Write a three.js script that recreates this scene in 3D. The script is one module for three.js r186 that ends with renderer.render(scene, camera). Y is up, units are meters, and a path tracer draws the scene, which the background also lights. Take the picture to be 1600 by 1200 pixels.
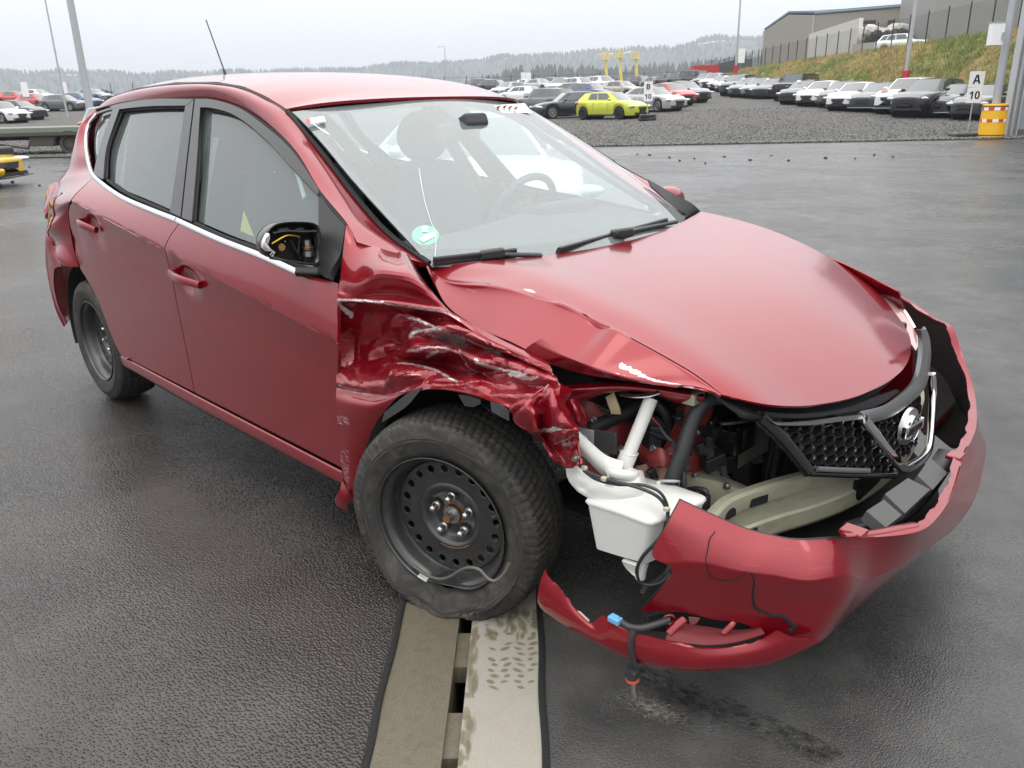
import * as THREE from 'three';
import { mergeGeometries, toCreasedNormals } from 'three/addons/utils/BufferGeometryUtils.js';
import { RoundedBoxGeometry } from 'three/addons/geometries/RoundedBoxGeometry.js';
import { TextGeometry } from 'three/addons/geometries/TextGeometry.js';
import { FontLoader } from 'three/addons/loaders/FontLoader.js';

// ---------- camera, sky, sun, exposure ----------
const scene = new THREE.Scene();
const camera = new THREE.PerspectiveCamera(50.912, 4 / 3, 0.05, 6000);
camera.position.set(...[1.513,1.393,2.09]);
camera.up.set(...[-0.22125,0.94321,-0.24778]);
camera.lookAt(...[-0.503,0.398,0.103]);
const renderer = new THREE.WebGLRenderer({ antialias: true });
renderer.toneMapping = THREE.LinearToneMapping;
renderer.toneMappingExposure = 1.1;
renderer.shadowMap.enabled = true;

let seed = 7;
const rnd = () => { seed = (seed * 1664525 + 1013904223) >>> 0; return seed / 4294967296; };
const rr = (a, b) => a + (b - a) * rnd();
const hash = (x, y, s = 0) => { let h = Math.imul(x | 0, 374761393) ^ Math.imul(y | 0, 668265263) ^ Math.imul(s + 11, 2246822519); h = Math.imul(h ^ (h >>> 13), 1274126177); return ((h ^ (h >>> 16)) >>> 0) / 4294967296; };
const noise2 = (x, y, s = 0, per = 0) => {
  const ix = Math.floor(x), iy = Math.floor(y), fx = x - ix, fy = y - iy, w = (n) => (per ? ((n % per) + per) % per : n);
  const u = fx * fx * (3 - 2 * fx), v = fy * fy * (3 - 2 * fy);
  const a = hash(w(ix), w(iy), s), b = hash(w(ix + 1), w(iy), s), c = hash(w(ix), w(iy + 1), s), d = hash(w(ix + 1), w(iy + 1), s);
  return a + (b - a) * u + (c - a) * v + (a - b - c + d) * u * v;
};
const fbm = (x, y, s = 0, o = 4, per = 0) => { let t = 0, a = 0.5; for (let i = 0; i < o; i++) { t += a * noise2(x, y, s + i * 17, per); x *= 2; y *= 2; if (per) per *= 2; a *= 0.5; } return t / (1 - Math.pow(0.5, o)); };
const clamp = (x, a = 0, b = 1) => Math.min(b, Math.max(a, x)), mix = (a, b, t) => a + (b - a) * t, sstep = (a, b, x) => { const t = clamp((x - a) / (b - a)); return t * t * (3 - 2 * t); };

{ // overcast winter sky: brighter overhead, soft uneven cloud, cool haze near the horizon
  const W = 512, H = 256, d = new Float32Array(W * H * 4);
  for (let j = 0; j < H; j++) for (let i = 0; i < W; i++) {
    const el = ((j + 0.5) / H - 0.5) * Math.PI, az = (i + 0.5) / W * 2 * Math.PI, s = Math.max(0, Math.sin(el));
    const cx = Math.cos(az) * Math.cos(el), cz = Math.sin(az) * Math.cos(el), k = 1.6 / (s + 0.22);
    const c = 0.93 + 0.14 * fbm(cx * k + 20, cz * k + 20, 3, 4);
    const L = 0.88 * (1 + 2.2 * s) * c, o = (j * W + i) * 4;
    const warm = sstep(0, 0.5, s);
    d[o] = L * mix(0.975, 1.0, warm); d[o + 1] = L * mix(0.985, 1.0, warm); d[o + 2] = L * mix(1.05, 1.0, warm); d[o + 3] = 1;
  }
  const t = new THREE.DataTexture(d, W, H, THREE.RGBAFormat, THREE.FloatType);
  t.mapping = THREE.EquirectangularReflectionMapping; t.magFilter = THREE.LinearFilter; t.wrapS = THREE.RepeatWrapping; t.needsUpdate = true;
  scene.background = t; scene.environment = t;
}
const sun = new THREE.DirectionalLight(0xfff6ea, 0.6);
sun.position.set(6, 30, 9); sun.target.position.set(-1, 0, 0);
sun.castShadow = true; sun.shadow.radius = 60; sun.shadow.mapSize.set(2048, 2048);
Object.assign(sun.shadow.camera, { left: -30, right: 30, top: 30, bottom: -30, far: 120 });
scene.add(sun, sun.target);
scene.fog = new THREE.FogExp2(new THREE.Color(0.86, 0.93, 1.0), 0.00045);

// ---------- helpers ----------
const taken = new Map();
function numbered(n) { const k = taken.get(n) ?? 0; taken.set(n, k + 1); return k ? `${n}_${String(k).padStart(3, '0')}` : n; }
function tag(o, label, category, group, kind) { if (label) o.userData.label = label; if (category) o.userData.category = category; if (group) o.userData.group = group; if (kind) o.userData.kind = kind; return o; }
function thing(name, label, category, pos = [0, 0, 0], turn = 0, group) { const o = new THREE.Group(); o.name = numbered(name); o.position.set(...pos); o.rotation.y = turn; scene.add(o); return tag(o, label, category, group); }
function mesh(name, geo, mat, parent, label) { const m = new THREE.Mesh(geo, mat); m.name = name; m.castShadow = m.receiveShadow = true; if (parent) parent.add(m); if (label) m.userData.label = label; return m; }
function top(name, geo, mat, label, category, group, kind) { const m = mesh(numbered(name), geo, mat, scene); return tag(m, label, category, group, kind); }
const merge = (list) => { const g = mergeGeometries(list.map((x) => { const y = x.index ? x.toNonIndexed() : x; for (const k of Object.keys(y.attributes)) if (!['position', 'normal', 'uv'].includes(k)) y.deleteAttribute(k); return y; })); return g; };
const at = (g, x, y, z, rx = 0, ry = 0, rz = 0) => g.applyMatrix4(new THREE.Matrix4().compose(new THREE.Vector3(x, y, z), new THREE.Quaternion().setFromEuler(new THREE.Euler(rx, ry, rz)), new THREE.Vector3(1, 1, 1)));
const box = (w, h, d, x = 0, y = 0, z = 0, rx = 0, ry = 0, rz = 0) => at(new THREE.BoxGeometry(w, h, d), x, y, z, rx, ry, rz);
const rbox = (w, h, d, r, x = 0, y = 0, z = 0, rx = 0, ry = 0, rz = 0) => at(new RoundedBoxGeometry(w, h, d, 2, r), x, y, z, rx, ry, rz);
const cyl = (r0, r1, h, n, x = 0, y = 0, z = 0, rx = 0, ry = 0, rz = 0, open = false) => at(new THREE.CylinderGeometry(r0, r1, h, n, 1, open), x, y, z, rx, ry, rz);
const V3 = (p) => new THREE.Vector3(p[0], p[1], p[2]);
const lerp3 = (a, b, t) => [mix(a[0], b[0], t), mix(a[1], b[1], t), mix(a[2], b[2], t)];
function tube(pts, r, n = 40, m = 8, closed = false) { return new THREE.TubeGeometry(new THREE.CatmullRomCurve3(pts.map(V3), closed, 'centripetal'), n, r, m, closed); }
function rod(a, b, r, n = 10, r2 = r) { const A = V3(a), B = V3(b), d = B.clone().sub(A), g = new THREE.CylinderGeometry(r2, r, d.length(), n); g.applyQuaternion(new THREE.Quaternion().setFromUnitVectors(new THREE.Vector3(0, 1, 0), d.normalize())); const c = A.add(B).multiplyScalar(0.5); g.translate(c.x, c.y, c.z); return g; }
const seg = (a, b) => Math.hypot(a[0] - b[0], a[1] - b[1], a[2] - b[2]);
function poly(pts, n, smooth = true) { // n + 1 points evenly along a curve through pts
  if (pts.length === 2 || !smooth) { const L = [0]; for (let i = 1; i < pts.length; i++) L.push(L[i - 1] + seg(pts[i], pts[i - 1])); const o = []; for (let k = 0; k <= n; k++) { const s = L[L.length - 1] * k / n; let i = 1; while (i < L.length - 1 && L[i] < s) i++; o.push(lerp3(pts[i - 1], pts[i], (s - L[i - 1]) / Math.max(1e-9, L[i] - L[i - 1]))); } return o; }
  return new THREE.CatmullRomCurve3(pts.map(V3), false, 'centripetal').getSpacedPoints(n).map((p) => [p.x, p.y, p.z]);
}
function gridGeo(P, thick = 0, flip = false) { // P[j][i] points; thick > 0 gives the sheet a back and a rim
  const nv = P.length - 1, nu = P[0].length - 1, pos = [], uv = [], idx = [], W = nu + 1;
  for (let j = 0; j <= nv; j++) for (let i = 0; i <= nu; i++) { pos.push(...P[j][i]); uv.push(i / nu, 1 - j / nv); }
  for (let j = 0; j < nv; j++) for (let i = 0; i < nu; i++) { const a = j * W + i, b = a + 1, c = a + W, d = c + 1; flip ? idx.push(a, c, b, b, c, d) : idx.push(a, b, c, b, d, c); }
  let g = new THREE.BufferGeometry();
  g.setAttribute('position', new THREE.Float32BufferAttribute(pos, 3)); g.setAttribute('uv', new THREE.Float32BufferAttribute(uv, 2)); g.setIndex(idx); g.computeVertexNormals();
  if (!thick) return g;
  const n = g.attributes.normal.array, N = W * (nv + 1), p2 = [], e = [];
  for (let k = 0; k < N; k++) p2.push(pos[k * 3] - n[k * 3] * thick, pos[k * 3 + 1] - n[k * 3 + 1] * thick, pos[k * 3 + 2] - n[k * 3 + 2] * thick);
  const back = new THREE.BufferGeometry(); back.setAttribute('position', new THREE.Float32BufferAttribute(p2, 3)); back.setAttribute('uv', new THREE.Float32BufferAttribute(uv, 2));
  const bi = []; for (let k = 0; k < idx.length; k += 3) bi.push(idx[k], idx[k + 2], idx[k + 1]); back.setIndex(bi); back.computeVertexNormals();
  const ring = []; for (let i = 0; i < nu; i++) ring.push(i); for (let j = 0; j < nv; j++) ring.push(j * W + nu); for (let i = nu; i > 0; i--) ring.push(nv * W + i); for (let j = nv; j > 0; j--) ring.push(j * W);
  const rp = [], ru = [], ri = [];
  ring.forEach((k) => { rp.push(pos[k * 3], pos[k * 3 + 1], pos[k * 3 + 2], p2[k * 3], p2[k * 3 + 1], p2[k * 3 + 2]); ru.push(uv[k * 2], uv[k * 2 + 1], uv[k * 2], uv[k * 2 + 1]); });
  const R = ring.length; for (let k = 0; k < R; k++) { const a = k * 2, b = ((k + 1) % R) * 2; ri.push(a, a + 1, b, b, a + 1, b + 1); }
  const rim = new THREE.BufferGeometry(); rim.setAttribute('position', new THREE.Float32BufferAttribute(rp, 3)); rim.setAttribute('uv', new THREE.Float32BufferAttribute(ru, 2)); rim.setIndex(ri); rim.computeVertexNormals();
  return merge([g, back, rim]);
}
const cr = (a, b, c, d, t) => 0.5 * (2 * b + (c - a) * t + (2 * a - 5 * b + 4 * c - d) * t * t + (3 * b - 3 * c + d - a) * t * t * t);
function spline(list, t, get) { const n = list.length - 1, i = Math.min(n - 1, Math.floor(t * n)), f = t * n - i, k = (q) => get(list[clamp(q, 0, n)]); return cr(k(i - 1), k(i), k(i + 1), k(i + 2), f); }
// a smooth surface through rows of control points; extra(u, v, p) may add wrinkles
function netGrid(rows, nu, nv, extra) {
  const P = [];
  for (let j = 0; j <= nv; j++) {
    const v = j / nv, line = [], ctrl = rows[0].map((_, i) => [0, 1, 2].map((k) => spline(rows, v, (r) => r[i][k])));
    for (let i = 0; i <= nu; i++) { const u = i / nu; let p = [0, 1, 2].map((k) => spline(ctrl, u, (c) => c[k])); if (extra) p = extra(u, v, p); line.push(p); }
    P.push(line);
  }
  return P;
}
const net = (rows, nu, nv, extra, thick = 0, flip) => gridGeo(netGrid(rows, nu, nv, extra), thick, flip);
const loft = (curves, nu, nv, thick = 0, flip, smooth = true) => net(curves.map((c) => poly(c, nu, smooth)), nu, nv, null, thick, flip);
function coons(L, R, B, T, nu, nv, fn, smooth = true) { // L, R run from bottom to top, B, T from left to right
  const l = poly(L, nv, smooth), r = poly(R, nv, smooth), b = poly(B, nu, smooth), t = poly(T, nu, smooth), P = [];
  for (let j = 0; j <= nv; j++) { const v = j / nv, row = []; for (let i = 0; i <= nu; i++) { const u = i / nu; const p = [0, 1, 2].map((k) => (1 - v) * b[i][k] + v * t[i][k] + (1 - u) * l[j][k] + u * r[j][k] - ((1 - u) * (1 - v) * b[0][k] + u * (1 - v) * b[nu][k] + (1 - u) * v * t[0][k] + u * v * t[nu][k])); row.push(fn ? fn(p, u, v) : p); } P.push(row); }
  return P;
}
// a bar of flat oval section along pts: half width w across, half thickness h along out
function sweep(pts, w, h, out, n = 60, m = 10, smooth = true) {
  const c = poly(pts, n, smooth), P = [];
  for (let i = 0; i <= n; i++) {
    const T = V3(c[Math.min(n, i + 1)]).sub(V3(c[Math.max(0, i - 1)])).normalize(), O = V3(typeof out === 'function' ? out(c[i], i / n) : out), B = T.clone().cross(O).normalize(), Nn = B.clone().cross(T).normalize();
    const row = []; for (let k = 0; k <= m; k++) { const a = k / m * 2 * Math.PI, q = (x) => Math.sign(x) * Math.pow(Math.abs(x), 0.6), ww = typeof w === 'function' ? w(i / n) : w; row.push([0, 1, 2].map((e) => c[i][e] + B.getComponent(e) * ww * q(Math.cos(a)) + Nn.getComponent(e) * h * q(Math.sin(a)))); } P.push(row);
  }
  const ends = [0, n].map((i) => { const g = new THREE.BufferGeometry(), pp = [], id = []; pp.push(...c[i]); for (const q of P[i]) pp.push(...q); for (let k = 1; k <= m; k++) i ? id.push(0, k + 1, k) : id.push(0, k, k + 1); g.setAttribute('position', new THREE.Float32BufferAttribute(pp, 3)); g.setAttribute('uv', new THREE.Float32BufferAttribute(pp.length / 3 * 2 ? new Array(pp.length / 3 * 2).fill(0) : [], 2)); g.setIndex(id); g.computeVertexNormals(); return g; });
  return merge([gridGeo(P), ...ends]);
}
const mirror = (g) => { g = g.clone(); const p = g.attributes.position, n = g.attributes.normal; for (let i = 0; i < p.count; i++) { p.setZ(i, -p.getZ(i)); if (n) n.setZ(i, -n.getZ(i)); } if (g.index) { const a = g.index.array; for (let i = 0; i < a.length; i += 3) { const t = a[i]; a[i] = a[i + 1]; a[i + 1] = t; } } else for (const k of Object.keys(g.attributes)) { const A = g.attributes[k], s = A.itemSize, a = A.array; for (let i = 0; i < A.count; i += 3) for (let e = 0; e < s; e++) { const t = a[i * s + e]; a[i * s + e] = a[(i + 1) * s + e]; a[(i + 1) * s + e] = t; } } return g; };
// textures
function canvasTex(w, h, draw, srgb = true) { const c = document.createElement('canvas'); c.width = w; c.height = h; draw(c.getContext('2d'), w, h); const t = new THREE.CanvasTexture(c); t.wrapS = t.wrapT = THREE.RepeatWrapping; if (srgb) t.colorSpace = THREE.SRGBColorSpace; return t; }
function dataTex(n, f, srgb = false, nc = 1) { const d = new Uint8Array(n * n * 4); for (let y = 0; y < n; y++) for (let x = 0; x < n; x++) { const v = f(x / n, y / n, x, y), o = (y * n + x) * 4; if (nc === 1) d[o] = d[o + 1] = d[o + 2] = clamp(v, 0, 1) * 255; else { d[o] = clamp(v[0]) * 255; d[o + 1] = clamp(v[1]) * 255; d[o + 2] = clamp(v[2]) * 255; } d[o + 3] = 255; } const t = new THREE.DataTexture(d, n, n, THREE.RGBAFormat); t.magFilter = THREE.LinearFilter; t.wrapS = t.wrapT = THREE.RepeatWrapping; if (srgb) t.colorSpace = THREE.SRGBColorSpace; t.needsUpdate = true; return t; }
const rep = (t, u, v = u) => { const c = t.clone(); c.repeat.set(u, v); c.needsUpdate = true; return c; };
const std = (o) => new THREE.MeshStandardMaterial({ side: THREE.DoubleSide, ...o });
const phy = (o) => new THREE.MeshPhysicalMaterial({ side: THREE.DoubleSide, ...o });
const lin = (r, g, b) => new THREE.Color().setRGB(r, g, b);

// ---------- the yard: distances s along the view over the yard, t to its right, from the middle of the near asphalt ----------
const S0 = [[1.513,1.393,2.09][0], [1.513,1.393,2.09][2]], NF = [-0.7123, -0.7019], NR = [0.7019, -0.7123];
const st = (s, t) => [S0[0] + NF[0] * s + NR[0] * t, S0[1] + NF[1] * s + NR[1] * t];
const toST = (x, z) => [(x - S0[0]) * NF[0] + (z - S0[1]) * NF[1], (x - S0[0]) * NR[0] + (z - S0[1]) * NR[1]];
const rowT = (s) => 19.6 + (s - 40) * 0.03;
function lotH(s) { return s < 27 ? 0.03 : 0.03 + Math.min(2.3, 0.00045 * (s - 27) ** 2); }
function landH(s, t) { const u = t - rowT(s), b = mix(lotH(s), Math.max(0.03, Math.min(2.4, 0.034 * (s - 32))), sstep(3, 13, t)); return mix(b, 4.5 - 1.2 * sstep(112, 150, s), sstep(4.0, 9.2, u) * sstep(24, 36, s)); }
const ground = (x, z) => { const [s, t] = toST(x, z); return s + 0.045 * t < 25.75 ? 0 : landH(s, t); };
function landGrid(ss, ts, f, clip) { return gridGeo(ss.map((s) => ts.map((t0) => { const t = clip ? clip(s, t0) : t0; const [x, z] = st(s, t); return [x, f(s, t), z]; }))); }
const range = (a, b, n, p = 1) => Array.from({ length: n + 1 }, (_, i) => a + (b - a) * Math.pow(i / n, p));
function uvXZ(g, k = 1) { const p = g.attributes.position, u = g.attributes.uv; for (let i = 0; i < p.count; i++) u.setXY(i, p.getX(i) * k, p.getZ(i) * k); return g; }

// asphalt: rounded aggregate bedded in binder, wet in patches
const stoneTex = (cells, s, fill) => dataTex(1024, (() => {
  const px = [], py = [], pr = [], ph = [];
  for (let j = 0; j < cells; j++) for (let i = 0; i < cells; i++) { px.push(i + 0.15 + 0.7 * hash(i, j, s)); py.push(j + 0.15 + 0.7 * hash(i, j, s + 1)); pr.push(0.26 + 0.34 * hash(i, j, s + 2)); ph.push(0.35 + 0.65 * hash(i, j, s + 3)); }
  return (x, y) => {
    const X = x * cells, Y = y * cells, ix = Math.floor(X), iy = Math.floor(Y); let h = 0;
    for (let b = -1; b <= 1; b++) for (let a = -1; a <= 1; a++) { const ci = ((ix + a) % cells + cells) % cells, cj = ((iy + b) % cells + cells) % cells, k = cj * cells + ci; const dx = px[k] - ci + ix + a - X, dy = py[k] - cj + iy + b - Y, q = 1 - (dx * dx + dy * dy) / (pr[k] * pr[k]); if (q > 0) h = Math.max(h, ph[k] * Math.pow(q, 0.8)); }
    return clamp(fill * noise2(x * 8, y * 8, s + 9, 8) + h);
  };
})());
const coarse = stoneTex(170, 5, 0.22), fine = stoneTex(230, 25, 0.3);
const patchMap = (s, lo, hi, tintA, tintB, cont = 2) => dataTex(1024, (x, y, i, j) => {
  const a = fbm(x * 5, y * 5, s, 5, 5), b = fbm(x * 30, y * 30, s + 40, 3, 30), g = hash(i, j, s), k = clamp((mix(a, b, 0.38) - 0.5) * cont + 0.5 + (g - 0.5) * 0.22); return [0, 1, 2].map((c) => mix(tintA[c], tintB[c], mix(lo, hi, k)));
}, true, 3);
const wetMap = (s, lo, hi) => dataTex(1024, (x, y, i, j) => { const a = sstep(0.36, 0.62, fbm(x * 4, y * 4, s, 5, 4)), b = fbm(x * 40, y * 40, s + 7, 3, 40); return mix(lo, hi, clamp(0.8 * a + 0.8 * (b - 0.5) + 0.1 * (hash(i, j, s) - 0.5))); });
const asphaltRough = std({ color: 0xffffff, map: rep(patchMap(61, 0, 1, [0.14, 0.132, 0.124], [0.26, 0.248, 0.236]), 1 / 7), roughness: 1, roughnessMap: rep(wetMap(71, 0.16, 0.38), 1 / 9), bumpMap: rep(coarse, 1 / 1.5), bumpScale: 0.0030 });
const asphaltFine = std({ color: 0xffffff, map: rep(patchMap(81, 0, 1, [0.15, 0.15, 0.15], [0.34, 0.335, 0.328], 1.5), 1 / 3.4), roughness: 1, roughnessMap: rep(wetMap(91, 0.22, 0.42), 1 / 6), bumpMap: rep(fine, 1 / 1.3), bumpScale: 0.0011 });
// the drain runs at about 45 degrees under the front wheel
const DD = [0.6966, 0.7174], DN = [0.7174, -0.6966];
const lift = (x, z) => 0.045 * sstep(-2.5, -0.5, x) * (1 - sstep(6, 20, Math.hypot(x, z))); // the yard rises a little towards the drain
const dn = (a, d) => [DD[0] * a + DN[0] * d, DD[1] * a + DN[1] * d];
function yardSheet(d0, d1) { const P = []; for (const a of [-60, 60]) P.push([d0, d1].map((d) => { const [x, z] = dn(a, d); return [x, 0, z]; })); return P; }
// cut both sheets at the edge of the gravel
function yardGeo(dNear, far) {
  const P = [], ds = range(0, 1, 26, 3.2).map((k) => mix(dNear, far, k)); for (let j = 0; j <= 150; j++) { const row = []; for (const d of ds) { const lim = (() => { let a = -80; for (let k = 0; k < 60; k++) { const [x, z] = dn(a, d), [s, t] = toST(x, z), e = s + 0.045 * t - 25.8; a += e; } return a; })(); const a = mix(lim, 14, j / 150), [x, z] = dn(a, d); row.push([x, lift(x, z), z]); } P.push(row); }
  return uvXZ(gridGeo(P));
}
top('asphalt_yard', yardGeo(-0.733, -46), asphaltRough, 'coarse wet asphalt left of the drain channel', 'asphalt', null, 'structure');
top('asphalt_yard', yardGeo(-0.350, 46), asphaltFine, 'smoother dark asphalt right of the drain channel', 'asphalt', null, 'structure');
{ // concrete slot drain with tar joints
  const dr = thing('drain_channel', 'concrete slot drain running out from under the flat front tyre', 'drain', [0, 0, 0]);
  const conc = (a, b, wet) => canvasTex(2048, 384, (c, w, h) => {
    c.fillStyle = a; c.fillRect(0, 0, w, h);
    for (let i = 0; i < 1500; i++) { c.fillStyle = `rgba(${b},${0.03 + 0.1 * rnd()})`; c.beginPath(); c.ellipse(rnd() * w, rnd() * h, rr(2, 40), rr(2, 26), rnd() * 3, 0, 7); c.fill(); }
    for (let i = 0; i < 16000; i++) { const v = rr(40, 235) | 0; c.fillStyle = `rgba(${v},${v - 6},${v - 20},${rr(0.15, 0.5)})`; c.fillRect(rnd() * w, rnd() * h, rr(1, 2.6), rr(1, 2.6)); }
    if (wet) wet(c, w, h);
  });
  const strip = (d0, d1, a0, a1, y0, y1) => { const g = new THREE.BoxGeometry(a1 - a0, y1 - y0, d1 - d0, Math.max(1, Math.round((a1 - a0) * 5)), 1, 1); const ang = Math.atan2(-DD[1], DD[0]); const [x, z] = dn((a0 + a1) / 2, (d0 + d1) / 2); at(g, x, (y0 + y1) / 2, z, 0, ang, 0); const p = g.attributes.position, u = g.attributes.uv; for (let i = 0; i < p.count; i++) { const A = p.getX(i) * DD[0] + p.getZ(i) * DD[1], D = p.getX(i) * DN[0] + p.getZ(i) * DN[1]; u.setXY(i, A / 1.0, (D - d0) / 0.195); p.setY(i, p.getY(i) + lift(p.getX(i), p.getZ(i))); } return g; };
  const brown = std({ map: conc('#5f594b', '74,64,48'), roughness: 0.55, bumpMap: rep(fine, 0.9, 0.2), bumpScale: 0.0008 });
  const pale = std({ map: conc('#8f8c83', '140,133,118', (c, w, h) => { // damp tyre prints and a wet inner edge
    const X = (a) => ((a % 1) + 1) % 1 * w, damp = (x, y, rx, ry, al, rot = 0) => { for (let q = 0; q < 5; q++) { c.fillStyle = `rgba(92,84,64,${al * 0.3})`; c.beginPath(); c.ellipse(x + rr(-3, 3), y + rr(-3, 3), rx * rr(0.5, 1.15), ry * rr(0.5, 1.15), rot + rr(-0.25, 0.25), 0, 7); c.fill(); } };
    for (let k = 0; k < 46; k++) damp(X(0.62 + 0.13 * rnd()), h * rr(0.1, 1), rr(8, 60), rr(6, 26), 0.6);
    for (let row = 0; row < 11; row++) for (let b = 0; b < 4; b++) if (rnd() < 0.75) damp(X(0.735 + row * 0.021), h * (0.14 + b * 0.17 + 0.04 * (row % 2)), rr(9, 15), rr(16, 30), 0.8, 0.5 * (b % 2 ? 1 : -1));
    for (let k = 0; k < 90; k++) damp(rnd() * w, h * rr(0.88, 1.0), rr(16, 70), rr(6, 26), 0.5);
    for (let k = 0; k < 500; k++) { c.fillStyle = 'rgba(150,80,66,0.22)'; const a = rnd(); c.fillRect(X(0.02 + 0.12 * a + rr(-0.02, 0.02)), h * (0.9 - 0.8 * a), 3, 3); }
  }), roughness: 0.75, bumpMap: rep(fine, 0.9, 0.25), bumpScale: 0.0005 });
  mesh('concrete_rim', strip(-0.738, -0.571, -33, 4, -0.25, -0.001), brown, dr, 'brown damp concrete rim left of the slot');
  mesh('concrete_rim', strip(-0.535, -0.344, -33, 4, -0.25, -0.001), pale, dr, 'pale concrete rim right of the slot with damp tyre prints');
  const bridgeG = []; for (let k = -20; k < 8; k++) bridgeG.push([0.717 + k * 0.302, 0.856 + k * 0.302]);
  for (const [a, b] of bridgeG) mesh('bridge', strip(-0.5715, -0.5345, a, b, -0.06, -0.012), brown, dr);
  mesh('channel_floor', strip(-0.5715, -0.5345, -33, 4, -0.3, -0.25), std({ color: lin(0.01, 0.01, 0.01), roughness: 0.9 }), dr);
  const tarM = std({ color: lin(0.02, 0.02, 0.021), roughness: 0.45, bumpMap: rep(fine, 2, 1), bumpScale: 0.002 });
  const tarGeo = (d, r) => sweep(Array.from({ length: 60 }, (_, i) => { const a = -6 + i * 0.17, [x, z] = dn(a, d + 0.008 * (noise2(a * 9, 1, 5) - 0.5)); return [x, lift(x, z) - 0.001 + 0.003 * noise2(a * 5, 4, 6), z]; }), r, 0.006, [0, 1, 0], 240, 8);
  mesh('tar_joint', tarGeo(-0.737, 0.010), tarM, dr); mesh('tar_joint', tarGeo(-0.347, 0.009), tarM, dr);
}
{ // a damp, dirty streak and spots left on the asphalt below the bumper
  const a = [[0.533,0.049,0.667],[1.035,0.049,0.613]], b = [[0.528,0.049,0.864],[0.972,0.049,0.805]], tex = canvasTex(1024, 512, (c, w, h) => { c.clearRect(0, 0, w, h); for (let i = 0; i < 900; i++) { const t = rnd(), u = 0.22 + 0.10 * Math.sin(t * 5) + (rnd() + rnd() + rnd() - 1.5) * 0.26; c.fillStyle = `rgba(15,14,14,${rr(0.04, 0.26)})`; c.beginPath(); c.ellipse(t * w, u * h, rr(3, 30), rr(2, 14), rr(-0.5, 0.5), 0, 7); c.fill(); } for (let i = 0; i < 260; i++) { c.fillStyle = `rgba(12,12,12,${rr(0.1, 0.5)})`; c.beginPath(); c.ellipse(w * rr(0.05, 0.6), h * rr(0.35, 0.95), rr(1, 9), rr(1, 6), rnd() * 3, 0, 7); c.fill(); } for (let i = 0; i < 500; i++) { c.fillStyle = `rgba(150,144,134,${rr(0.03, 0.12)})`; c.beginPath(); c.ellipse(w * (0.25 + 0.2 * (rnd() + rnd() - 1)), h * (0.75 + 0.2 * (rnd() + rnd() - 1)), rr(4, 22), rr(2, 10), rnd() * 3, 0, 7); c.fill(); } });
  const m = top('damp_stain', gridGeo([poly(a, 12), poly(b, 12)].map((r) => r.map((p) => [p[0], lift(p[0], p[2]) + 0.004, p[2]]))), std({ map: tex, transparent: true, roughness: 0.35 }), 'dark damp streak on the asphalt below the torn bumper', 'stain', null, 'structure');
}
// land beyond: gravel lot, grassy bank, far fields
const gravTex = canvasTex(1024, 1024, (c, w, h) => { c.fillStyle = '#5a5856'; c.fillRect(0, 0, w, h); for (let i = 0; i < 26000; i++) { const v = rr(44, 140) | 0; c.fillStyle = `rgba(${v + 3},${v},${v - 4},0.8)`; c.beginPath(); c.ellipse(rnd() * w, rnd() * h, rr(1.5, 6), rr(1.2, 4.5), rnd() * 3, 0, 7); c.fill(); } });
const gravelM = std({ map: rep(gravTex, 1 / 2.2), roughness: 0.85, bumpMap: rep(stoneTex(60, 44, 0.1), 1 / 2.2), bumpScale: 0.03 });
top('gravel_lot', uvXZ(landGrid([25.75, 26, 26.5, 27, 28, 30, 33, 37, 42, 48, 55, 63, 72, 82, 92, 102, 112, 122, 135], range(-110, 32, 80), (s, t) => landH(s, t) + 0.03 * (fbm(s * 0.5, t * 0.5, 3) - 0.5), (s, t) => Math.min(t, rowT(s) + 4.4) * 1 - 0)), gravelM, 'grey gravel car park beyond the asphalt', 'gravel', null, 'structure');
{ const g = scene.children.find((o) => o.name === 'gravel_lot').geometry, p = g.attributes.position; for (let i = 0; i < p.count; i++) { const [s, t] = toST(p.getX(i), p.getZ(i)); if (s < 25.9) { const [x, z] = st(25.72 - 0.045 * t, t); p.setXYZ(i, x, 0.012, z); } } g.computeVertexNormals(); }
const grassTex = canvasTex(1024, 1024, (c, w, h) => { c.fillStyle = '#a2985c'; c.fillRect(0, 0, w, h); for (let i = 0; i < 900; i++) { c.fillStyle = ['rgba(84,90,40,0.22)', 'rgba(150,128,76,0.22)', 'rgba(96,84,44,0.25)'][i % 3]; c.beginPath(); c.ellipse(rnd() * w, rnd() * h, rr(20, 120), rr(10, 50), rr(-0.3, 0.3), 0, 7); c.fill(); } for (let i = 0; i < 15000; i++) { c.strokeStyle = ['rgba(160,140,84,0.5)', 'rgba(86,92,38,0.5)', 'rgba(70,58,30,0.5)'][i % 3]; c.beginPath(); const x = rnd() * w, y = rnd() * h; c.moveTo(x, y); c.lineTo(x + rr(-6, 6), y - rr(4, 14)); c.stroke(); } });
const grassM = std({ map: rep(grassTex, 1 / 7), roughness: 0.95, bumpMap: rep(grassTex, 1 / 3), bumpScale: 0.12 });
top('grass_bank', uvXZ(gridGeo(range(24, 150, 60).map((s) => range(2.8, 60, 60, 1.9).map((u) => { const t = rowT(s) + u, [x, z] = st(s, t); return [x, landH(s, t) - (u < 4 ? 0.06 : 0) + (u > 4 ? 0.16 * (fbm(s * 0.6, t * 0.6, 9) - 0.5) : 0), z]; })))), grassM, 'dry grassy bank rising behind the row of cars', 'bank', null, 'structure');
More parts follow.
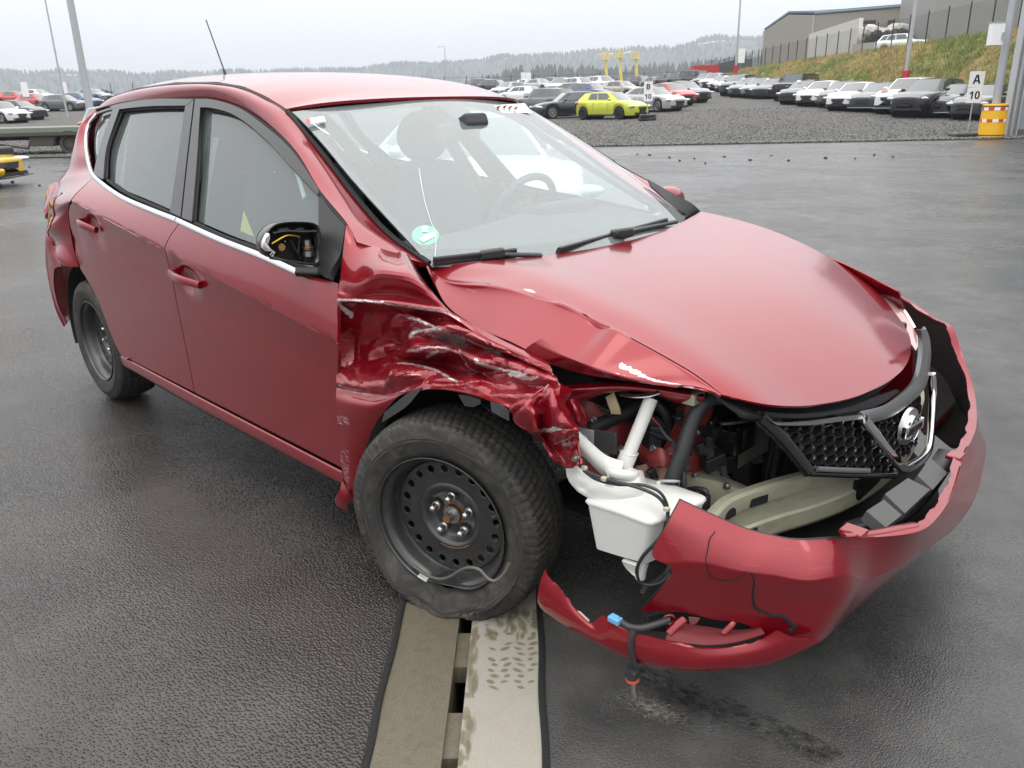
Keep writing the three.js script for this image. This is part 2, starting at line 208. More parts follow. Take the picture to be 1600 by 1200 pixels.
{ // dead grass tufts on the bank
  const blade = []; for (let k = 0; k < 7; k++) { const g = new THREE.BufferGeometry(), a = k * 0.9, r = 0.06; g.setAttribute('position', new THREE.Float32BufferAttribute([Math.cos(a) * r - 0.02, 0, Math.sin(a) * r, Math.cos(a) * r + 0.02, 0, Math.sin(a) * r, Math.cos(a) * r * 3.2, 0.16 + 0.05 * (k % 3), Math.sin(a) * r * 3.2], 3)); g.computeVertexNormals(); blade.push(g); }
  const n = 14000, I = new THREE.InstancedMesh(mergeGeometries(blade), std({ color: 0xffffff, roughness: 0.9 }), n), m = new THREE.Matrix4(), q = new THREE.Quaternion(), col = new THREE.Color();
  for (let i = 0; i < n; i++) { const s = 30 + 90 * Math.pow(rnd(), 1.6), t = rowT(s) + 4.4 + 6 * rnd(), [x, z] = st(s, t), k = rr(0.7, 1.7); q.setFromEuler(new THREE.Euler(0, rnd() * 6, 0)); m.compose(new THREE.Vector3(x, landH(s, t) - 0.02, z), q, new THREE.Vector3(k, k * rr(0.6, 1.3), k)); I.setMatrixAt(i, m); const gre = fbm(s * 0.25, t * 0.5, 31); I.setColorAt(i, gre > 0.52 ? col.setRGB(0.21, 0.25, 0.08) : col.setRGB(rr(0.30, 0.46), rr(0.26, 0.36), rr(0.11, 0.16))); }
  I.name = 'dry_grass'; tag(I, 'dry yellow and green grass growing on the bank', 'grass', null, 'stuff'); scene.add(I);
}
{ // loose stones of the lot
  const sg = new THREE.IcosahedronGeometry(1, 0), n = 60000, I = new THREE.InstancedMesh(sg, std({ color: 0xffffff, roughness: 0.75, flatShading: true }), n), m = new THREE.Matrix4(), q = new THREE.Quaternion(), col = new THREE.Color();
  for (let i = 0; i < n; i++) { const s = 25.75 + 26 * Math.pow(rnd(), 1.9), tt = rr(-0.72, 0.62) * s, t = Math.min(tt, rowT(s) + 4), e = s - 0.045 * t * (s < 30 ? 1 : 0), [x, z] = st(e, t), k = rr(0.011, 0.034); q.setFromEuler(new THREE.Euler(rnd() * 6, rnd() * 6, rnd() * 6)); m.compose(new THREE.Vector3(x, landH(e, t) + k * 0.35, z), q, new THREE.Vector3(k * rr(0.8, 1.5), k * rr(0.6, 1), k)); I.setMatrixAt(i, m); const v = rr(0.04, 0.23); I.setColorAt(i, col.setRGB(v * 1.02, v, v * 0.95)); }
  I.name = 'gravel'; tag(I, 'loose grey stones covering the gravel car park', 'gravel', null, 'stuff'); scene.add(I);
}
{ // single stones thrown onto the asphalt
  const sg = new THREE.DodecahedronGeometry(1, 0), M = std({ color: lin(0.05, 0.048, 0.045), roughness: 0.7, flatShading: true });
  const spots = [[-11.519,0,-15.481],[-11.095,0,-15.424],[-10.126,0,-14.893],[-9.326,0,-14.139],[-8.062,0,-15.058],[-7.25,0,-15.282],[-6.905,0,-16.367],[-6.278,0,-16.476],[-6.404,0,-17.833],[-5.816,0,-17.412],[-8.42,0,-13.776],[-17.74,0,-2.644],[-16.399,0,-2.764],[-20.353,0,-3.472],[-22.59,0,-4.293],[-9.369,0,-14.811],[-8.357,0,-16.574],[-9.096,0,-15.685]];
  spots.forEach((p, i) => { const g = new THREE.Mesh(sg, M); g.scale.set(rr(0.022, 0.06), rr(0.012, 0.026), rr(0.02, 0.05)); g.position.set(p[0], 0.02, p[2]); g.rotation.y = rnd() * 6; g.name = numbered('loose_stone'); g.castShadow = g.receiveShadow = true; tag(g, 'small dark stone lying loose on the far asphalt', 'stone', 'loose stones on the asphalt'); scene.add(g); });
}
// fields and wooded hills in the mist
const fieldM = std({ color: lin(0.10, 0.105, 0.06), roughness: 1 });
{
  const P = []; for (const r of [60, 132, 170, 230, 320, 450, 620, 900, 1400, 2600, 4200]) { const row = []; for (let k = 0; k <= 90; k++) { const a = k / 90 * 2 * Math.PI; row.push([S0[0] + r * Math.cos(a), r < 140 ? -1.2 : -1.2 - 22 * sstep(130, 330, r), S0[1] + r * Math.sin(a)]); } P.push(row); }
  top('far_field', gridGeo(P), fieldM, 'low land falling away behind the car park', 'field', null, 'structure');
}
const viewAng = Math.atan2(NF[1], NF[0]);
const pxAng = (px) => viewAng + Math.atan((px - 800) / 1260 / 0.943);
function hill(name, prof, r0, r1, label, treeN, th, woodS, low = 0.35, high = 1.15) {
  const xs = prof.map((p) => p[0]), hs = prof.map((p) => p[1]), H = (px) => { if (px <= xs[0]) return hs[0]; for (let i = 1; i < xs.length; i++) if (px <= xs[i]) return mix(hs[i - 1], hs[i], sstep(0, 1, (px - xs[i - 1]) / (xs[i] - xs[i - 1]))); return hs[hs.length - 1]; };
  const Y = (a, k) => { let d = a - viewAng; while (d > Math.PI) d -= 2 * Math.PI; while (d < -Math.PI) d += 2 * Math.PI; const px = Math.abs(d) < 1.2 ? 800 + 1260 * 0.943 * Math.tan(d) : d < 0 ? xs[0] : xs[xs.length - 1]; return (H(px) - th) * Math.sin(k * Math.PI / 2) * (0.90 + 0.20 * fbm(a * 30, k * 2, woodS)) - 22 * (1 - k); };
  const P = []; for (let j = 0; j <= 10; j++) { const k = j / 10, row = []; for (let i = 0; i <= 240; i++) { const a = i / 240 * 2 * Math.PI, r = mix(r0, r1, k); row.push([S0[0] + r * Math.cos(a), Y(a, k), S0[1] + r * Math.sin(a)]); } P.push(row); }
  const bk = []; for (let i = 0; i <= 240; i++) { const a = i / 240 * 2 * Math.PI; bk.push([S0[0] + (r1 * 1.25) * Math.cos(a), -30, S0[1] + (r1 * 1.25) * Math.sin(a)]); } P.push(bk);
  top(name, gridGeo(P), std({ color: lin(0.035, 0.042, 0.03), roughness: 1 }), label, 'hill', null, 'structure');
  const cone = []; for (let k = 0; k < 4; k++) { const c = new THREE.ConeGeometry(0.2 * (1 - k * 0.2) + 0.015, 0.42, 6, 1); const p = c.attributes.position; for (let i = 0; i < p.count; i++) { const f = 0.8 + 0.45 * hash(i, k, 3); p.setX(i, p.getX(i) * f); p.setZ(i, p.getZ(i) * f); } cone.push(at(c, 0.02 * (k % 2), 0.26 + k * 0.21, 0, 0, k, 0)); }
  cone.push(cyl(0.015, 0.022, 0.3, 5, 0, 0.12, 0));
  const g = mergeGeometries(cone.map((c) => c.toNonIndexed())), I = new THREE.InstancedMesh(g, std({ color: 0xffffff, roughness: 1 }), treeN), m = new THREE.Matrix4(), q = new THREE.Quaternion(), col = new THREE.Color();
  for (let i = 0; i < treeN; i++) { const a = viewAng + rr(-0.72, 0.72), k = i % 3 ? rr(0.15, 0.99) : rr(0.85, 1), r = mix(r0, r1, k), h = th * rr(low, high); q.setFromEuler(new THREE.Euler(0, rnd() * 6, 0)); m.compose(new THREE.Vector3(S0[0] + r * Math.cos(a), Y(a, k) - h * 0.05, S0[1] + r * Math.sin(a)), q, new THREE.Vector3(h * rr(1.1, 2.1), h, h * rr(1.1, 2.1))); I.setMatrixAt(i, m); const v = rr(0.7, 1.2); I.setColorAt(i, rnd() < 0.7 ? col.setRGB(0.018 * v, 0.028 * v, 0.02 * v) : col.setRGB(0.06 * v, 0.05 * v, 0.035 * v)); }
  I.name = numbered('forest'); tag(I, label.replace(/^[^ ]+ /, 'trees of the '), 'forest', null, 'stuff'); scene.add(I);
}
hill('hill_ridge', [[-400, 94], [0, 99], [300, 89], [520, 92], [700, 107], [880, 120], [1000, 126], [1100, 141], [1250, 136], [1500, 92], [1900, 80]], 1500, 2150, 'misty wooded ridge far behind the whole car park', 7500, 17, 51, 0.3, 0.75);
hill('wooded_hill', [[-400, 6], [560, 8], [720, 15], [770, 29], [830, 36], [960, 34], [1080, 39], [1200, 44], [1400, 40], [1900, 26]], 690, 900, 'dark conifer hill behind the yellow lifts', 4600, 16, 57, 0.4, 1.05);

// ---------- the damaged red hatchback: x forward from the front axle, y up, z to its right ----------
const car = thing('damaged_hatchback', 'red five door hatchback with crushed front wing, missing headlight and torn off bumper', 'car');
const add = (name, geo, mat, label, parent = car) => mesh(name, geo, mat, parent, label);
const redBase = '#8e101c';
const grime = (c, w, h, n, a) => { for (let i = 0; i < n; i++) { c.fillStyle = `rgba(${rr(60, 120) | 0},${rr(30, 60) | 0},${rr(30, 50) | 0},${a * rnd()})`; c.beginPath(); c.ellipse(rnd() * w, rnd() * h, rr(1, 3), rr(1, 3), 0, 0, 7); c.fill(); } for (let i = 0; i < n / 8; i++) { c.fillStyle = `rgba(230,210,205,${a * 0.8 * rnd()})`; c.fillRect(rnd() * w, rnd() * h, 1.2, 1.2); } };
const paint = (o = {}) => phy({ color: lin(0.228, 0.0036, 0.0105), metalness: 0.35, roughness: 0.3, specularIntensity: 0.4, clearcoat: 1, clearcoatRoughness: 0.05, ...o });
const red = paint();
const dustTex = canvasTex(1024, 1024, (c, w, h) => { c.fillStyle = '#830c1b'; c.fillRect(0, 0, w, h); grime(c, w, h, 1500, 0.25); });
const red2 = paint({ color: 0xffffff, map: dustTex, clearcoatRoughness: 0.09 });
const redIn = std({ color: lin(0.14, 0.006, 0.011), roughness: 0.45 });
const blackP = std({ color: lin(0.018, 0.018, 0.019), roughness: 0.45 }), blackG = phy({ color: lin(0.012, 0.012, 0.013), roughness: 0.2, clearcoat: 0.6 }), blackM = std({ color: lin(0.008, 0.008, 0.009), roughness: 0.8 }), greyP = std({ color: lin(0.06, 0.062, 0.066), roughness: 0.5 }), frameM = phy({ color: lin(0.018, 0.018, 0.019), roughness: 0.35, clearcoat: 0.35, clearcoatRoughness: 0.25 });
const chrome = std({ color: lin(0.78, 0.79, 0.8), metalness: 1, roughness: 0.09 }), satin = std({ color: lin(0.55, 0.56, 0.57), metalness: 1, roughness: 0.32 }), steel = std({ color: lin(0.42, 0.42, 0.41), metalness: 1, roughness: 0.35 });
const satinB = std({ color: lin(0.72, 0.73, 0.74), metalness: 0.9, roughness: 0.25 }), redMat = std({ color: lin(0.16, 0.02, 0.025), roughness: 0.7 });
const primer = std({ color: lin(0.5, 0.5, 0.49), roughness: 0.7 });
const glassM = phy({ color: lin(0.60, 0.74, 0.72), roughness: 0.03, transmission: 0.89, thickness: 0, ior: 1.7 });
const screenM = phy({ color: lin(0.82, 0.93, 0.93), roughness: 0.03, transmission: 0.86, thickness: 0, ior: 1.85 });
const BX = [-3.4, -3.0, -2.7, -2.3, -1.9, -1.5, -0.8, -0.3, 0.8], BZ = [0.66, 0.70, 0.745, 0.795, 0.825, 0.84, 0.85, 0.84, 0.80], CX = [-3.5, -3.3, -3.1, -2.9, -2.5, 0, 0.3, 0.6, 0.9], CZ = [0.74, 0.80, 0.85, 0.88, 0.887, 0.885, 0.87, 0.83, 0.74];
const tab = (x, X, Y) => { if (x <= X[0]) return Y[0]; for (let i = 1; i < X.length; i++) if (x <= X[i]) return mix(Y[i - 1], Y[i], (x - X[i - 1]) / (X[i] - X[i - 1])); return Y[Y.length - 1]; };
const smt = (x, X, Y) => (tab(x - 0.16, X, Y) + tab(x - 0.08, X, Y) + tab(x, X, Y) + tab(x + 0.08, X, Y) + tab(x + 0.16, X, Y)) / 5;
const beltY = (x) => 0.937 + 0.098 * (-x - 0.83), creaseY = (x) => (x < -0.45 ? 0.75 + 0.125 * (-x - 0.45) : 0.75 - 0.06 * (x + 0.45));
const dents = [];
function sideZ(x, y) { // half width of the body side
  const zc = smt(x, CX, CZ), zb = smt(x, BX, BZ), a = creaseY(x), b = beltY(x); let z;
  if (y >= a) { const t = Math.min(1.5, (y - a) / (b - a)); z = zc + (zb - zc) * t * (0.6 + 0.4 * t); }
  else { const d = a - y; z = zc - 0.004 - 0.015 * Math.min(1, d / 0.12) - 0.012 * sstep(0.1, 0.5, d) - 0.05 * sstep(0.30, 0.18, y); }
  for (const [dx, dy, sx, sy, k] of dents) { const q = ((x - dx) / sx) ** 2 + ((y - dy) / sy) ** 2; if (q < 9) z -= k * Math.exp(-q * q); }
  return z;
}
const winZ = (x, y) => smt(x, BX, BZ) - 0.008 - 0.58 * (y - beltY(x));
dents.push([-1.425, 0.79, 0.075, 0.045, 0.024], [-2.33, 0.905, 0.07, 0.042, 0.022], [-2.62, 0.82, 0.10, 0.05, 0.010], [-2.78, 0.72, 0.07, 0.12, 0.012]);
const onSide = (o) => (p) => [p[0], p[1], sideZ(p[0], p[1]) + o], onWin = (o) => (p) => [p[0], p[1], winZ(p[0], p[1]) + o];
function both(name, g, m, label, parent) { const a = add(name, g, m, label, parent); add(name, mirror(g), m, null, parent); return a; }
function splitAt(pl, f) { const c = poly(pl, 80); let k = 1; while (k < 80 && f(c[k]) < 0) k++; return [c.slice(0, k + 1), c.slice(k)]; }
function doorGeo(L, R, B, T, nu, n1, n2) { // two smooth fields that meet in the crease
  const f = (p) => p[1] - creaseY(p[0]), [l0, l1] = splitAt(L, f), [r0, r1] = splitAt(R, f), a = l1[0], b = r1[0]; l0[l0.length - 1] = a; r0[r0.length - 1] = b;
  const mid = []; for (let i = 0; i <= 30; i++) { const x = mix(a[0], b[0], i / 30); mid.push([x, creaseY(x), 0]); } mid[0] = a; mid[30] = b;
  return merge([gridGeo(coons(l0, r0, B, mid, nu, n1, onSide(0)), 0.012), gridGeo(coons(l1, r1, mid, T, nu, n2, onSide(0)), 0.012)]);
}
// --- doors, quarter panel, sill (the left side mirrors the right) ---
const rearDoor = doorGeo([[-2.275, 0.312, 0], ...[[-2.254,0.31,0.856],[-2.338,0.311,0.856],[-2.427,0.422,0.856],[-2.532,0.584,0.857],[-2.672,0.685,0.857],[-2.681,0.786,0.861],[-2.649,0.915,0.867]], ...[[-2.595,0.964,0.875],[-2.505,1.012,0.883],[-2.5,1.038,0.858],[-2.494,1.071,0.816],[-2.511,1.103,0.766]]], [[-1.559, 0.312, 0], [-1.566, 0.5, 0], [-1.564, 0.75, 0], [-1.546, 0.904, 0], [-1.478, 0.992, 0]], [[-2.275, 0.312, 0], [-1.559, 0.312, 0]], [[-2.511,1.103,0.766],[-2.296,1.078,0.799],[-2.01,1.039,0.828],[-1.682,1.011,0.839],[-1.472,0.993,0.844]], 56, 26, 14);
const frontDoor = doorGeo([[-1.553, 0.312, 0], [-1.560, 0.5, 0], [-1.558, 0.75, 0], [-1.540, 0.904, 0], [-1.472, 0.992, 0]], [[-0.503,0.315,0.855],[-0.493,0.41,0.858],[-0.478,0.521,0.863],[-0.464,0.628,0.866],[-0.42,0.759,0.883],[-0.438,0.845,0.862],[-0.455,0.908,0.84]], [[-1.553, 0.312, 0], [-0.512, 0.312, 0]], [[-1.467,0.994,0.843],[-1.124,0.957,0.849],[-0.829,0.934,0.851],[-0.626,0.915,0.847],[-0.455,0.908,0.84]], 56, 26, 14);
const doorTop = [];
for (const [g, hp] of [[rearDoor, [[-2.497,0.914,0.872],[-2.369,0.914,0.873],[-2.263,0.896,0.873]]], [frontDoor, [[-1.54,0.801,0.872],[-1.408,0.802,0.874],[-1.285,0.791,0.874]]]]) {
  const d = both('door', g, red2);
  const hx = hp.map((p) => [p[0], p[1] + 0.002, p[2] + 0.020]); hx[0][2] -= 0.012; hx[2][2] -= 0.012; hx[1][2] += 0.012;
  const hg = sweep(hx, (t) => 0.0165 - 0.004 * Math.abs(t - 0.3), 0.011, [0, 0.15, 1], 24, 12);
  both('door_handle', hg, red, null, d); doorTop.push(d);
}
const quarterFront = [...[[-2.884,1.371,0.574],[-2.936,1.335,0.59],[-2.914,1.291,0.618],[-2.849,1.237,0.656],[-2.743,1.179,0.699]], ...[[-2.701,1.134,0.713],[-2.526,1.105,0.763],[-2.5,1.071,0.817],[-2.506,1.038,0.859],[-2.511,1.011,0.884],[-2.606,0.964,0.874],[-2.66,0.914,0.866],[-2.694,0.782,0.861],[-2.685,0.68,0.857]]];
const quarterRear = [...[[-2.926,1.398,0.57],[-2.99,1.353,0.59],[-3.042,1.29,0.615],[-3.099,1.203,0.64],[-3.147,1.105,0.68],[-3.189,1.057,0.71],[-3.195,1.039,0.73],[-3.183,1.012,0.745],[-3.214,0.951,0.775],[-3.249,0.894,0.785],[-3.229,0.847,0.8],[-3.173,0.765,0.82],[-3.038,0.729,0.84],[-2.904,0.683,0.86]]];
{
  const A = poly(quarterFront, 60), Bc = poly(quarterRear, 60), P = [];
  for (let j = 0; j <= 60; j++) { const row = []; for (let i = 0; i <= 24; i++) { const u = i / 24, p = lerp3(A[j], Bc[j], u), bulge = 0.045 * Math.sin(Math.PI * u) * (j > 6 ? 1 : j / 6); const wav = j > 34 ? 0.012 * Math.sin(j * 0.55 + 3 * u) * Math.sin(Math.PI * u) : 0; row.push([p[0], p[1], p[2] + bulge * 0.8 + wav]); } P.push(row); }
  const q = both('quarter_panel', gridGeo(P, 0.01), red2, 'rear quarter panel buckled below the tail lamp');
  const F = []; for (let j = 0; j <= 14; j++) { const row = []; for (let i = 0; i <= 8; i++) { const jj = 33 + j * 0.95, uu = 0.42 + 0.38 * i / 8, k = Math.floor(jj), f = jj - k, g = Math.floor(uu * 24), h = uu * 24 - g, e = lerp3(lerp3(P[k][g], P[k][g + 1], h), lerp3(P[k + 1][g], P[k + 1][g + 1], h), f); row.push([e[0], e[1], e[2] + 0.004]); } F.push(row); }
  mesh('fuel_flap', gridGeo(F, 0.004), red, q);
}
both('sill', loft([[[-2.32, 0.309, 0.858], [-1.5, 0.309, 0.862], [-0.50, 0.309, 0.862]], [[-2.32, 0.300, 0.862], [-1.5, 0.299, 0.867], [-0.49, 0.300, 0.867]], [[-2.3, 0.262, 0.858], [-1.5, 0.255, 0.862], [-0.48, 0.262, 0.862]], [[-2.3, 0.20, 0.80], [-1.5, 0.19, 0.80], [-0.47, 0.2, 0.80]]], 40, 12), red2);
// --- band over the windows, roof, roof ditch ---
const bandOut = [...[[-2.953,1.392,0.556],[-2.787,1.405,0.564],[-2.507,1.422,0.575],[-2.124,1.43,0.588],[-1.733,1.427,0.591],[-1.58,1.42,0.592],[-1.357,1.388,0.602],[-1.135,1.331,0.626],[-0.916,1.254,0.662],[-0.705,1.142,0.714],[-0.523,1.06,0.747]], [-0.44, 1.02, 0.775]];
const bandIn = [[-2.97, 1.42, 0.50], [-2.81, 1.446, 0.515], [-2.44, 1.472, 0.535], [-2.0, 1.482, 0.555], [-1.61, 1.473, 0.57], [-1.40, 1.452, 0.57], [-1.247, 1.417, 0.57], [-1.104, 1.371, 0.575], [-0.871, 1.241, 0.60], [-0.631, 1.1, 0.63], [-0.472, 1.019, 0.645], [-0.285, 0.956, 0.65]];
{
  const n = 80, a = poly(bandOut, n), b = poly(bandIn, n), P = [];
  for (let j = 0; j <= 8; j++) { const v = j / 8, row = []; for (let i = 0; i <= n; i++) { const p = lerp3(a[i], b[i], v), k = 0.022 * Math.sin(Math.PI * v) * Math.sin(Math.PI * clamp(i / n * 1.02)) ** 0.4; row.push([p[0], p[1] + k * 0.7, p[2] + k * 0.7]); } P.push(row); }
  both('roof_rail', gridGeo(P, 0.012), red2);
  const ditch = bandIn.slice(0, 8).map((p) => [p[0], p[1] + 0.003, p[2] - 0.008]);
  both('roof_ditch_strip', sweep(ditch, 0.008, 0.004, [0, 1, 0.3], 60, 8), blackP);
  both('windscreen_seal', sweep(bandIn.slice(7).map((p, i) => [p[0] + 0.004, p[1] + 0.004, p[2] - 0.006]), 0.008, 0.005, [0.5, 0.8, 0.2], 40, 8), blackM);
}
const roofEdge = (x) => [tab(x, [-3.0, -2.81, -2.44, -2.0, -1.61, -1.40, -1.247, -1.104], [1.414, 1.446, 1.472, 1.482, 1.473, 1.452, 1.417, 1.371]), tab(x, [-3.0, -2.81, -2.44, -2.0, -1.61, -1.104], [0.492, 0.507, 0.527, 0.547, 0.562, 0.567])];
const roofTop = (x) => spline([1.402, 1.452, 1.490, 1.510, 1.520, 1.526, 1.529, 1.528, 1.515, 1.488], clamp((-0.939 - x) / 2.07), (y) => y);
{
  const P = []; for (let i = 0; i <= 60; i++) { const u = i / 60, row = []; for (let j = 0; j <= 40; j++) { const w = j / 20 - 1, zf = 0.567 * w, xf = -0.939 - 0.264 * 0.9 * zf * zf * 1.4 - 0.06 * Math.abs(w) ** 6, x = mix(xf, -3.0 - 0.0 * w, u), [ye, ze] = roofEdge(Math.min(x, -1.104)), yc = roofTop(x), y0 = yc - (yc - ye) * Math.abs(w) ** 2.3; row.push([x, u < 0.25 ? mix(1.402 - 0.084 * zf * zf, y0, sstep(0, 0.25, u)) * 0 + y0 : y0, ze * w]); } P.push(row); }
  add('roof', gridGeo(P, 0.01), red2);
  const an = [[-2.636,1.53,0][0], 0, 0]; an[1] = roofTop(an[0]); const tip = [-2.783,1.813,0];
  const ant = add('aerial', merge([rod([an[0], an[1] - 0.01, 0], lerp3(an, tip, 0.16), 0.011, 12, 0.006), rod(lerp3(an, tip, 0.15), tip, 0.0036, 8, 0.003)]), blackP); mesh('aerial_foot', cyl(0.013, 0.02, 0.015, 16, an[0], an[1] + 0.002, 0), blackP, ant);
}
// --- windscreen, wipers, stickers ---
const scr = (t, w, o = 0) => { // t from bottom to top, w from left to right
  const side = spline([[-0.285, 0.956, 0.642], [-0.472, 1.019, 0.637], [-0.631, 1.1, 0.622], [-0.871, 1.241, 0.592], [-1.104, 1.371, 0.567]].map((p) => p), t, (p) => p[2]), z = side * w;
  const xB = -0.10 - 0.36 * z * z * 1.15, yB = 0.92 + 0.07 * z * z, xT = -0.939 - 0.264 * z * z * 1.6, yT = 1.402 - 0.095 * z * z; const b = 0.02 * 4 * t * (1 - t);
  return [mix(xB, xT, t) + b + o * 0.5, mix(yB, yT, t) + b * 0.6 + o * 0.86, z];
};
const scrGrid = (t0, t1, w0, w1, nu, nv, o) => { const P = []; for (let j = 0; j <= nv; j++) { const row = []; for (let i = 0; i <= nu; i++) row.push(scr(mix(t0, t1, j / nv), mix(w0, w1, i / nu), o)); P.push(row); } return P; };
const ws = add('windscreen', gridGeo(scrGrid(0, 1, -1, 1, 40, 30, 0)), screenM);
mesh('black_border', merge([gridGeo(scrGrid(0, 0.1, -1, 1, 40, 4, -0.005)), gridGeo(scrGrid(0.96, 1, -1, 1, 40, 3, -0.005)), gridGeo(scrGrid(0.1, 0.96, -1, -0.965, 3, 30, -0.005)), gridGeo(scrGrid(0.1, 0.96, 0.965, 1, 3, 30, -0.005)), gridGeo(scrGrid(0.80, 0.96, -0.1, 0.1, 6, 6, -0.005))]), blackM, ws);
function onScreen(pts, name, m, label) { const g = new THREE.BufferGeometry(), pos = [], c = [0, 0, 0]; pts.forEach((p) => p.forEach((v, k) => (c[k] += v / pts.length))); const a = []; for (let i = 0; i < pts.length; i++) { const q = pts[(i + 1) % pts.length]; pos.push(...c, ...pts[i], ...q); } g.setAttribute('position', new THREE.Float32BufferAttribute(pos, 3)); g.setAttribute('uv', new THREE.Float32BufferAttribute(new Array(pos.length / 3 * 2).fill(0), 2)); g.computeVertexNormals(); return mesh(name, g, m, ws, label); }
const paper = std({ color: lin(0.82, 0.83, 0.84), roughness: 0.6 });
{
  const cc = [-0.372,1.022,0.579], ring = []; for (let k = 0; k < 28; k++) { const a = k / 28 * 6.2832; ring.push([21 * Math.cos(a), 14.5 * Math.sin(a)]); }
  const du = [-0.354,1.019,0.542], dv = [-0.402,1.045,0.553]; const pt = (a, b) => [0, 1, 2].map((k) => cc[k] + (du[k] - cc[k]) * a + (dv[k] - cc[k]) * b);
  onScreen(ring.map(([a, b]) => pt(a / 21, b / 14.5)), 'emission_sticker', std({ color: lin(0.05, 0.42, 0.24), roughness: 0.4 }), 'round green emission sticker on the windscreen');
  const up = (p) => [p[0] + 0.001, p[1] + 0.003, p[2]];
  onScreen([pt(-0.5, -0.45), pt(0.55, 0.2), pt(0.8, -0.15), pt(-0.2, -0.85)].map(up), 'sticker_label', paper); onScreen([pt(-0.25, 0.7), pt(0.1, 0.75), pt(0.15, 0.2), pt(-0.25, 0.2)].map(up), 'sticker_number', std({ color: lin(0.7, 0.8, 0.75), roughness: 0.5 }));
  onScreen([[-0.98,1.348,0.576],[-0.967,1.356,0.511],[-0.94,1.34,0.523],[-0.954,1.332,0.588]], 'white_sticker', paper); onScreen([[-0.978,1.348,0.577],[-0.974,1.35,0.562],[-0.952,1.336,0.572],[-0.954,1.333,0.588]], 'red_sticker', std({ color: lin(0.5, 0.12, 0.12), roughness: 0.6 }));
  onScreen([[-0.923,1.377,-0.244],[-1.019,1.381,-0.517],[-0.921,1.343,-0.461],[-0.867,1.348,-0.237]], 'paper_note', std({ map: canvasTex(64, 64, (c) => { c.fillStyle = '#c4c6c6'; c.fillRect(0, 0, 64, 64); }), roughness: 0.7 }));
  for (const q of [[-0.902,1.368,-0.245],[-0.916,1.369,-0.294],[-0.92,1.366,-0.329],[-0.925,1.363,-0.367]]) mesh('red_mark', box(0.02, 0.002, 0.012, q[0], q[1], q[2], 0, 0, 0.5), std({ color: lin(0.45, 0.05, 0.06), roughness: 0.7 }), ws);
  mesh('screen_crack', tube([[-0.61,1.193,0.399],[-0.55,1.154,0.442],[-0.466,1.097,0.497],[-0.427,1.071,0.518],[-0.402,1.054,0.532],[-0.362,1.027,0.55],[-0.318,0.995,0.586],[-0.287,0.971,0.616],[-0.268,0.958,0.625]], 0.0009, 60, 5), std({ color: lin(0.75, 0.8, 0.8), roughness: 0.3 }), ws);
  const blade = (a, b, nm, armA, armB, kn) => { const w = add('wiper', merge([sweep(poly([a, lerp3(a, b, 0.5), b], 10), 0.007, 0.012, [0.5, 0.86, 0], 30, 8), sweep([a, b].map((p) => [p[0], p[1] - 0.012, p[2]]), 0.004, 0.010, [0.5, 0.86, 0], 10, 6)]), blackP); mesh('wiper_arm', sweep([armA, lerp3(armA, armB, 0.5), armB], 0.008, 0.006, [0.4, 0.9, 0], 20, 8), blackP, w); mesh('arm_clip', rbox(0.075, 0.03, 0.03, 0.008, kn[0], kn[1], kn[2], 0, 0.9, 0.1), blackP, w); };
  blade([-0.27,0.966,0.636], [-0.192,0.965,0.382], 'a', [-0.219,0.971,0.499], [-0.147,0.95,0.318], [-0.205,0.968,0.467]);
  blade([-0.148,0.953,0.241], [-0.199,0.967,-0.404], 'b', [-0.144,0.969,-0.038], [-0.194,0.958,-0.467], [-0.144,0.969,-0.072]);
}
// --- bonnet: a crowned panel, its right flank folded down and creased ---
const hoodB = (z) => [-0.125 - 0.25 * z * z, 0.937 + 0.05 * z * z], hoodF = (z) => (z > 0 ? [0.782 - 0.271 * z * z + 0.1 * z ** 4, 0.671 + 0.224 * z * z + 0.13 * z ** 4] : [0.782 - 0.458 * z * z - 0.44 * z ** 4, 0.671 + 0.021 * z * z + 0.32 * z ** 4]);
const hoodP = (u, z) => { const [xb, yb] = hoodB(z), [xf, yf] = hoodF(z), q = 0.42 * u + 0.58 * Math.pow(u, 2.6); return [mix(xb, xf, u), mix(yb, yf, q) + 0.012 * Math.sin(Math.PI * u) * (1 - z * z), z]; };
const HV = (v) => { const x = v * 8; return (x < 6 ? x : x < 7 ? 6 + (x - 6) * 2 : 8 + (x - 7) * 2) / 10; };
const hoodTex = canvasTex(1024, 1024, (c, w, h) => {
  c.fillStyle = '#830c1b'; c.fillRect(0, 0, w, h); grime(c, w, h, 900, 0.2);
  const st = (pts, lw, col = 'rgba(206,206,204,0.95)') => { for (let i = 0; i + 1 < pts.length; i++) for (let k = 0; k < 14; k++) { const t = k / 14, x = mix(pts[i][0], pts[i + 1][0], t) * w, y = HV(mix(pts[i][1], pts[i + 1][1], t)) * h; c.fillStyle = col; c.beginPath(); c.ellipse(x + rr(-2, 2), y + rr(-2, 2), lw * rr(0.6, 1.6), lw * rr(0.3, 0.9), rr(-0.6, 0.6), 0, 7); c.fill(); } };
  st([[0.72, 0.972], [0.78, 0.976], [0.86, 0.985], [0.93, 0.985], [0.985, 0.985]], 8); st([[0.72, 0.99], [0.86, 0.997], [0.99, 0.997]], 9); st([[0.615, 0.988], [0.66, 0.992], [0.705, 0.995]], 4); st([[0.33, 0.80], [0.355, 0.805]], 8); st([[0.11, 0.90], [0.15, 0.915]], 4); st([[0.15, 0.916], [0.23, 0.94]], 1.6);
  for (let k = 0; k < 60; k++) { c.fillStyle = 'rgba(80,40,40,0.55)'; c.fillRect(w * rr(0.3, 0.42), h * rr(0.55, 0.64), rr(1, 3), rr(1, 2.5)); }
});
const hoodM = paint({ color: 0xffffff, map: hoodTex, clearcoatRoughness: 0.10 });
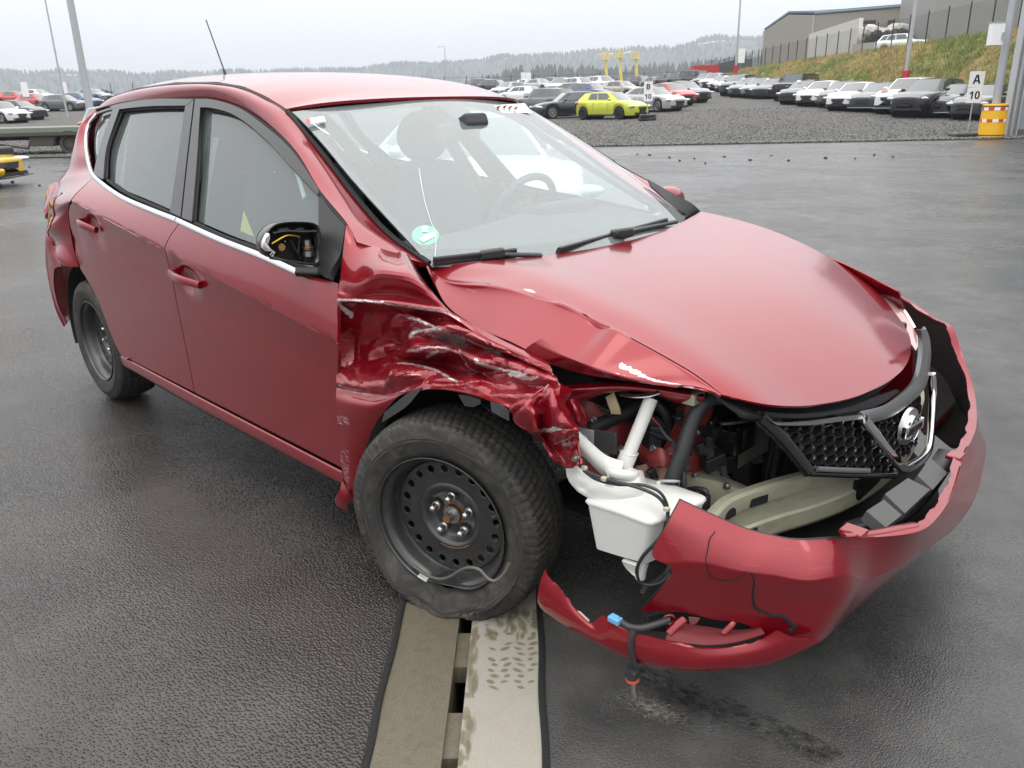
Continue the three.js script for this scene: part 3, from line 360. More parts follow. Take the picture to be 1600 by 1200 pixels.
{
  const K = 9, us = Array.from({ length: K }, (_, i) => i / (K - 1));
  const rows = [-0.70, -0.62, -0.42, -0.15, 0.12, 0.34, 0.5].map((z) => us.map((u) => hoodP(u, z)));
  const crease = [[-0.302,0.938,0.635],[-0.201,0.914,0.645],[-0.059,0.916,0.63],[0.084,0.908,0.605],[0.234,0.888,0.6],[0.359,0.861,0.6],[0.469,0.831,0.595],[0.565,0.798,0.585],[0.638,0.761,0.575]];
  const lip = [[-0.282,0.951,0.655],[-0.154,0.871,0.7],[-0.012,0.836,0.72],[0.141,0.822,0.735],[0.249,0.803,0.735],[0.348,0.787,0.72],[0.43,0.779,0.68],[0.506,0.774,0.635],[0.593,0.774,0.6]];
  rows.push(rows[6].map((p, i) => lerp3(p, crease[i], 0.88)), crease, crease.map((p, i) => lerp3(p, lip[i], 0.14)), lip);
  const hood = add('bonnet', net(rows, 120, 130, (u, v1, p) => { const x1 = v1 * 10, v = (x1 < 6 ? x1 : x1 < 8 ? 6 + (x1 - 6) / 2 : 7 + (x1 - 8) / 2) / 8;
    const g = (a, b, su, sv) => Math.exp(-(((u - a) / su) ** 2) - ((v - b) / sv) ** 2); let d = 0;
    d -= 0.013 * g(0.40, 0.865, 0.05, 0.03) - 0.010 * g(0.46, 0.88, 0.04, 0.04); d += 0.008 * g(0.28, 0.90, 0.10, 0.03) - 0.010 * g(0.57, 0.93, 0.035, 0.06) + 0.008 * g(0.63, 0.92, 0.03, 0.05) - 0.006 * g(0.2, 0.95, 0.08, 0.03);
    return [p[0], p[1] + d, p[2] + d * 0.4];
  }, 0.006), hoodM, 'bonnet creased and scraped along its right edge');
  // the torn under-fold of the bonnet edge
  const fold = [[[0.179,0.81,0.738],[0.289,0.798,0.742],[0.399,0.785,0.7],[0.479,0.778,0.66],[0.556,0.772,0.62]], [[0.224,0.841,0.748],[0.334,0.828,0.752],[0.414,0.804,0.71],[0.487,0.789,0.672],[0.562,0.78,0.63]], [[0.246,0.856,0.742],[0.351,0.83,0.745],[0.41,0.802,0.705],[0.489,0.786,0.664],[0.556,0.776,0.62]]];
  mesh('bonnet_fold', net(fold, 40, 12, null, 0.003), red, hood, 'folded back strip of the bonnet edge');
  add('bonnet_frame', gridGeo(Array.from({ length: 13 }, (_, i) => Array.from({ length: 25 }, (_, j) => { const p = hoodP(mix(0.02, 0.985, i / 12), mix(-0.66, 0.56, j / 24)); return [p[0] - 0.004, p[1] - 0.035, p[2]]; })), 0.008), blackM);
}
add('cowl_cover', loft([[[-0.30, 0.945, -0.66], [-0.12, 0.915, -0.3], [-0.10, 0.91, 0], [-0.12, 0.915, 0.3], [-0.24, 0.93, 0.58]], [[-0.17, 0.905, -0.64], [-0.03, 0.875, -0.3], [-0.01, 0.87, 0], [-0.03, 0.865, 0.3], [-0.15, 0.86, 0.54]]], 30, 4, 0.01), blackP);
add('cowl_corner_trim', loft([[[-0.468,1.077,-0.655],[-0.363,1.031,-0.675],[-0.269,0.991,-0.69],[-0.239,0.965,-0.7]], [[-0.44,1.055,-0.635],[-0.356,0.994,-0.65],[-0.288,0.944,-0.66],[-0.261,0.951,-0.7]]], 16, 6, 0.006), blackP);

const chrome2 = std({ color: lin(0.66, 0.66, 0.65), metalness: 1, roughness: 0.25 });
// --- crushed right wing ---
const facet = (x, y, k) => { const i = Math.floor(x), j = Math.floor(y), f = x - i, g = y - j, h = (a, b) => hash(i + a, j + b, k); return f + g < 1 ? h(0, 0) + (h(1, 0) - h(0, 0)) * f + (h(0, 1) - h(0, 0)) * g : h(1, 1) + (h(0, 1) - h(1, 1)) * (1 - f) + (h(1, 0) - h(1, 1)) * (1 - g); }; // folded flats between sharp creases
{
  const rows = [
    [[-0.503,1.062,0.765],[-0.469,1.025,0.75],[-0.399,1.001,0.735],[-0.343,0.988,0.715],[-0.315,0.987,0.7],[-0.222,0.925,0.715],[-0.105,0.868,0.735],[0.012,0.838,0.735],[0.146,0.819,0.74],[0.259,0.804,0.745]],
    [[-0.446,0.932,0.832],[-0.356,0.927,0.838],[-0.271,0.962,0.832],[-0.199,0.967,0.822],[-0.157,0.957,0.8],[-0.116,0.912,0.772],[-0.058,0.868,0.758],[0.038,0.838,0.752],[0.168,0.822,0.758],[0.278,0.804,0.755]],
    [[-0.436,0.891,0.852],[-0.372,0.881,0.838],[-0.301,0.894,0.812],[-0.227,0.901,0.795],[-0.163,0.895,0.78],[-0.094,0.886,0.772],[-0.041,0.867,0.764],[0.049,0.836,0.758],[0.177,0.821,0.765],[0.291,0.804,0.762]],
    [[-0.418,0.872,0.868],[-0.316,0.884,0.866],[-0.225,0.892,0.855],[-0.153,0.894,0.838],[-0.085,0.893,0.822],[-0.036,0.89,0.806],[-0.003,0.873,0.788],[0.067,0.837,0.77],[0.189,0.818,0.772],[0.3,0.802,0.768]],
    [[-0.45,0.843,0.852],[-0.376,0.849,0.828],[-0.287,0.854,0.808],[-0.212,0.859,0.795],[-0.136,0.86,0.785],[-0.058,0.859,0.782],[0.001,0.849,0.775],[0.074,0.827,0.766],[0.195,0.813,0.772],[0.309,0.799,0.773]],
    [[-0.466,0.8,0.846],[-0.413,0.792,0.812],[-0.32,0.811,0.788],[-0.18,0.851,0.818],[-0.076,0.85,0.828],[0,0.85,0.818],[0.064,0.848,0.808],[0.116,0.829,0.788],[0.215,0.813,0.783],[0.317,0.795,0.778]],
    [[-0.478,0.749,0.846],[-0.448,0.734,0.798],[-0.359,0.744,0.765],[-0.24,0.77,0.762],[-0.147,0.791,0.768],[-0.069,0.792,0.755],[0.016,0.792,0.752],[0.106,0.798,0.758],[0.224,0.799,0.775],[0.325,0.787,0.778]],
    [[-0.476,0.705,0.852],[-0.452,0.691,0.802],[-0.346,0.712,0.782],[-0.192,0.752,0.812],[-0.082,0.782,0.822],[0.017,0.799,0.818],[0.097,0.791,0.826],[0.169,0.793,0.808],[0.269,0.791,0.8],[0.342,0.784,0.788]],
    [[-0.474,0.664,0.858],[-0.431,0.653,0.818],[-0.336,0.681,0.792],[-0.244,0.708,0.775],[-0.147,0.726,0.772],[-0.067,0.729,0.758],[0.038,0.735,0.77],[0.152,0.747,0.782],[0.261,0.759,0.788],[0.352,0.774,0.79]],
    [[-0.467,0.631,0.866],[-0.363,0.638,0.862],[-0.257,0.661,0.848],[-0.166,0.705,0.832],[-0.079,0.728,0.832],[0.03,0.733,0.838],[0.095,0.742,0.822],[0.189,0.74,0.818],[0.285,0.745,0.818],[0.361,0.765,0.8]],
    [[-0.454,0.615,0.876],[-0.335,0.628,0.872],[-0.225,0.642,0.862],[-0.125,0.678,0.86],[-0.057,0.703,0.852],[0.026,0.711,0.842],[0.111,0.718,0.838],[0.193,0.718,0.834],[0.273,0.717,0.828],[0.358,0.738,0.805]],
    [[-0.479,0.593,0.862],[-0.361,0.604,0.856],[-0.235,0.627,0.856],[-0.107,0.667,0.862],[-0.03,0.694,0.866],[0.054,0.71,0.864],[0.14,0.716,0.86],[0.212,0.711,0.852],[0.274,0.704,0.84],[0.345,0.708,0.8]],
  ];
  const tex = canvasTex(2048, 1536, (c, w, h) => {
    c.fillStyle = '#830c1b'; c.fillRect(0, 0, w, h); grime(c, w, h, 1500, 0.22);
    const X = (a) => a / 9 * w, Y = (b) => b / 11 * h;
    const chip = (pts, lw, n = 26, a = 0.95, tone = 196) => { for (let i = 0; i + 1 < pts.length; i++) for (let k = 0; k < n; k++) { const t = k / n, x = X(mix(pts[i][0], pts[i + 1][0], t)), y = Y(mix(pts[i][1], pts[i + 1][1], t)), g = tone + rr(-24, 22) | 0; c.fillStyle = `rgba(${g},${g},${g - 4},${a * rr(0.5, 1)})`; c.beginPath(); c.ellipse(x + rr(-7, 7), y + rr(-lw, lw) * 0.6, rr(5, 22), lw * rr(0.3, 1.15), rr(-0.1, 0.5), 0, 7); c.fill(); } };
    const scuff = (x0, y0, x1, y1, n, a = 0.5, dark = 0.3) => { for (let k = 0; k < n; k++) { const x = X(rr(x0, x1)), y = Y(rr(y0, y1)), L = rr(30, 190); c.strokeStyle = rnd() < dark ? `rgba(60,14,20,${a * rnd()})` : `rgba(${190 + 40 * rnd() | 0},${150 + 50 * rnd() | 0},${150 + 50 * rnd() | 0},${a * rnd()})`; c.lineWidth = rr(0.6, 3); c.beginPath(); c.moveTo(x, y); c.lineTo(x + L, y + L * rr(-0.02, 0.06)); c.stroke(); } };
    scuff(1.6, 4.6, 7.6, 9.6, 700, 0.8, 0.45); scuff(0.05, 4.2, 0.9, 8.6, 70, 0.5, 0.5); scuff(2.4, 5.0, 6, 6.4, 170, 0.7);
    for (let k = 0; k < 420; k++) { const g = rr(172, 222) | 0; c.fillStyle = `rgba(${g},${g},${g - 3},${rr(0.5, 1)})`; c.beginPath(); c.ellipse(X(Math.abs(rr(-0.09, 0.09)) * (0.4 + noise2(k * 0.05, 1, 3))), Y(rr(3.0, 8.4)), rr(5, 16), rr(4, 15), 0, 0, 7); c.fill(); }
    chip([[0.1, 3.05], [0.6, 2.95], [1.4, 3.0], [2.2, 3.02]], 12, 30); chip([[2.2, 3.1], [3.4, 3.05], [4.4, 3.05], [5.4, 3.05], [6.2, 3.1]], 9, 26, 0.75, 180);
    chip([[0.06, 3.2], [0.3, 4.0], [0.75, 4.5]], 26, 40); chip([[0.03, 4.2], [0.05, 5.6], [0.02, 7.5]], 15, 40); chip([[0.02, 6.6], [0.16, 7.2], [0.1, 8.0]], 22, 40);
    chip([[3.0, 4.95], [3.6, 4.9], [4.2, 5.0]], 8); chip([[3.5, 6.1], [3.9, 5.6], [4.2, 5.35], [4.8, 5.3], [5.4, 5.45], [6.0, 5.5]], 30, 46); chip([[4.4, 5.7], [5.2, 5.9], [5.9, 5.85]], 24, 40); chip([[6.1, 5.4], [6.7, 5.7], [7.0, 5.8]], 16, 30); chip([[6.9, 5.4], [7.0, 6.4]], 12, 26);
    chip([[3.1, 7.05], [4.2, 6.9], [5.2, 7.0], [5.6, 7.7], [6.3, 8.1]], 7, 34); chip([[3.9, 7.6], [4.4, 7.1]], 14, 24); chip([[3.0, 8.6], [4.0, 8.9], [4.9, 9.3], [5.2, 9.5]], 11, 34); chip([[6.0, 7.0], [6.6, 7.2], [7.4, 7.35], [8.1, 7.45]], 17, 44); chip([[7.3, 7.6], [8.0, 7.6], [8.25, 7.2]], 15, 30);
    chip([[0.05, 10.1], [0.5, 10.3], [1.0, 10.4]], 12, 22); chip([[0.4, 10.7], [1.0, 10.75], [1.8, 10.6]], 13, 34); chip([[2.0, 10.4], [2.8, 10.4]], 8); chip([[4.6, 10.9], [6.1, 10.9]], 6);
    chip([[8.6, 9.2], [8.8, 10.4]], 16, 40); for (let k = 0; k < 260; k++) { const g = rr(150, 225) | 0; c.fillStyle = `rgba(${g},${g},${g},0.8)`; c.fillRect(X(rr(2.5, 8.8)), Y(rr(4, 9.5)), rr(1, 5), rr(1, 4)); }
  });
  const wing = add('front_wing', toCreasedNormals(net(rows, 120, 92, (u, v, p) => {
    const m = sstep(0.13, 0.30, u) * (1 - sstep(0.93, 1, u)) * sstep(0.3, 0.42, v) * (1 - sstep(0.84, 0.96, v));
    const a = facet(u * 7 + v * 2.2, v * 6.5 - u * 1.5, 3), b = facet(u * 15 + v * 3, v * 15 - u * 5, 8), e = facet(u * 34, v * 30, 14);
    const d = m * (0.060 * (a - 0.5) + 0.034 * (b - 0.5) + 0.009 * (e - 0.5)) + 0.004 * sstep(0.25, 0.3, v) * (noise2(u * 60, v * 14, 12) - 0.5) * (1 - sstep(0.25, 0.5, u));
    return [p[0] + d * 0.1, p[1] + d * 0.45, p[2] + d];
  }, 0.004), 0.34), paint({ color: 0xffffff, map: tex }), 'crushed front wing with bare scraped metal');
  // lower rear of the wing behind the wheel
  const low = [
    [...[[-0.479,0.593,0.862],[-0.374,0.605,0.858],[-0.25,0.625,0.856],[-0.118,0.666,0.862]]], [...[[-0.466,0.58,0.872],[-0.375,0.59,0.868],[-0.266,0.605,0.868],[-0.151,0.649,0.868]]], [...[[-0.455,0.558,0.882],[-0.363,0.573,0.884],[-0.276,0.587,0.88],[-0.187,0.625,0.87]]],
    [...[[-0.464,0.499,0.88],[-0.394,0.514,0.88],[-0.331,0.523,0.874],[-0.273,0.546,0.864]]], [...[[-0.475,0.421,0.874],[-0.419,0.433,0.874],[-0.38,0.443,0.868],[-0.347,0.453,0.858]]], [...[[-0.483,0.341,0.868],[-0.44,0.35,0.868],[-0.415,0.352,0.862],[-0.398,0.354,0.852]]], [...[[-0.486,0.287,0.862],[-0.456,0.277,0.862],[-0.437,0.263,0.858],[-0.428,0.253,0.848]]], [...[[-0.505,0.217,0.852],[-0.477,0.21,0.85],[-0.453,0.2,0.848],[-0.444,0.18,0.842]]]];
  const t2 = canvasTex(512, 512, (c, w, h) => { c.fillStyle = '#830c1b'; c.fillRect(0, 0, w, h); grime(c, w, h, 600, 0.3); for (let k = 0; k < 260; k++) { const g = rr(150, 220) | 0, y = k < 90 ? rr(0.0, 0.08) : k < 130 ? rr(0.40, 0.46) : rr(0.62, 0.86); c.fillStyle = `rgba(${g},${g - 16},${g - 16},${rr(0.3, 0.9)})`; c.beginPath(); c.ellipse(w * (k < 90 ? rr(0.02, 0.55) : rr(0.0, 0.30)), h * y, rr(4, 34), rr(0.5, 2.2), rr(0.0, 0.25), 0, 7); c.fill(); } });
  mesh('wing_lower_panel', net(low, 30, 60, null, 0.004), paint({ color: 0xffffff, map: t2, clearcoatRoughness: 0.1 }), wing);
  mesh('torn_flap', net([[[-0.486,0.281,0.87],[-0.455,0.252,0.87],[-0.47,0.207,0.86]], [[-0.49,0.25,0.885],[-0.48,0.225,0.88],[-0.472,0.21,0.87]], [[-0.525,0.211,0.88],[-0.523,0.185,0.875],[-0.486,0.172,0.86]]], 14, 10, null, 0.003), red, wing);
  // crumpled front end of the wing over the missing headlight
  const cor = [
    [[0.253,0.721,0.85],[0.293,0.743,0.835],[0.309,0.762,0.8],[0.323,0.771,0.775],[0.353,0.751,0.755]],
    [[0.259,0.713,0.862],[0.303,0.734,0.862],[0.311,0.73,0.82],[0.356,0.762,0.825],[0.351,0.731,0.775]],
    [[0.255,0.681,0.84],[0.332,0.727,0.872],[0.312,0.704,0.812],[0.37,0.733,0.832],[0.379,0.711,0.79]],
    [[0.275,0.664,0.835],[0.333,0.697,0.86],[0.303,0.667,0.805],[0.384,0.704,0.835],[0.411,0.691,0.8]],
    [[0.298,0.646,0.82],[0.324,0.653,0.83],[0.308,0.639,0.8],[0.383,0.678,0.825],[0.417,0.685,0.795]],
    [[0.298,0.623,0.8],[0.321,0.625,0.81],[0.319,0.615,0.785],[0.377,0.646,0.8],[0.396,0.654,0.775]],
    [[0.333,0.597,0.8],[0.345,0.596,0.8],[0.36,0.599,0.79],[0.386,0.617,0.79],[0.402,0.626,0.775]],
    [[0.34,0.576,0.79],[0.36,0.576,0.79],[0.376,0.577,0.785],[0.403,0.589,0.785],[0.41,0.595,0.77]]];
  const t3 = canvasTex(1024, 1024, (c, w, h) => { c.fillStyle = '#830c1b'; c.fillRect(0, 0, w, h); grime(c, w, h, 500, 0.3); const X = (a) => a / 4 * w, Y = (b) => b / 7 * h; const chip = (pts, lw, n) => { for (let i = 0; i + 1 < pts.length; i++) for (let k = 0; k < n; k++) { const t = rnd(), g = rr(170, 225) | 0; c.fillStyle = `rgba(${g},${g},${g - 4},${rr(0.5, 1)})`; c.beginPath(); c.ellipse(X(mix(pts[i][0], pts[i + 1][0], t)) + rr(-lw, lw), Y(mix(pts[i][1], pts[i + 1][1], t)) + rr(-lw, lw) * 0.6, rr(3, lw), rr(2, lw * 0.5), rr(0, 3), 0, 7); c.fill(); } };
    chip([[2.5, 0.2], [2.1, 1], [2.0, 2.2], [2.0, 3.4]], 22, 70); chip([[2.3, 3.4], [3.2, 3.5]], 36, 70); chip([[2.1, 4.2], [2.2, 5.4], [2.0, 6.5]], 9, 40); chip([[2.3, 4.9], [3.4, 4.6]], 10, 40); });
  mesh('wing_nose', toCreasedNormals(net(cor, 44, 52, (u, v, p) => { const d = 0.030 * (facet(u * 4.5, v * 6, 21) - 0.5) + 0.010 * (facet(u * 11, v * 12, 22) - 0.5); return [p[0] + d * 0.5, p[1] + d * 0.3, p[2] + d]; }, 0.004), 0.34), paint({ color: 0xffffff, map: t3 }), wing);
  for (const p of [[0.385,0.647,0.8],[0.404,0.611,0.79]]) mesh('bolt', merge([cyl(0.009, 0.009, 0.008, 6, p[0], p[1], p[2] + 0.004, Math.PI / 2), cyl(0.005, 0.005, 0.02, 10, p[0], p[1], p[2] + 0.006, Math.PI / 2)]), steel, wing);
}
{ // undamaged left wing
  const P = []; const topL = [[-0.44, 1.0, 0.76], [-0.28, 0.955, 0.705], [0.05, 0.90, 0.715], [0.35, 0.83, 0.71], [0.55, 0.765, 0.69]], n = 40, tl = poly(topL, n);
  for (let j = 0; j <= 14; j++) { const v = j / 14, row = []; for (let i = 0; i <= n; i++) { const x = mix(-0.505, 0.62, i / n), arch = Math.abs(x) < 0.36 ? 0.308 + Math.sqrt(0.36 ** 2 - x * x) : 0.3, y = mix(arch, tl[i][1], v), q = sstep(0.62, 1, v); row.push([mix(x, tl[i][0], v), y, mix(sideZ(x, Math.min(y, creaseY(x))), tl[i][2], q)]); } P.push(row); }
  const g = mirror(gridGeo(P, 0.006)); add('front_wing', g, red2);
}
// --- wheel arch lining and torn liner scraps ---
const linerM = std({ color: lin(0.012, 0.012, 0.0125), roughness: 0.85 });
{
  const arch = (cx, cy, r, z0, z1, a0, a1, sc = 1) => gridGeo(Array.from({ length: 33 }, (_, i) => { const a = mix(a0, a1, i / 32); return [z0, z1].map((z) => [cx + r * Math.cos(a), cy + r * Math.sin(a) * sc, z]); }), 0.004);
  add('wheel_arch_liner', arch(-0.03, 0.30, 0.385, 0.40, 0.80, 1.1, 3.3), linerM); add('wheel_arch_liner', arch(-0.03, 0.30, 0.37, -0.80, -0.40, -0.1, 3.3), linerM);
  both('wheel_arch_liner', arch(-2.7, 0.315, 0.375, 0.45, 0.835, -0.35, 3.4), linerM);
  const scraps = [[[[-0.062,0.692,0.87],[-0.11,0.669,0.872],[-0.237,0.577,0.87]], [[-0.071,0.68,0.87],[-0.131,0.624,0.868],[-0.256,0.541,0.866]]], [[[0.066,0.701,0.85],[0.107,0.707,0.85],[0.147,0.707,0.85]], [[0.077,0.671,0.84],[0.111,0.678,0.84],[0.141,0.694,0.845]]], [[[0.183,0.713,0.85],[0.218,0.712,0.85],[0.241,0.7,0.845]], [[0.187,0.687,0.85],[0.221,0.678,0.845],[0.235,0.673,0.84]]]];
  for (const s of scraps) add('liner_scrap', loft(s, 12, 3, 0.004), greyP, 'torn scrap of grey wheel arch liner');
  add('liner_edge', sweep([[-0.258,0.556,0.85],[-0.32,0.479,0.85],[-0.37,0.39,0.845],[-0.408,0.312,0.84]], 0.016, 0.005, [1, 0, 0.6], 24, 6), linerM);
}
// --- wheels ---
const rubber = std({ color: 0xffffff, map: canvasTex(512, 512, (c, w, h) => { c.fillStyle = '#2e2d2b'; c.fillRect(0, 0, w, h); for (let i = 0; i < 2600; i++) { c.fillStyle = ['rgba(96,86,70,0.18)', 'rgba(22,22,22,0.25)', 'rgba(112,104,92,0.18)'][i % 3]; c.beginPath(); c.ellipse(rnd() * w, rnd() * h, rr(1, 16), rr(1, 7), rnd() * 3, 0, 7); c.fill(); } }), roughness: 0.72 });
const rimM = phy({ color: 0xffffff, map: canvasTex(512, 512, (c, w, h) => { c.fillStyle = '#29292a'; c.fillRect(0, 0, w, h); for (let i = 0; i < 700; i++) { c.fillStyle = ['rgba(96,86,70,0.18)', 'rgba(110,80,50,0.10)', 'rgba(10,10,10,0.3)'][i % 3]; c.beginPath(); c.ellipse(rnd() * w, rnd() * h, rr(1, 18), rr(1, 8), rnd() * 3, 0, 7); c.fill(); } }), roughness: 0.36, clearcoat: 0.6, clearcoatRoughness: 0.3 });
const rust = std({ color: lin(0.16, 0.07, 0.03), roughness: 0.9 });
function tyreGeo(flat, nA, deform) { // axis z, outer face towards +z
  const prof = [[0.196, 0.085], [0.207, 0.095], [0.218, 0.100], [0.238, 0.1045], [0.246, 0.1052], [0.248, 0.1065], [0.251, 0.1065], [0.253, 0.1055], [0.256, 0.1075], [0.260, 0.1075], [0.262, 0.105], [0.277, 0.102], [0.290, 0.095], [0.2975, 0.087]];
  for (let i = 0; i <= 22; i++) { const z = 0.083 - 0.166 * i / 22; prof.push([0.3075 - 0.010 * Math.pow(Math.abs(z) / 0.083, 3), z]); }
  for (const q of prof.slice(0, 14).reverse()) prof.push([q[0], -q[1]]);
  const P = []; for (let i = 0; i <= nA; i++) { const a = i / nA * 2 * Math.PI, row = []; prof.forEach(([r0, z], k) => {
    let r = r0; const inTread = k >= 13 && k <= 37, s = Math.abs(z) / 0.083;
    if (inTread) { const zig = a * 84 / (2 * Math.PI) + (z > 0 ? 1 : -1) * 1.1 * s, ph = zig - Math.floor(zig); const groove = ph < 0.26 && s > 0.16; const rib = Math.abs(s - 0.42) < 0.055 || Math.abs(s - 0.04) < 0.05; if (groove || rib) r -= 0.0055; else { const si = zig * 4 - Math.floor(zig * 4); if (si < 0.3) r -= 0.0022; } }
    if (k >= 10 && k <= 12) { const q = a * 72 / (2 * Math.PI), ph = q - Math.floor(q); if (ph < 0.3) r -= 0.003; }
    let p = [r * Math.cos(a), r * Math.sin(a), z + 0.0]; if (deform) p = deform(p, r, a, z); row.push(p); }); P.push(row); }
  return gridGeo(P);
}
function rimParts() {
  const lathe = (pts) => { const g = new THREE.LatheGeometry(pts.map((p) => new THREE.Vector2(p[0], p[1])), 96); g.rotateX(Math.PI / 2); return g; };
  const barrel = lathe([[0.178, 0.030], [0.184, 0.033], [0.188, 0.044], [0.191, 0.060], [0.196, 0.076], [0.206, 0.082], [0.2135, 0.088], [0.2175, 0.096], [0.2175, 0.0985], [0.2135, 0.099], [0.210, 0.090], [0.2085, 0.07], [0.205, 0.04], [0.19, 0], [0.186, -0.05], [0.2, -0.09], [0.216, -0.098]].map((p) => p));
  const sh = new THREE.Shape(); sh.absarc(0, 0, 0.180, 0, Math.PI * 2); const hole = new THREE.Path(); hole.absarc(0, 0, 0.108, 0, Math.PI * 2, true); sh.holes.push(hole);
  for (let k = 0; k < 20; k++) { const a = k / 20 * 2 * Math.PI + 0.08, h = new THREE.Path(); h.absarc(0.157 * Math.cos(a), 0.157 * Math.sin(a), 0.0130, 0, Math.PI * 2, true); sh.holes.push(h); }
  const disc = new THREE.ExtrudeGeometry(sh, { depth: 0.004, bevelEnabled: true, bevelSize: 0.0015, bevelThickness: 0.002, bevelSegments: 2, curveSegments: 20 }); disc.translate(0, 0, 0.030);
  { const p = disc.attributes.position, u = disc.attributes.uv; for (let i = 0; i < p.count; i++) { const r = Math.hypot(p.getX(i), p.getY(i)); u.setXY(i, p.getX(i) * 2.3 + 0.5, p.getY(i) * 2.3 + 0.5); } disc.computeVertexNormals(); }
  const dish = lathe([[0.109, 0.036], [0.102, 0.040], [0.094, 0.039], [0.086, 0.030], [0.078, 0.016], [0.07, 0.010], [0.045, 0.010], [0.040, 0.014], [0.034, 0.016], [0.033, 0.006], [0.001, 0.004]]);
  for (const g of [barrel, disc, dish]) g.scale(0.925, 0.925, 1);
  return [barrel, disc, dish];
}
const [barrelG, discG, dishG] = rimParts();
const nutG = merge([cyl(0.0125, 0.014, 0.006, 20, 0, 0, 0.012, Math.PI / 2), cyl(0.0105, 0.0105, 0.020, 6, 0, 0, 0.024, Math.PI / 2), at(new THREE.SphereGeometry(0.0095, 14, 7, 0, 6.2832, 0, 1.5708), 0, 0, 0.033, Math.PI / 2)]);
function makeWheel(pos, ry, rx, flat, rough) {
  const w = new THREE.Group(); w.name = 'wheel'; w.position.set(...pos); w.rotation.set(rx, ry, 0, 'YXZ'); car.add(w);
  const tg = flat ? tyreGeo(1, 576, (p, r, a, z) => {
    const fl = (r - 0.196) / 0.111, down = -Math.sin(a), c = Math.cos(a); let [x, y, q] = p;
    if (down > 0.35) { const k = sstep(0.35, 0.95, down), lim = -0.254 + 0.012 * sstep(0.0, -0.2, x) + 0.003 * Math.sin(x * 30); if (y < lim) { const over = lim - y; y = lim + 0.06 * (y - lim); q += (z > 0 ? 1 : -1) * 0.9 * over * (1 - Math.abs(z) / 0.13) + 0.012 * k; } q += 0.026 * k * Math.sin(Math.PI * clamp(fl)) * (z > 0 ? 1 : 0.6) + (z > 0 && r < 0.262 ? 0.012 * k * Math.sin(x * 38 + 1) : 0); }
    return [x, y, q];
  }) : tyreGeo(0, 288);
  if (!flat) { const p = tg.attributes.position; for (let i = 0; i < p.count; i++) if (p.getY(i) < -0.300) { p.setY(i, -0.300); } tg.computeVertexNormals(); }
  if (flat) tg.scale(1, 1, 0.94); mesh('tyre', tg, rubber, w, flat ? 'flat tyre folded under the bent rim' : undefined);
  let bg = barrelG.clone();
  if (flat) { const p = bg.attributes.position; for (let i = 0; i < p.count; i++) { const x = p.getX(i), y = p.getY(i), z = p.getZ(i), r = Math.hypot(x, y), a = Math.atan2(y, x), d = a + Math.PI / 2 - 0.05; if (r > 0.172 && z > 0.03) { const k = sstep(0.176, 0.199, r) * Math.exp(-((d / 0.27) ** 2)); const f = 1 - 0.16 * k; p.setXY(i, x * f, y * f); p.setZ(i, z + 0.020 * k * Math.cos(d * 5)); } } bg.computeVertexNormals(); }
  const rim = mesh('rim', merge([bg, discG.clone(), dishG.clone()]), rimM, w, flat ? 'black steel rim with its lower lip bent' : undefined);
  for (let k = 0; k < 5; k++) { const a = k / 5 * 2 * Math.PI + (flat ? 0.33 : 0.9); const n = mesh('lug_nut', nutG, chrome2, w); n.position.set(0.0555 * Math.cos(a), 0.0555 * Math.sin(a), 0.008); }
  mesh('hub', merge([cyl(0.026, 0.027, 0.024, 30, 0, 0, 0.016, Math.PI / 2), cyl(0.012, 0.017, 0.036, 18, 0, 0, 0.034, Math.PI / 2)]), steel, w); mesh('axle_tip', cyl(0.011, 0.0115, 0.008, 18, 0, 0, 0.054, Math.PI / 2), rust, w); mesh('hub_rust_ring', at(new THREE.TorusGeometry(0.031, 0.0035, 8, 40), 0, 0, 0.013), rust, w);
  mesh('valve', merge([rod([0.176 * Math.cos(0.3), 0.176 * Math.sin(0.3), 0.04], [0.160 * Math.cos(0.3), 0.160 * Math.sin(0.3), 0.068], 0.0042, 8), rod([0.168 * Math.cos(0.3), 0.168 * Math.sin(0.3), 0.059], [0.158 * Math.cos(0.3), 0.158 * Math.sin(0.3), 0.070], 0.0055, 8)]), greyP, w);
  if (flat) {
    const wt = []; for (let k = 0; k <= 6; k++) { const a = -1.98 + 0.16 * k / 6; wt.push([0.187 * Math.cos(a), 0.187 * Math.sin(a), 0.094]); } mesh('balance_weight', sweep(wt, 0.012, 0.004, (p) => [-p[0], -p[1], 0.06], 12, 8), std({ color: lin(0.5, 0.5, 0.49), roughness: 0.6 }), w);
    for (const a of [-0.05, -0.36]) mesh('vent_glimpse', cyl(0.0115, 0.0115, 0.003, 20, 0.1455 * Math.cos(a), 0.1455 * Math.sin(a), 0.026, Math.PI / 2), steel, w);
    const arc = (r, z, a0, a1) => Array.from({ length: 12 }, (_, i) => { const a = mix(a0, a1, i / 11); return [r * Math.cos(a), r * Math.sin(a), z]; });
    mesh('rust_ring', sweep(arc(0.0955, 0.0415, -1.9, -0.9), 0.0022, 0.001, [0, 0, 1], 40, 6), rust, w);
  }
  mesh('brake_disc', merge([cyl(0.135, 0.135, 0.022, 40, 0, 0, -0.045, Math.PI / 2), cyl(0.06, 0.06, 0.04, 24, 0, 0, -0.02, Math.PI / 2)]), rust, w);
  return w;
}
makeWheel([-0.052, 0.301, 0.778], 0.32, 0.0, true);
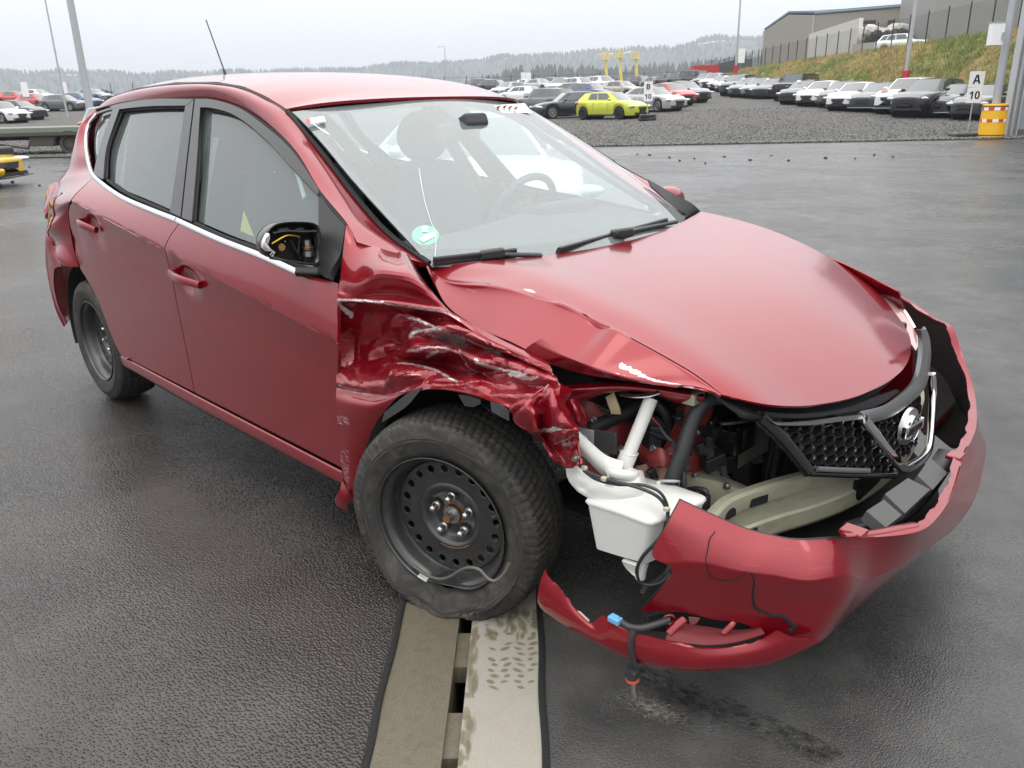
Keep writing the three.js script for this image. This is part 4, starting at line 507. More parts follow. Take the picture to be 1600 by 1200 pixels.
add('bent_rim_lip', sweep([[-0.115,0.148,0.895],[-0.046,0.149,0.9],[0.022,0.17,0.905],[0.066,0.199,0.905],[0.104,0.233,0.905],[0.146,0.259,0.905],[0.174,0.262,0.9],[0.197,0.246,0.895],[0.215,0.243,0.89],[0.238,0.265,0.88],[0.254,0.303,0.87]], 0.0045, 0.004, [0.3, 0.4, 0.9], 80, 8), std({ color: lin(0.13, 0.12, 0.105), metalness: 0.4, roughness: 0.5 }), 'bent pale lip of the front steel rim');
makeWheel([-2.70, 0.303, 0.745], 0, 0, false);
makeWheel([-0.0, 0.303, -0.745], Math.PI + 0.32, 0, false); makeWheel([-2.70, 0.303, -0.745], Math.PI, 0, false);

// --- window glass, frames, bright trim ---
{
  const W = (o, ...l) => l;
  const rearG = gridGeo(coons([[-2.352,1.1,0.772],[-2.485,1.223,0.692],[-2.507,1.387,0.596]], [[-1.566,1.021,0.823],[-1.667,1.202,0.72],[-1.778,1.397,0.609]], [[-2.352,1.1,0.772],[-2.284,1.083,0.786],[-1.862,1.048,0.813],[-1.566,1.021,0.823]], [[-2.507,1.387,0.596],[-2.124,1.397,0.607],[-1.778,1.397,0.609]], 24, 24, onWin(-0.014)));
  const frontG = gridGeo(coons([[-1.384,1.004,0.826],[-1.507,1.189,0.724],[-1.649,1.386,0.612]], [[-0.563,0.92,0.832],[-0.623,1.017,0.78],[-0.693,1.128,0.721]], [[-1.384,1.004,0.826],[-1.155,0.98,0.83],[-0.91,0.959,0.832],[-0.563,0.92,0.832]], [[-1.649,1.386,0.612],[-1.551,1.385,0.611],[-1.366,1.36,0.619],[-1.1,1.284,0.652],[-0.841,1.185,0.698],[-0.693,1.128,0.721]], 30, 30, onWin(-0.014)));
  const quarG = gridGeo(coons([[-2.534,1.118,0.75],[-2.689,1.181,0.702],[-2.8,1.244,0.656],[-2.879,1.315,0.607],[-2.884,1.371,0.574]], [[-2.508,1.114,0.754],[-2.551,1.222,0.688],[-2.543,1.392,0.59]], [[-2.534,1.118,0.75],[-2.508,1.114,0.754]], [[-2.884,1.371,0.574],[-2.715,1.388,0.58],[-2.543,1.392,0.59]], 14, 24, onWin(-0.012)));
  both('rear_door_glass', rearG, glassM); both('front_door_glass', frontG, glassM); both('quarter_glass', quarG, glassM);
  const strip = (a, b, o, n = 40) => gridGeo(coons([a[0], b[0]], [a[a.length - 1], b[b.length - 1]], a, b, n, 4, onWin(o)), 0.012);
  both('pillar_trim', strip([[-1.564,1.019,0.824],[-1.667,1.202,0.72],[-1.782,1.401,0.606]], [[-1.47,1.008,0.828],[-1.594,1.204,0.717],[-1.725,1.417,0.596]], 0.002), frameM); both('pillar_trim', strip([[-1.459,1.007,0.828],[-1.583,1.204,0.717],[-1.714,1.417,0.596]], [[-1.376,1,0.828],[-1.502,1.189,0.724],[-1.648,1.391,0.61]], 0.002), frameM);
  both('window_frame', strip([[-1.714,1.417,0.596],[-1.574,1.413,0.596],[-1.351,1.382,0.606],[-1.128,1.322,0.631],[-0.912,1.248,0.665],[-0.7,1.139,0.715]], [[-1.644,1.386,0.612],[-1.549,1.383,0.612],[-1.364,1.358,0.62],[-1.097,1.28,0.654],[-0.84,1.183,0.699],[-0.69,1.125,0.723]], 0.003, 50), frameM);
  both('window_frame', strip([[-2.678,1.399,0.577],[-2.493,1.411,0.582],[-2.116,1.423,0.592],[-1.725,1.417,0.596]], [[-2.503,1.384,0.597],[-2.381,1.389,0.603],[-2.121,1.395,0.608],[-1.764,1.394,0.61]], 0.003), frameM);
  both('window_frame', strip([[-2.501,1.389,0.594],[-2.47,1.226,0.691],[-2.345,1.095,0.776]], [[-2.601,1.393,0.586],[-2.569,1.213,0.692],[-2.514,1.111,0.755]], 0.003), frameM);
  both('window_frame', strip([[-2.872,1.371,0.576],[-2.715,1.388,0.58],[-2.605,1.396,0.584]], [[-2.858,1.362,0.582],[-2.702,1.379,0.587],[-2.593,1.387,0.589]], 0.002), frameM);
  both('window_seal', sweep([[-2.494,1.384,0.598],[-2.118,1.392,0.61],[-1.779,1.392,0.612]], 0.006, 0.004, [0, 0.4, 1], 30, 6), blackM); both('window_seal', sweep([[-1.573,1.023,0.822],[-1.667,1.202,0.72],[-1.779,1.392,0.612]], 0.005, 0.004, [0, 0.4, 1], 30, 6), blackM); both('window_seal', sweep([[-2.494,1.384,0.598],[-2.476,1.224,0.692],[-2.343,1.101,0.773]], 0.010, 0.005, [0, 0.4, 1], 30, 6), blackM);
  both('window_seal', sweep([[-1.379,1.004,0.826],[-1.502,1.189,0.724],[-1.642,1.384,0.614],[-1.547,1.381,0.614],[-1.362,1.356,0.621],[-1.095,1.278,0.655],[-0.839,1.181,0.7],[-0.693,1.125,0.723]], 0.006, 0.005, [0, 0.4, 1], 70, 6), blackM);
  both('window_seal', sweep([...[[-2.34,1.098,0.774],[-2.069,1.062,0.802],[-1.721,1.031,0.82],[-1.504,1.012,0.827]]].map(onWin(0.001)), 0.007, 0.004, [0, 0.5, 1], 40, 6), blackM);
  both('window_seal', sweep([...[[-1.499,1.013,0.826],[-1.151,0.974,0.834],[-0.863,0.952,0.834],[-0.563,0.92,0.832]]].map(onWin(0.001)), 0.007, 0.004, [0, 0.5, 1], 40, 6), blackM);
  both('frame_edge_seal', sweep(bandOut.slice(0, 11).map((p) => [p[0], p[1] - 0.004, p[2] + 0.006]), 0.005, 0.005, [0, 0.4, 1], 80, 6), blackM);
  const cr1 = [...[[-2.856,1.368,0.579],[-2.917,1.324,0.599],[-2.9,1.283,0.624],[-2.837,1.237,0.657],[-2.73,1.185,0.696],[-2.638,1.147,0.726],[-2.54,1.115,0.751],[-2.349,1.084,0.782],[-2.051,1.046,0.812],[-1.708,1.018,0.827],[-1.495,1.002,0.832]]], cr2 = [...[[-1.489,1.001,0.832],[-1.143,0.965,0.839],[-0.855,0.941,0.84],[-0.655,0.918,0.84]]];
  for (const c of [cr1, cr2]) both('bright_trim', sweep(c.map((p) => [p[0], p[1], winZ(p[0], p[1]) + 0.014]), (t) => 0.0105, 0.007, [0, 0.45, 1], 90, 12), satinB);
}
// --- right door mirror, its cap and glass gone ---
{
  const m = new THREE.Group(); m.name = 'door_mirror'; car.add(m); m.userData.label = 'broken door mirror with its wiring showing';
  mesh('mirror_sail', gridGeo(coons([[-0.556,0.925,0.829],[-0.62,1.018,0.78],[-0.7,1.139,0.715]], [[-0.474,0.923,0.823],[-0.5,1.01,0.775],[-0.518,1.057,0.749]], [[-0.556,0.925,0.829],[-0.474,0.923,0.823]], [[-0.7,1.139,0.715],[-0.617,1.098,0.733],[-0.518,1.057,0.749]], 14, 20, (p, u, v) => [p[0], p[1], winZ(p[0], p[1]) + 0.010 + 0.03 * sstep(0.5, 0, v) * u]), 0.02), blackP, m);
  const X0 = -0.60;
  const outer = [[-0.6,1.064,0.961],[-0.6,1.076,0.939],[-0.6,1.079,0.906],[-0.6,1.075,0.861],[-0.6,1.065,0.813],[-0.6,1.052,0.797],[-0.6,1.01,0.793],[-0.6,0.957,0.799],[-0.6,0.941,0.81],[-0.6,0.945,0.849],[-0.6,0.96,0.898],[-0.6,0.977,0.946],[-0.6,0.988,0.973],[-0.6,1.004,0.985],[-0.6,1.028,0.985],[-0.6,1.051,0.974]], N = 64, ring = new THREE.CatmullRomCurve3(outer.map(V3), true, 'centripetal').getSpacedPoints(N);
  const c0 = [X0, 0, 0]; ring.slice(0, N).forEach((p) => { c0[1] += p.y / N; c0[2] += p.z / N; });
  const shell = []; for (const [k, dx] of [[0.82, -0.015], [0.9, 0.0], [0.97, 0.006], [1, 0.0], [1.0, -0.018], [0.96, -0.04], [0.86, -0.056], [0.7, -0.062]]) shell.push(ring.map((p) => [X0 + dx, c0[1] + (p.y - c0[1]) * k, c0[2] + (p.z - c0[2]) * k]));
  mesh('mirror_shell', gridGeo(shell, 0.003), blackG, m);
  mesh('mirror_back', gridGeo([0.94, 0.5, 0.02].map((k) => ring.map((p) => [X0 - 0.045 - 0.01 * (1 - k), c0[1] + (p.y - c0[1]) * k, c0[2] + (p.z - c0[2]) * k]))), blackM, m);
  const px = (pts, o) => pts.map((p) => [p[0] + o, p[1], p[2]]);
  mesh('mirror_rib', merge([sweep([[-0.605,1.051,0.95],[-0.605,1.052,0.907],[-0.605,1.044,0.856],[-0.605,1.04,0.809]], 0.004, 0.012, [1, 0, 0], 20, 6), rod(...[[-0.63,1.022,0.881],[-0.63,0.961,0.851]], 0.004), rod(...[[-0.63,1.021,0.848],[-0.63,0.977,0.857]], 0.0035), sweep([[-0.605,0.98,0.959],[-0.605,0.965,0.907],[-0.605,0.941,0.816]], 0.003, 0.015, [1, 0, 0], 20, 6), rbox(0.03, 0.022, 0.05, 0.004, ...[-0.63,0.957,0.82]), rbox(0.02, 0.01, 0.035, 0.003, ...[-0.61,1.055,0.912]), rbox(0.02, 0.01, 0.03, 0.003, ...[-0.61,1.049,0.86])]), blackP, m);
  mesh('yellow_wire', tube([[-0.6,1.022,0.954],[-0.595,1.032,0.934],[-0.6,1.039,0.905],[-0.61,1.034,0.875],[-0.625,1.026,0.85]], 0.0022, 30, 6), std({ color: lin(0.75, 0.48, 0.03), roughness: 0.4 }), m);
  mesh('motor_disc', cyl(0.011, 0.011, 0.006, 8, ...[-0.625,1.004,0.912], 0, 0, Math.PI / 2), std({ color: lin(0.5, 0.34, 0.12), metalness: 0.7, roughness: 0.4 }), m);
  { const p = [-0.62,0.986,0.83]; mesh('copper_winding', merge([cyl(0.018, 0.018, 0.004, 24, p[0], p[1] + 0.008, p[2]), cyl(0.017, 0.017, 0.002, 24, p[0], p[1] + 0.002, p[2])]), std({ color: lin(0.7, 0.36, 0.16), metalness: 1, roughness: 0.3 }), m); mesh('spring_cup', merge([cyl(0.017, 0.017, 0.016, 24, p[0], p[1] - 0.011, p[2]), cyl(0.012, 0.012, 0.018, 16, p[0], p[1] + 0.02, p[2])]), steel, m); }
  mesh('indicator_lens', net([[[-0.6,1.057,0.966],[-0.592,1.046,0.981],[-0.6,1.026,0.988],[-0.605,1.005,0.984]], [[-0.592,1.051,0.963],[-0.575,1.041,0.987],[-0.578,1.023,0.99],[-0.59,1.004,0.974]], [[-0.598,1.039,0.959],[-0.585,1.034,0.979],[-0.585,1.015,0.972],[-0.595,1,0.952]], [[-0.6,1.032,0.961],[-0.6,1.021,0.966],[-0.6,1.006,0.958],[-0.6,0.991,0.954]]], 16, 16, null, 0.003), phy({ color: lin(0.8, 0.82, 0.82), roughness: 0.15, clearcoat: 1 }), m);
  mesh('bracket_ring', at(new THREE.TorusGeometry(0.0045, 0.0018, 8, 16), ...[-0.595,0.992,0.961], 0, Math.PI / 2, 0), chrome2, m);
  mesh('mirror_foot', net([[[-0.585,0.949,0.898],[-0.58,0.939,0.84],[-0.555,0.932,0.762]], [[-0.572,0.935,0.906],[-0.567,0.925,0.85],[-0.545,0.913,0.77]], [[-0.585,0.922,0.897],[-0.578,0.913,0.845],[-0.555,0.9,0.768]], [[-0.64,0.91,0.866],[-0.64,0.899,0.808],[-0.61,0.886,0.732]], [[-0.64,0.937,0.867],[-0.64,0.926,0.805],[-0.61,0.919,0.727]], [[-0.585,0.949,0.898],[-0.58,0.939,0.84],[-0.555,0.932,0.762]]], 20, 30), blackP, m);
}
add('door_mirror', merge([at(new THREE.SphereGeometry(0.1, 24, 16).applyMatrix4(new THREE.Matrix4().makeScale(0.6, 0.6, 1.0)), -0.57, 0.965, -0.95), rod([-0.57, 0.94, -0.84], [-0.57, 0.95, -0.93], 0.025)]), red);

// --- inner structure, cabin ---
{
  const sideIn = (x0, x1, y0, f) => gridGeo(Array.from({ length: 20 }, (_, i) => { const x = mix(x0, x1, i / 19); return Array.from({ length: 12 }, (_, j) => { const y = mix(y0, beltY(x) - 0.03, j / 11); return [x, y, sideZ(x, y) - 0.055]; }); }), 0.004);
  both('inner_side', sideIn(-2.30, -0.50, 0.28), blackM); both('inner_side', gridGeo(Array.from({ length: 10 }, (_, i) => { const x = mix(-3.15, -2.3, i / 9); return [0.62, 0.75, 0.86, 0.94].map((y) => [x, y, Math.min(0.76, sideZ(x, y) - 0.10)]); }), 0.004), blackM);
  add('floor_pan', merge([box(1.85, 0.04, 1.6, -1.42, 0.24, 0), box(0.9, 0.04, 1.3, -2.9, 0.34, 0), box(0.75, 0.03, 0.9, 0.35, 0.24, 0)]), blackM);
  add('bulkhead', merge([box(0.03, 0.64, 1.3, -0.42, 0.58, 0), box(0.03, 0.5, 1.2, -3.25, 0.65, 0)]), blackM);
  const trim = std({ color: lin(0.045, 0.047, 0.05), roughness: 0.8 }), cloth = std({ color: lin(0.03, 0.031, 0.034), roughness: 0.95 }), liner = std({ color: lin(0.24, 0.24, 0.235), roughness: 0.9 });
  const dash = add('dashboard', net([[[-0.36, 0.93, -0.62], [-0.25, 0.925, -0.2], [-0.25, 0.925, 0.2], [-0.36, 0.93, 0.62]], [[-0.62, 0.945, -0.68], [-0.58, 0.96, -0.2], [-0.58, 0.94, 0.2], [-0.62, 0.945, 0.68]], [[-0.80, 0.93, -0.70], [-0.78, 0.95, -0.25], [-0.76, 0.92, 0.2], [-0.80, 0.92, 0.70]], [[-0.84, 0.80, -0.72], [-0.84, 0.80, -0.25], [-0.82, 0.80, 0.2], [-0.84, 0.80, 0.72]], [[-0.74, 0.55, -0.74], [-0.72, 0.5, -0.2], [-0.72, 0.5, 0.2], [-0.74, 0.55, 0.74]]], 30, 30, null, 0.01), trim);
  mesh('instrument_hood', rbox(0.16, 0.10, 0.34, 0.03, -0.70, 0.955, -0.37, 0, 0, 0.25), trim, dash); mesh('dash_vent', merge(Array.from({ length: 16 }, (_, i) => box(0.02, 0.004, 0.012, -0.34, 0.934, -0.25 + i * 0.03))), blackM, dash);
  const wheel = new THREE.Group(); wheel.name = 'steering_wheel'; wheel.position.set(-0.90, 0.935, -0.37); wheel.rotation.set(0, Math.PI / 2, 0); wheel.rotation.order = 'YXZ'; wheel.rotation.x = 0.42; car.add(wheel);
  mesh('wheel_rim', new THREE.TorusGeometry(0.178, 0.016, 12, 48), trim, wheel); mesh('wheel_boss', merge([at(new THREE.SphereGeometry(0.075, 20, 12).applyMatrix4(new THREE.Matrix4().makeScale(1, 1, 0.5)), 0, 0, 0), box(0.3, 0.03, 0.02), box(0.03, 0.16, 0.02, 0, -0.08, 0)]), trim, wheel);
  const seat = (x, z, w) => { const s = new THREE.Group(); s.name = 'seat'; s.position.set(x, 0, z); car.add(s);
    mesh('cushion', rbox(0.52, 0.16, w, 0.06, 0.18, 0.52, 0, 0, 0, 0.08), cloth, s); mesh('backrest', net([[-0.5, 0.30, 0.98], [0, 0.34, 1.0], [0.5, 0.30, 0.98]].map(() => 0) && [0, 1, 2, 3, 4, 5, 6].map((k) => { const y = [0.5, 0.62, 0.78, 0.92, 1.04, 1.12, 1.14][k], hw = w / 2 * [0.9, 1, 1, 0.96, 0.86, 0.66, 0.3][k], x0 = -0.06 - 0.30 * (y - 0.5); return Array.from({ length: 13 }, (_, i) => { const a = i / 12 * 2 * Math.PI; return [x0 + 0.075 * Math.sin(a), y, hw * Math.cos(a)]; }); }), 36, 24), cloth, s);
    const hr = at(new THREE.SphereGeometry(1, 24, 18).applyMatrix4(new THREE.Matrix4().makeScale(0.062, 0.115, 0.145)), -0.27, 1.245, 0); mesh('headrest', hr, cloth, s); mesh('headrest_post', merge([rod([-0.25, 1.1, -0.06], [-0.27, 1.2, -0.06], 0.006), rod([-0.25, 1.1, 0.06], [-0.27, 1.2, 0.06], 0.006)]), steel, s); return s; };
  seat(-1.25, 0.36, 0.52); seat(-1.25, -0.36, 0.52);
  const back = new THREE.Group(); back.name = 'rear_seat'; car.add(back); mesh('backrest', rbox(0.16, 0.62, 1.28, 0.06, -2.45, 0.78, 0, 0, 0, 0.3), cloth, back); mesh('cushion', rbox(0.5, 0.16, 1.28, 0.06, -2.15, 0.48, 0), cloth, back); for (const z of [-0.4, 0.4]) mesh('headrest', at(new THREE.SphereGeometry(1, 20, 14).applyMatrix4(new THREE.Matrix4().makeScale(0.06, 0.10, 0.13)), -2.56, 1.16, z), cloth, back);
  both('pillar_lining', loft([[[-1.55, 1.0, 0.76], [-1.62, 1.2, 0.66], [-1.68, 1.40, 0.56]], [[-1.66, 1.0, 0.76], [-1.72, 1.2, 0.66], [-1.78, 1.40, 0.56]]], 14, 4, 0.01), liner); both('pillar_lining', loft([[[-0.42, 0.98, 0.66], [-0.75, 1.16, 0.595], [-1.12, 1.35, 0.55]], [[-0.50, 0.98, 0.70], [-0.83, 1.15, 0.625], [-1.18, 1.34, 0.57]]], 14, 4, 0.01), liner); both('pillar_lining', loft([[[-2.40, 1.06, 0.70], [-2.52, 1.25, 0.60], [-2.62, 1.38, 0.52]], [[-2.52, 1.08, 0.66], [-2.62, 1.25, 0.56], [-2.72, 1.38, 0.48]]], 14, 4, 0.01), liner);
  add('headlining', gridGeo(Array.from({ length: 20 }, (_, i) => Array.from({ length: 17 }, (_, j) => { const x = mix(-1.08, -2.95, i / 19), w = j / 8 - 1, [ye, ze] = roofEdge(Math.min(x, -1.15)), yc = roofTop(x); return [x, yc - (yc - ye) * Math.abs(w) ** 2.3 - 0.04, ze * w * 0.97]; })), 0.006), liner);
  add('rear_view_mirror', merge([rbox(0.04, 0.065, 0.23, 0.015, -0.86, 1.285, 0, 0, 0.2, 0), rod([-0.80, 1.33, 0], [-0.86, 1.30, 0], 0.012), rbox(0.10, 0.05, 0.11, 0.015, -0.80, 1.315, 0, 0, 0, 0.4)]), trim);
  add('seat_belt', merge([sweep([[-1.60, 1.28, 0.60], [-1.59, 1.12, 0.66], [-1.57, 0.95, 0.72], [-1.56, 0.7, 0.74]], 0.024, 0.002, [0, 0.5, 1], 20, 6), sweep([[-1.62, 1.28, -0.60], [-1.60, 1.12, -0.66], [-1.58, 0.95, -0.72]], 0.024, 0.002, [0, 0.5, 1], 20, 6)]), std({ color: lin(0.32, 0.32, 0.30), roughness: 0.9 }));
  add('white_strip', sweep([...[[-1.04,1.273,0.656],[-0.958,1.219,0.683],[-0.873,1.159,0.715],[-0.816,1.114,0.738]]].map(onWin(-0.03)), (t) => 0.005 + 0.005 * t, 0.002, [0, 0.5, 1], 24, 6), std({ color: lin(0.7, 0.72, 0.72), roughness: 0.6 }), 'white strip hanging inside the front door glass');
  add('yellow_card', gridGeo([[[-1.167,1.049,0.791],[-1.16,1.045,0.793]], [[-1.138,0.986,0.826],[-1.042,0.976,0.828]]].map((r) => r.map(onWin(-0.05))), 0.002), std({ color: lin(0.55, 0.42, 0.10), roughness: 0.7 }), 'yellow card inside the front door glass');
  // rear end
  const rc = [...quarterRear, [-3.40, 0.60, 0.70]], n = 40, c = poly([[-3.0, 1.414, 0.492], ...quarterRear.slice(1)], n), hatch = (t0, t1, o, wz) => { const P = []; for (let j = 0; j <= 20; j++) { const p = c[Math.round(mix(t0, t1, j / 20) * n)], row = []; for (let i = 0; i <= 24; i++) { const w = (i / 12 - 1) * wz; row.push([p[0] - (0.11 + 0.02 * j / 20) * (1 - w * w) - o - 0.10 * Math.max(0, 1.25 - p[1]) * (1 - Math.abs(w) ** 3), p[1] + 0.05 * (1 - w * w) * Math.max(0, (p[1] - 1.0)) * 2 * (1 - j / 20), p[2] * w]); } P.push(row); } return P; };
  const tg = add('tailgate', gridGeo(hatch(0, 1, 0, 1), 0.01, true), red2); mesh('rear_window', gridGeo(hatch(0.12, 0.42, 0.008, 0.84), 0, true), glassM, tg);
  both('tail_lamp', net([[[-3.176,1.044,0.735],[-3.266,1.02,0.74],[-3.326,0.993,0.74]], [[-3.139,1.008,0.75],[-3.244,0.977,0.755],[-3.384,0.943,0.745]], [[-3.208,0.945,0.775],[-3.296,0.906,0.775],[-3.38,0.881,0.76]], [[-3.238,0.894,0.785],[-3.279,0.865,0.785],[-3.333,0.842,0.775]]], 14, 20, (u, v, p) => [p[0] - 0.0, p[1], p[2] + 0.012 * Math.sin(Math.PI * u)], 0.02), phy({ color: lin(0.35, 0.02, 0.04), roughness: 0.1, clearcoat: 1 }));
  both('reversing_lamp', net([[[-3.341,0.995,0.735],[-3.456,0.981,0.72]], [[-3.368,0.961,0.74],[-3.48,0.945,0.72]]], 6, 6, null, 0.03), phy({ color: lin(0.75, 0.76, 0.74), roughness: 0.2, clearcoat: 1 }));
  // rear bumper, pulled away on the right
  const rb = [[[-2.957,0.649,0.85],[-3.038,0.704,0.845],[-3.11,0.841,0.83]], [[-3.056,0.628,0.86],[-3.089,0.703,0.86],[-3.155,0.79,0.845]], [[-3.104,0.585,0.86],[-3.17,0.61,0.86],[-3.207,0.685,0.85]], [[-3.147,0.501,0.86],[-3.181,0.513,0.86],[-3.251,0.523,0.85]], [[-3.171,0.402,0.85],[-3.199,0.391,0.85],[-3.246,0.375,0.845]], [[-3.168,0.311,0.83],[-3.198,0.295,0.83],[-3.245,0.278,0.825]]];
  add('rear_bumper', net(rb.map((r) => { const e = r[2]; return [...r, [e[0] - 0.2, e[1], e[2] - 0.12], [-3.62, e[1], 0.45], [-3.70, e[1], 0], [-3.62, e[1], -0.45], [-3.45, e[1], -0.74], [-3.1, e[1], -0.84]]; }), 60, 30, null, 0.006), red2, 'rear bumper pulled loose at its right corner');
  const hooks = [[-3.067,0.84,0.84],[-3.04,0.795,0.845],[-3.012,0.733,0.85],[-2.968,0.7,0.855],[-2.934,0.666,0.86]]; add('bumper_clip', merge(hooks.map((p) => rbox(0.02, 0.022, 0.012, 0.004, p[0], p[1], p[2]))), red);
}
// --- engine bay ---
const bayRed = std({ color: lin(0.19, 0.022, 0.022), roughness: 0.4 }), olive = std({ color: 0xffffff, map: canvasTex(512, 256, (c, w, h) => { c.fillStyle = '#b4b39c'; c.fillRect(0, 0, w, h); for (let i = 0; i < 420; i++) { c.fillStyle = ['rgba(120,104,70,0.10)', 'rgba(190,190,168,0.16)', 'rgba(104,74,58,0.09)'][i % 3]; c.beginPath(); c.ellipse(rnd() * w, rnd() * h, rr(1, 14), rr(1, 7), rr(-0.2, 0.2), 0, 7); c.fill(); } }), roughness: 0.4, metalness: 0.35 });
const whiteP = phy({ color: lin(0.74, 0.74, 0.71), roughness: 0.35, transmission: 0.12, thickness: 0 }), hoseM = std({ color: lin(0.03, 0.031, 0.034), roughness: 0.5 });
{
  const K = (name, geo, m, label) => add(name, geo, m, label);
  K('wing_rail', net([[[0.251,0.722,0.7],[0.306,0.735,0.67],[0.382,0.744,0.63],[0.466,0.748,0.59],[0.535,0.741,0.56],[0.568,0.733,0.53]], [[0.264,0.707,0.71],[0.314,0.722,0.68],[0.39,0.739,0.64],[0.473,0.743,0.6],[0.542,0.737,0.57],[0.575,0.731,0.54]], [[0.263,0.696,0.7],[0.308,0.697,0.67],[0.373,0.724,0.63],[0.455,0.736,0.6],[0.523,0.714,0.56],[0.566,0.72,0.53]], [[0.227,0.678,0.66],[0.282,0.686,0.64],[0.35,0.712,0.6],[0.433,0.724,0.57],[0.503,0.702,0.53],[0.548,0.708,0.5]]], 60, 20, null, 0.004), red, 'bent red upper rail of the engine bay');
  K('rail_end', merge([rbox(0.05, 0.03, 0.05, 0.006, ...[0.54,0.727,0.54]), cyl(0.012, 0.012, 0.02, 10, ...[0.533,0.732,0.545])]), olive);
  K('inner_wing', net([[[0.244,0.674,0.62],[0.289,0.666,0.6],[0.33,0.644,0.56],[0.316,0.605,0.5]], [[0.264,0.609,0.62],[0.3,0.613,0.6],[0.335,0.607,0.56],[0.338,0.579,0.5]], [[0.286,0.535,0.62],[0.313,0.528,0.6],[0.344,0.515,0.56],[0.351,0.487,0.5]], [[0.298,0.475,0.62],[0.324,0.468,0.6],[0.356,0.455,0.56],[0.358,0.43,0.5]]], 24, 24, (u, v, p) => [p[0], p[1], p[2] + 0.008 * Math.sin(u * 9) * Math.sin(v * 7)], 0.004), bayRed);
  K('wing_nose_inner', net([[[0.315,0.712,0.73],[0.338,0.716,0.72],[0.346,0.689,0.7],[0.348,0.666,0.69]], [[0.332,0.697,0.74],[0.351,0.7,0.735],[0.355,0.676,0.715],[0.356,0.662,0.7]], [[0.339,0.671,0.73],[0.353,0.67,0.73],[0.351,0.653,0.71],[0.354,0.655,0.7]]], 16, 12, null, 0.003), red);
  K('horn_plate', merge([rbox(0.075, 0.058, 0.008, 0.003, ...[0.358,0.588,0.635], 0, 0.15, 0.05)]), greyP); K('horn', cyl(0.04, 0.045, 0.03, 24, ...[0.311,0.533,0.59], Math.PI / 2), steel); K('lamp_bracket', merge([rbox(0.05, 0.075, 0.006, 0.002, ...[0.342,0.598,0.69], 0, 0.2, 0), cyl(0.011, 0.011, 0.01, 14, ...[0.345,0.612,0.7], Math.PI / 2)]), std({ color: lin(0.30, 0.33, 0.34), roughness: 0.5, metalness: 0.3 }));
  // dark mass of the engine and battery behind
  K('engine', merge([rbox(0.45, 0.36, 0.62, 0.05, 0.10, 0.56, 0.05), rbox(0.22, 0.26, 0.34, 0.03, 0.16, 0.62, 0.42), rod([-0.1, 0.72, 0.5], [0.42, 0.70, 0.42], 0.03), rod([0.2, 0.66, 0.58], [0.46, 0.70, 0.3], 0.026), rbox(0.2, 0.16, 0.24, 0.02, 0.34, 0.52, 0.38), rod([0.30, 0.60, 0.62], [0.38, 0.66, 0.44], 0.02)]), std({ color: lin(0.014, 0.014, 0.015), roughness: 0.6 }));
  K('hose_pipe', merge([tube([[0.213,0.614,0.56],[0.264,0.619,0.53],[0.325,0.637,0.5],[0.377,0.646,0.46],[0.404,0.629,0.44]], 0.018, 40, 10), tube([[0.4,0.677,0.5],[0.436,0.655,0.5],[0.444,0.613,0.48],[0.445,0.557,0.46]], 0.012, 30, 10)]), hoseM);
  K('paper_tag', sweep([[0.354,0.704,0.61],[0.366,0.69,0.615],[0.374,0.675,0.615],[0.375,0.659,0.61]], 0.014, 0.0012, [0.3, 0, 1], 12, 6), std({ color: lin(0.50, 0.42, 0.25), roughness: 0.8 }));
  K('red_wire', merge([tube([[0.449,0.7,0.6],[0.472,0.686,0.61],[0.484,0.667,0.6],[0.488,0.655,0.59]], 0.0018, 20, 6)]), std({ color: lin(0.4, 0.02, 0.02), roughness: 0.4 }));
  // washer bottle: filler tube, torn upper part, tank, pump spout
  const wb = new THREE.Group(); wb.name = 'washer_bottle'; car.add(wb); wb.userData.label = 'white plastic washer bottle hanging in the open corner';
  const fa = [0.469,0.718,0.6], fb = [0.456,0.59,0.665];
  mesh('filler_tube', merge([rod(fb, lerp3(fb, fa, 1.02), 0.0165, 24), rod(lerp3(fb, fa, -0.22), lerp3(fb, fa, 0.05), 0.021, 24), at(new THREE.TorusGeometry(0.0205, 0.002, 8, 28), ...lerp3(fb, fa, 0.05), 1.45, 0, 0)]), whiteP, wb); mesh('filler_collar', sweep([[0.398,0.719,0.62],[0.44,0.727,0.63],[0.473,0.734,0.62],[0.491,0.741,0.6]], 0.007, 0.003, [0, 1, 0.3], 20, 8), satin, wb);
  mesh('bottle_arm', net([[[0.358,0.65,0.735],[0.392,0.628,0.73],[0.434,0.602,0.72],[0.468,0.589,0.7]], [[0.365,0.625,0.745],[0.396,0.603,0.74],[0.435,0.579,0.73],[0.477,0.566,0.72]], [[0.362,0.598,0.735],[0.392,0.579,0.73],[0.424,0.552,0.72],[0.455,0.542,0.71]]], 20, 10, null, 0.004), whiteP, wb);
  mesh('bottle_upper', net([[[0.341,0.551,0.755],[0.374,0.57,0.76],[0.415,0.556,0.75],[0.466,0.553,0.73],[0.498,0.572,0.7],[0.491,0.559,0.66]], [[0.354,0.537,0.765],[0.397,0.549,0.775],[0.438,0.546,0.765],[0.482,0.54,0.745],[0.518,0.553,0.71],[0.507,0.541,0.67]], [[0.371,0.522,0.765],[0.399,0.52,0.775],[0.442,0.517,0.765],[0.488,0.523,0.745],[0.522,0.528,0.71],[0.515,0.514,0.67]], [[0.387,0.512,0.76],[0.419,0.511,0.77],[0.45,0.496,0.755],[0.487,0.495,0.735],[0.52,0.493,0.7],[0.524,0.486,0.66]]], 44, 24, (u, v, p) => { const d = 0.006 * (noise2(u * 8, v * 6, 4) - 0.5); return [p[0], p[1] + d, p[2] + d]; }, 0.004), whiteP, wb, 'torn translucent upper part of the bottle');
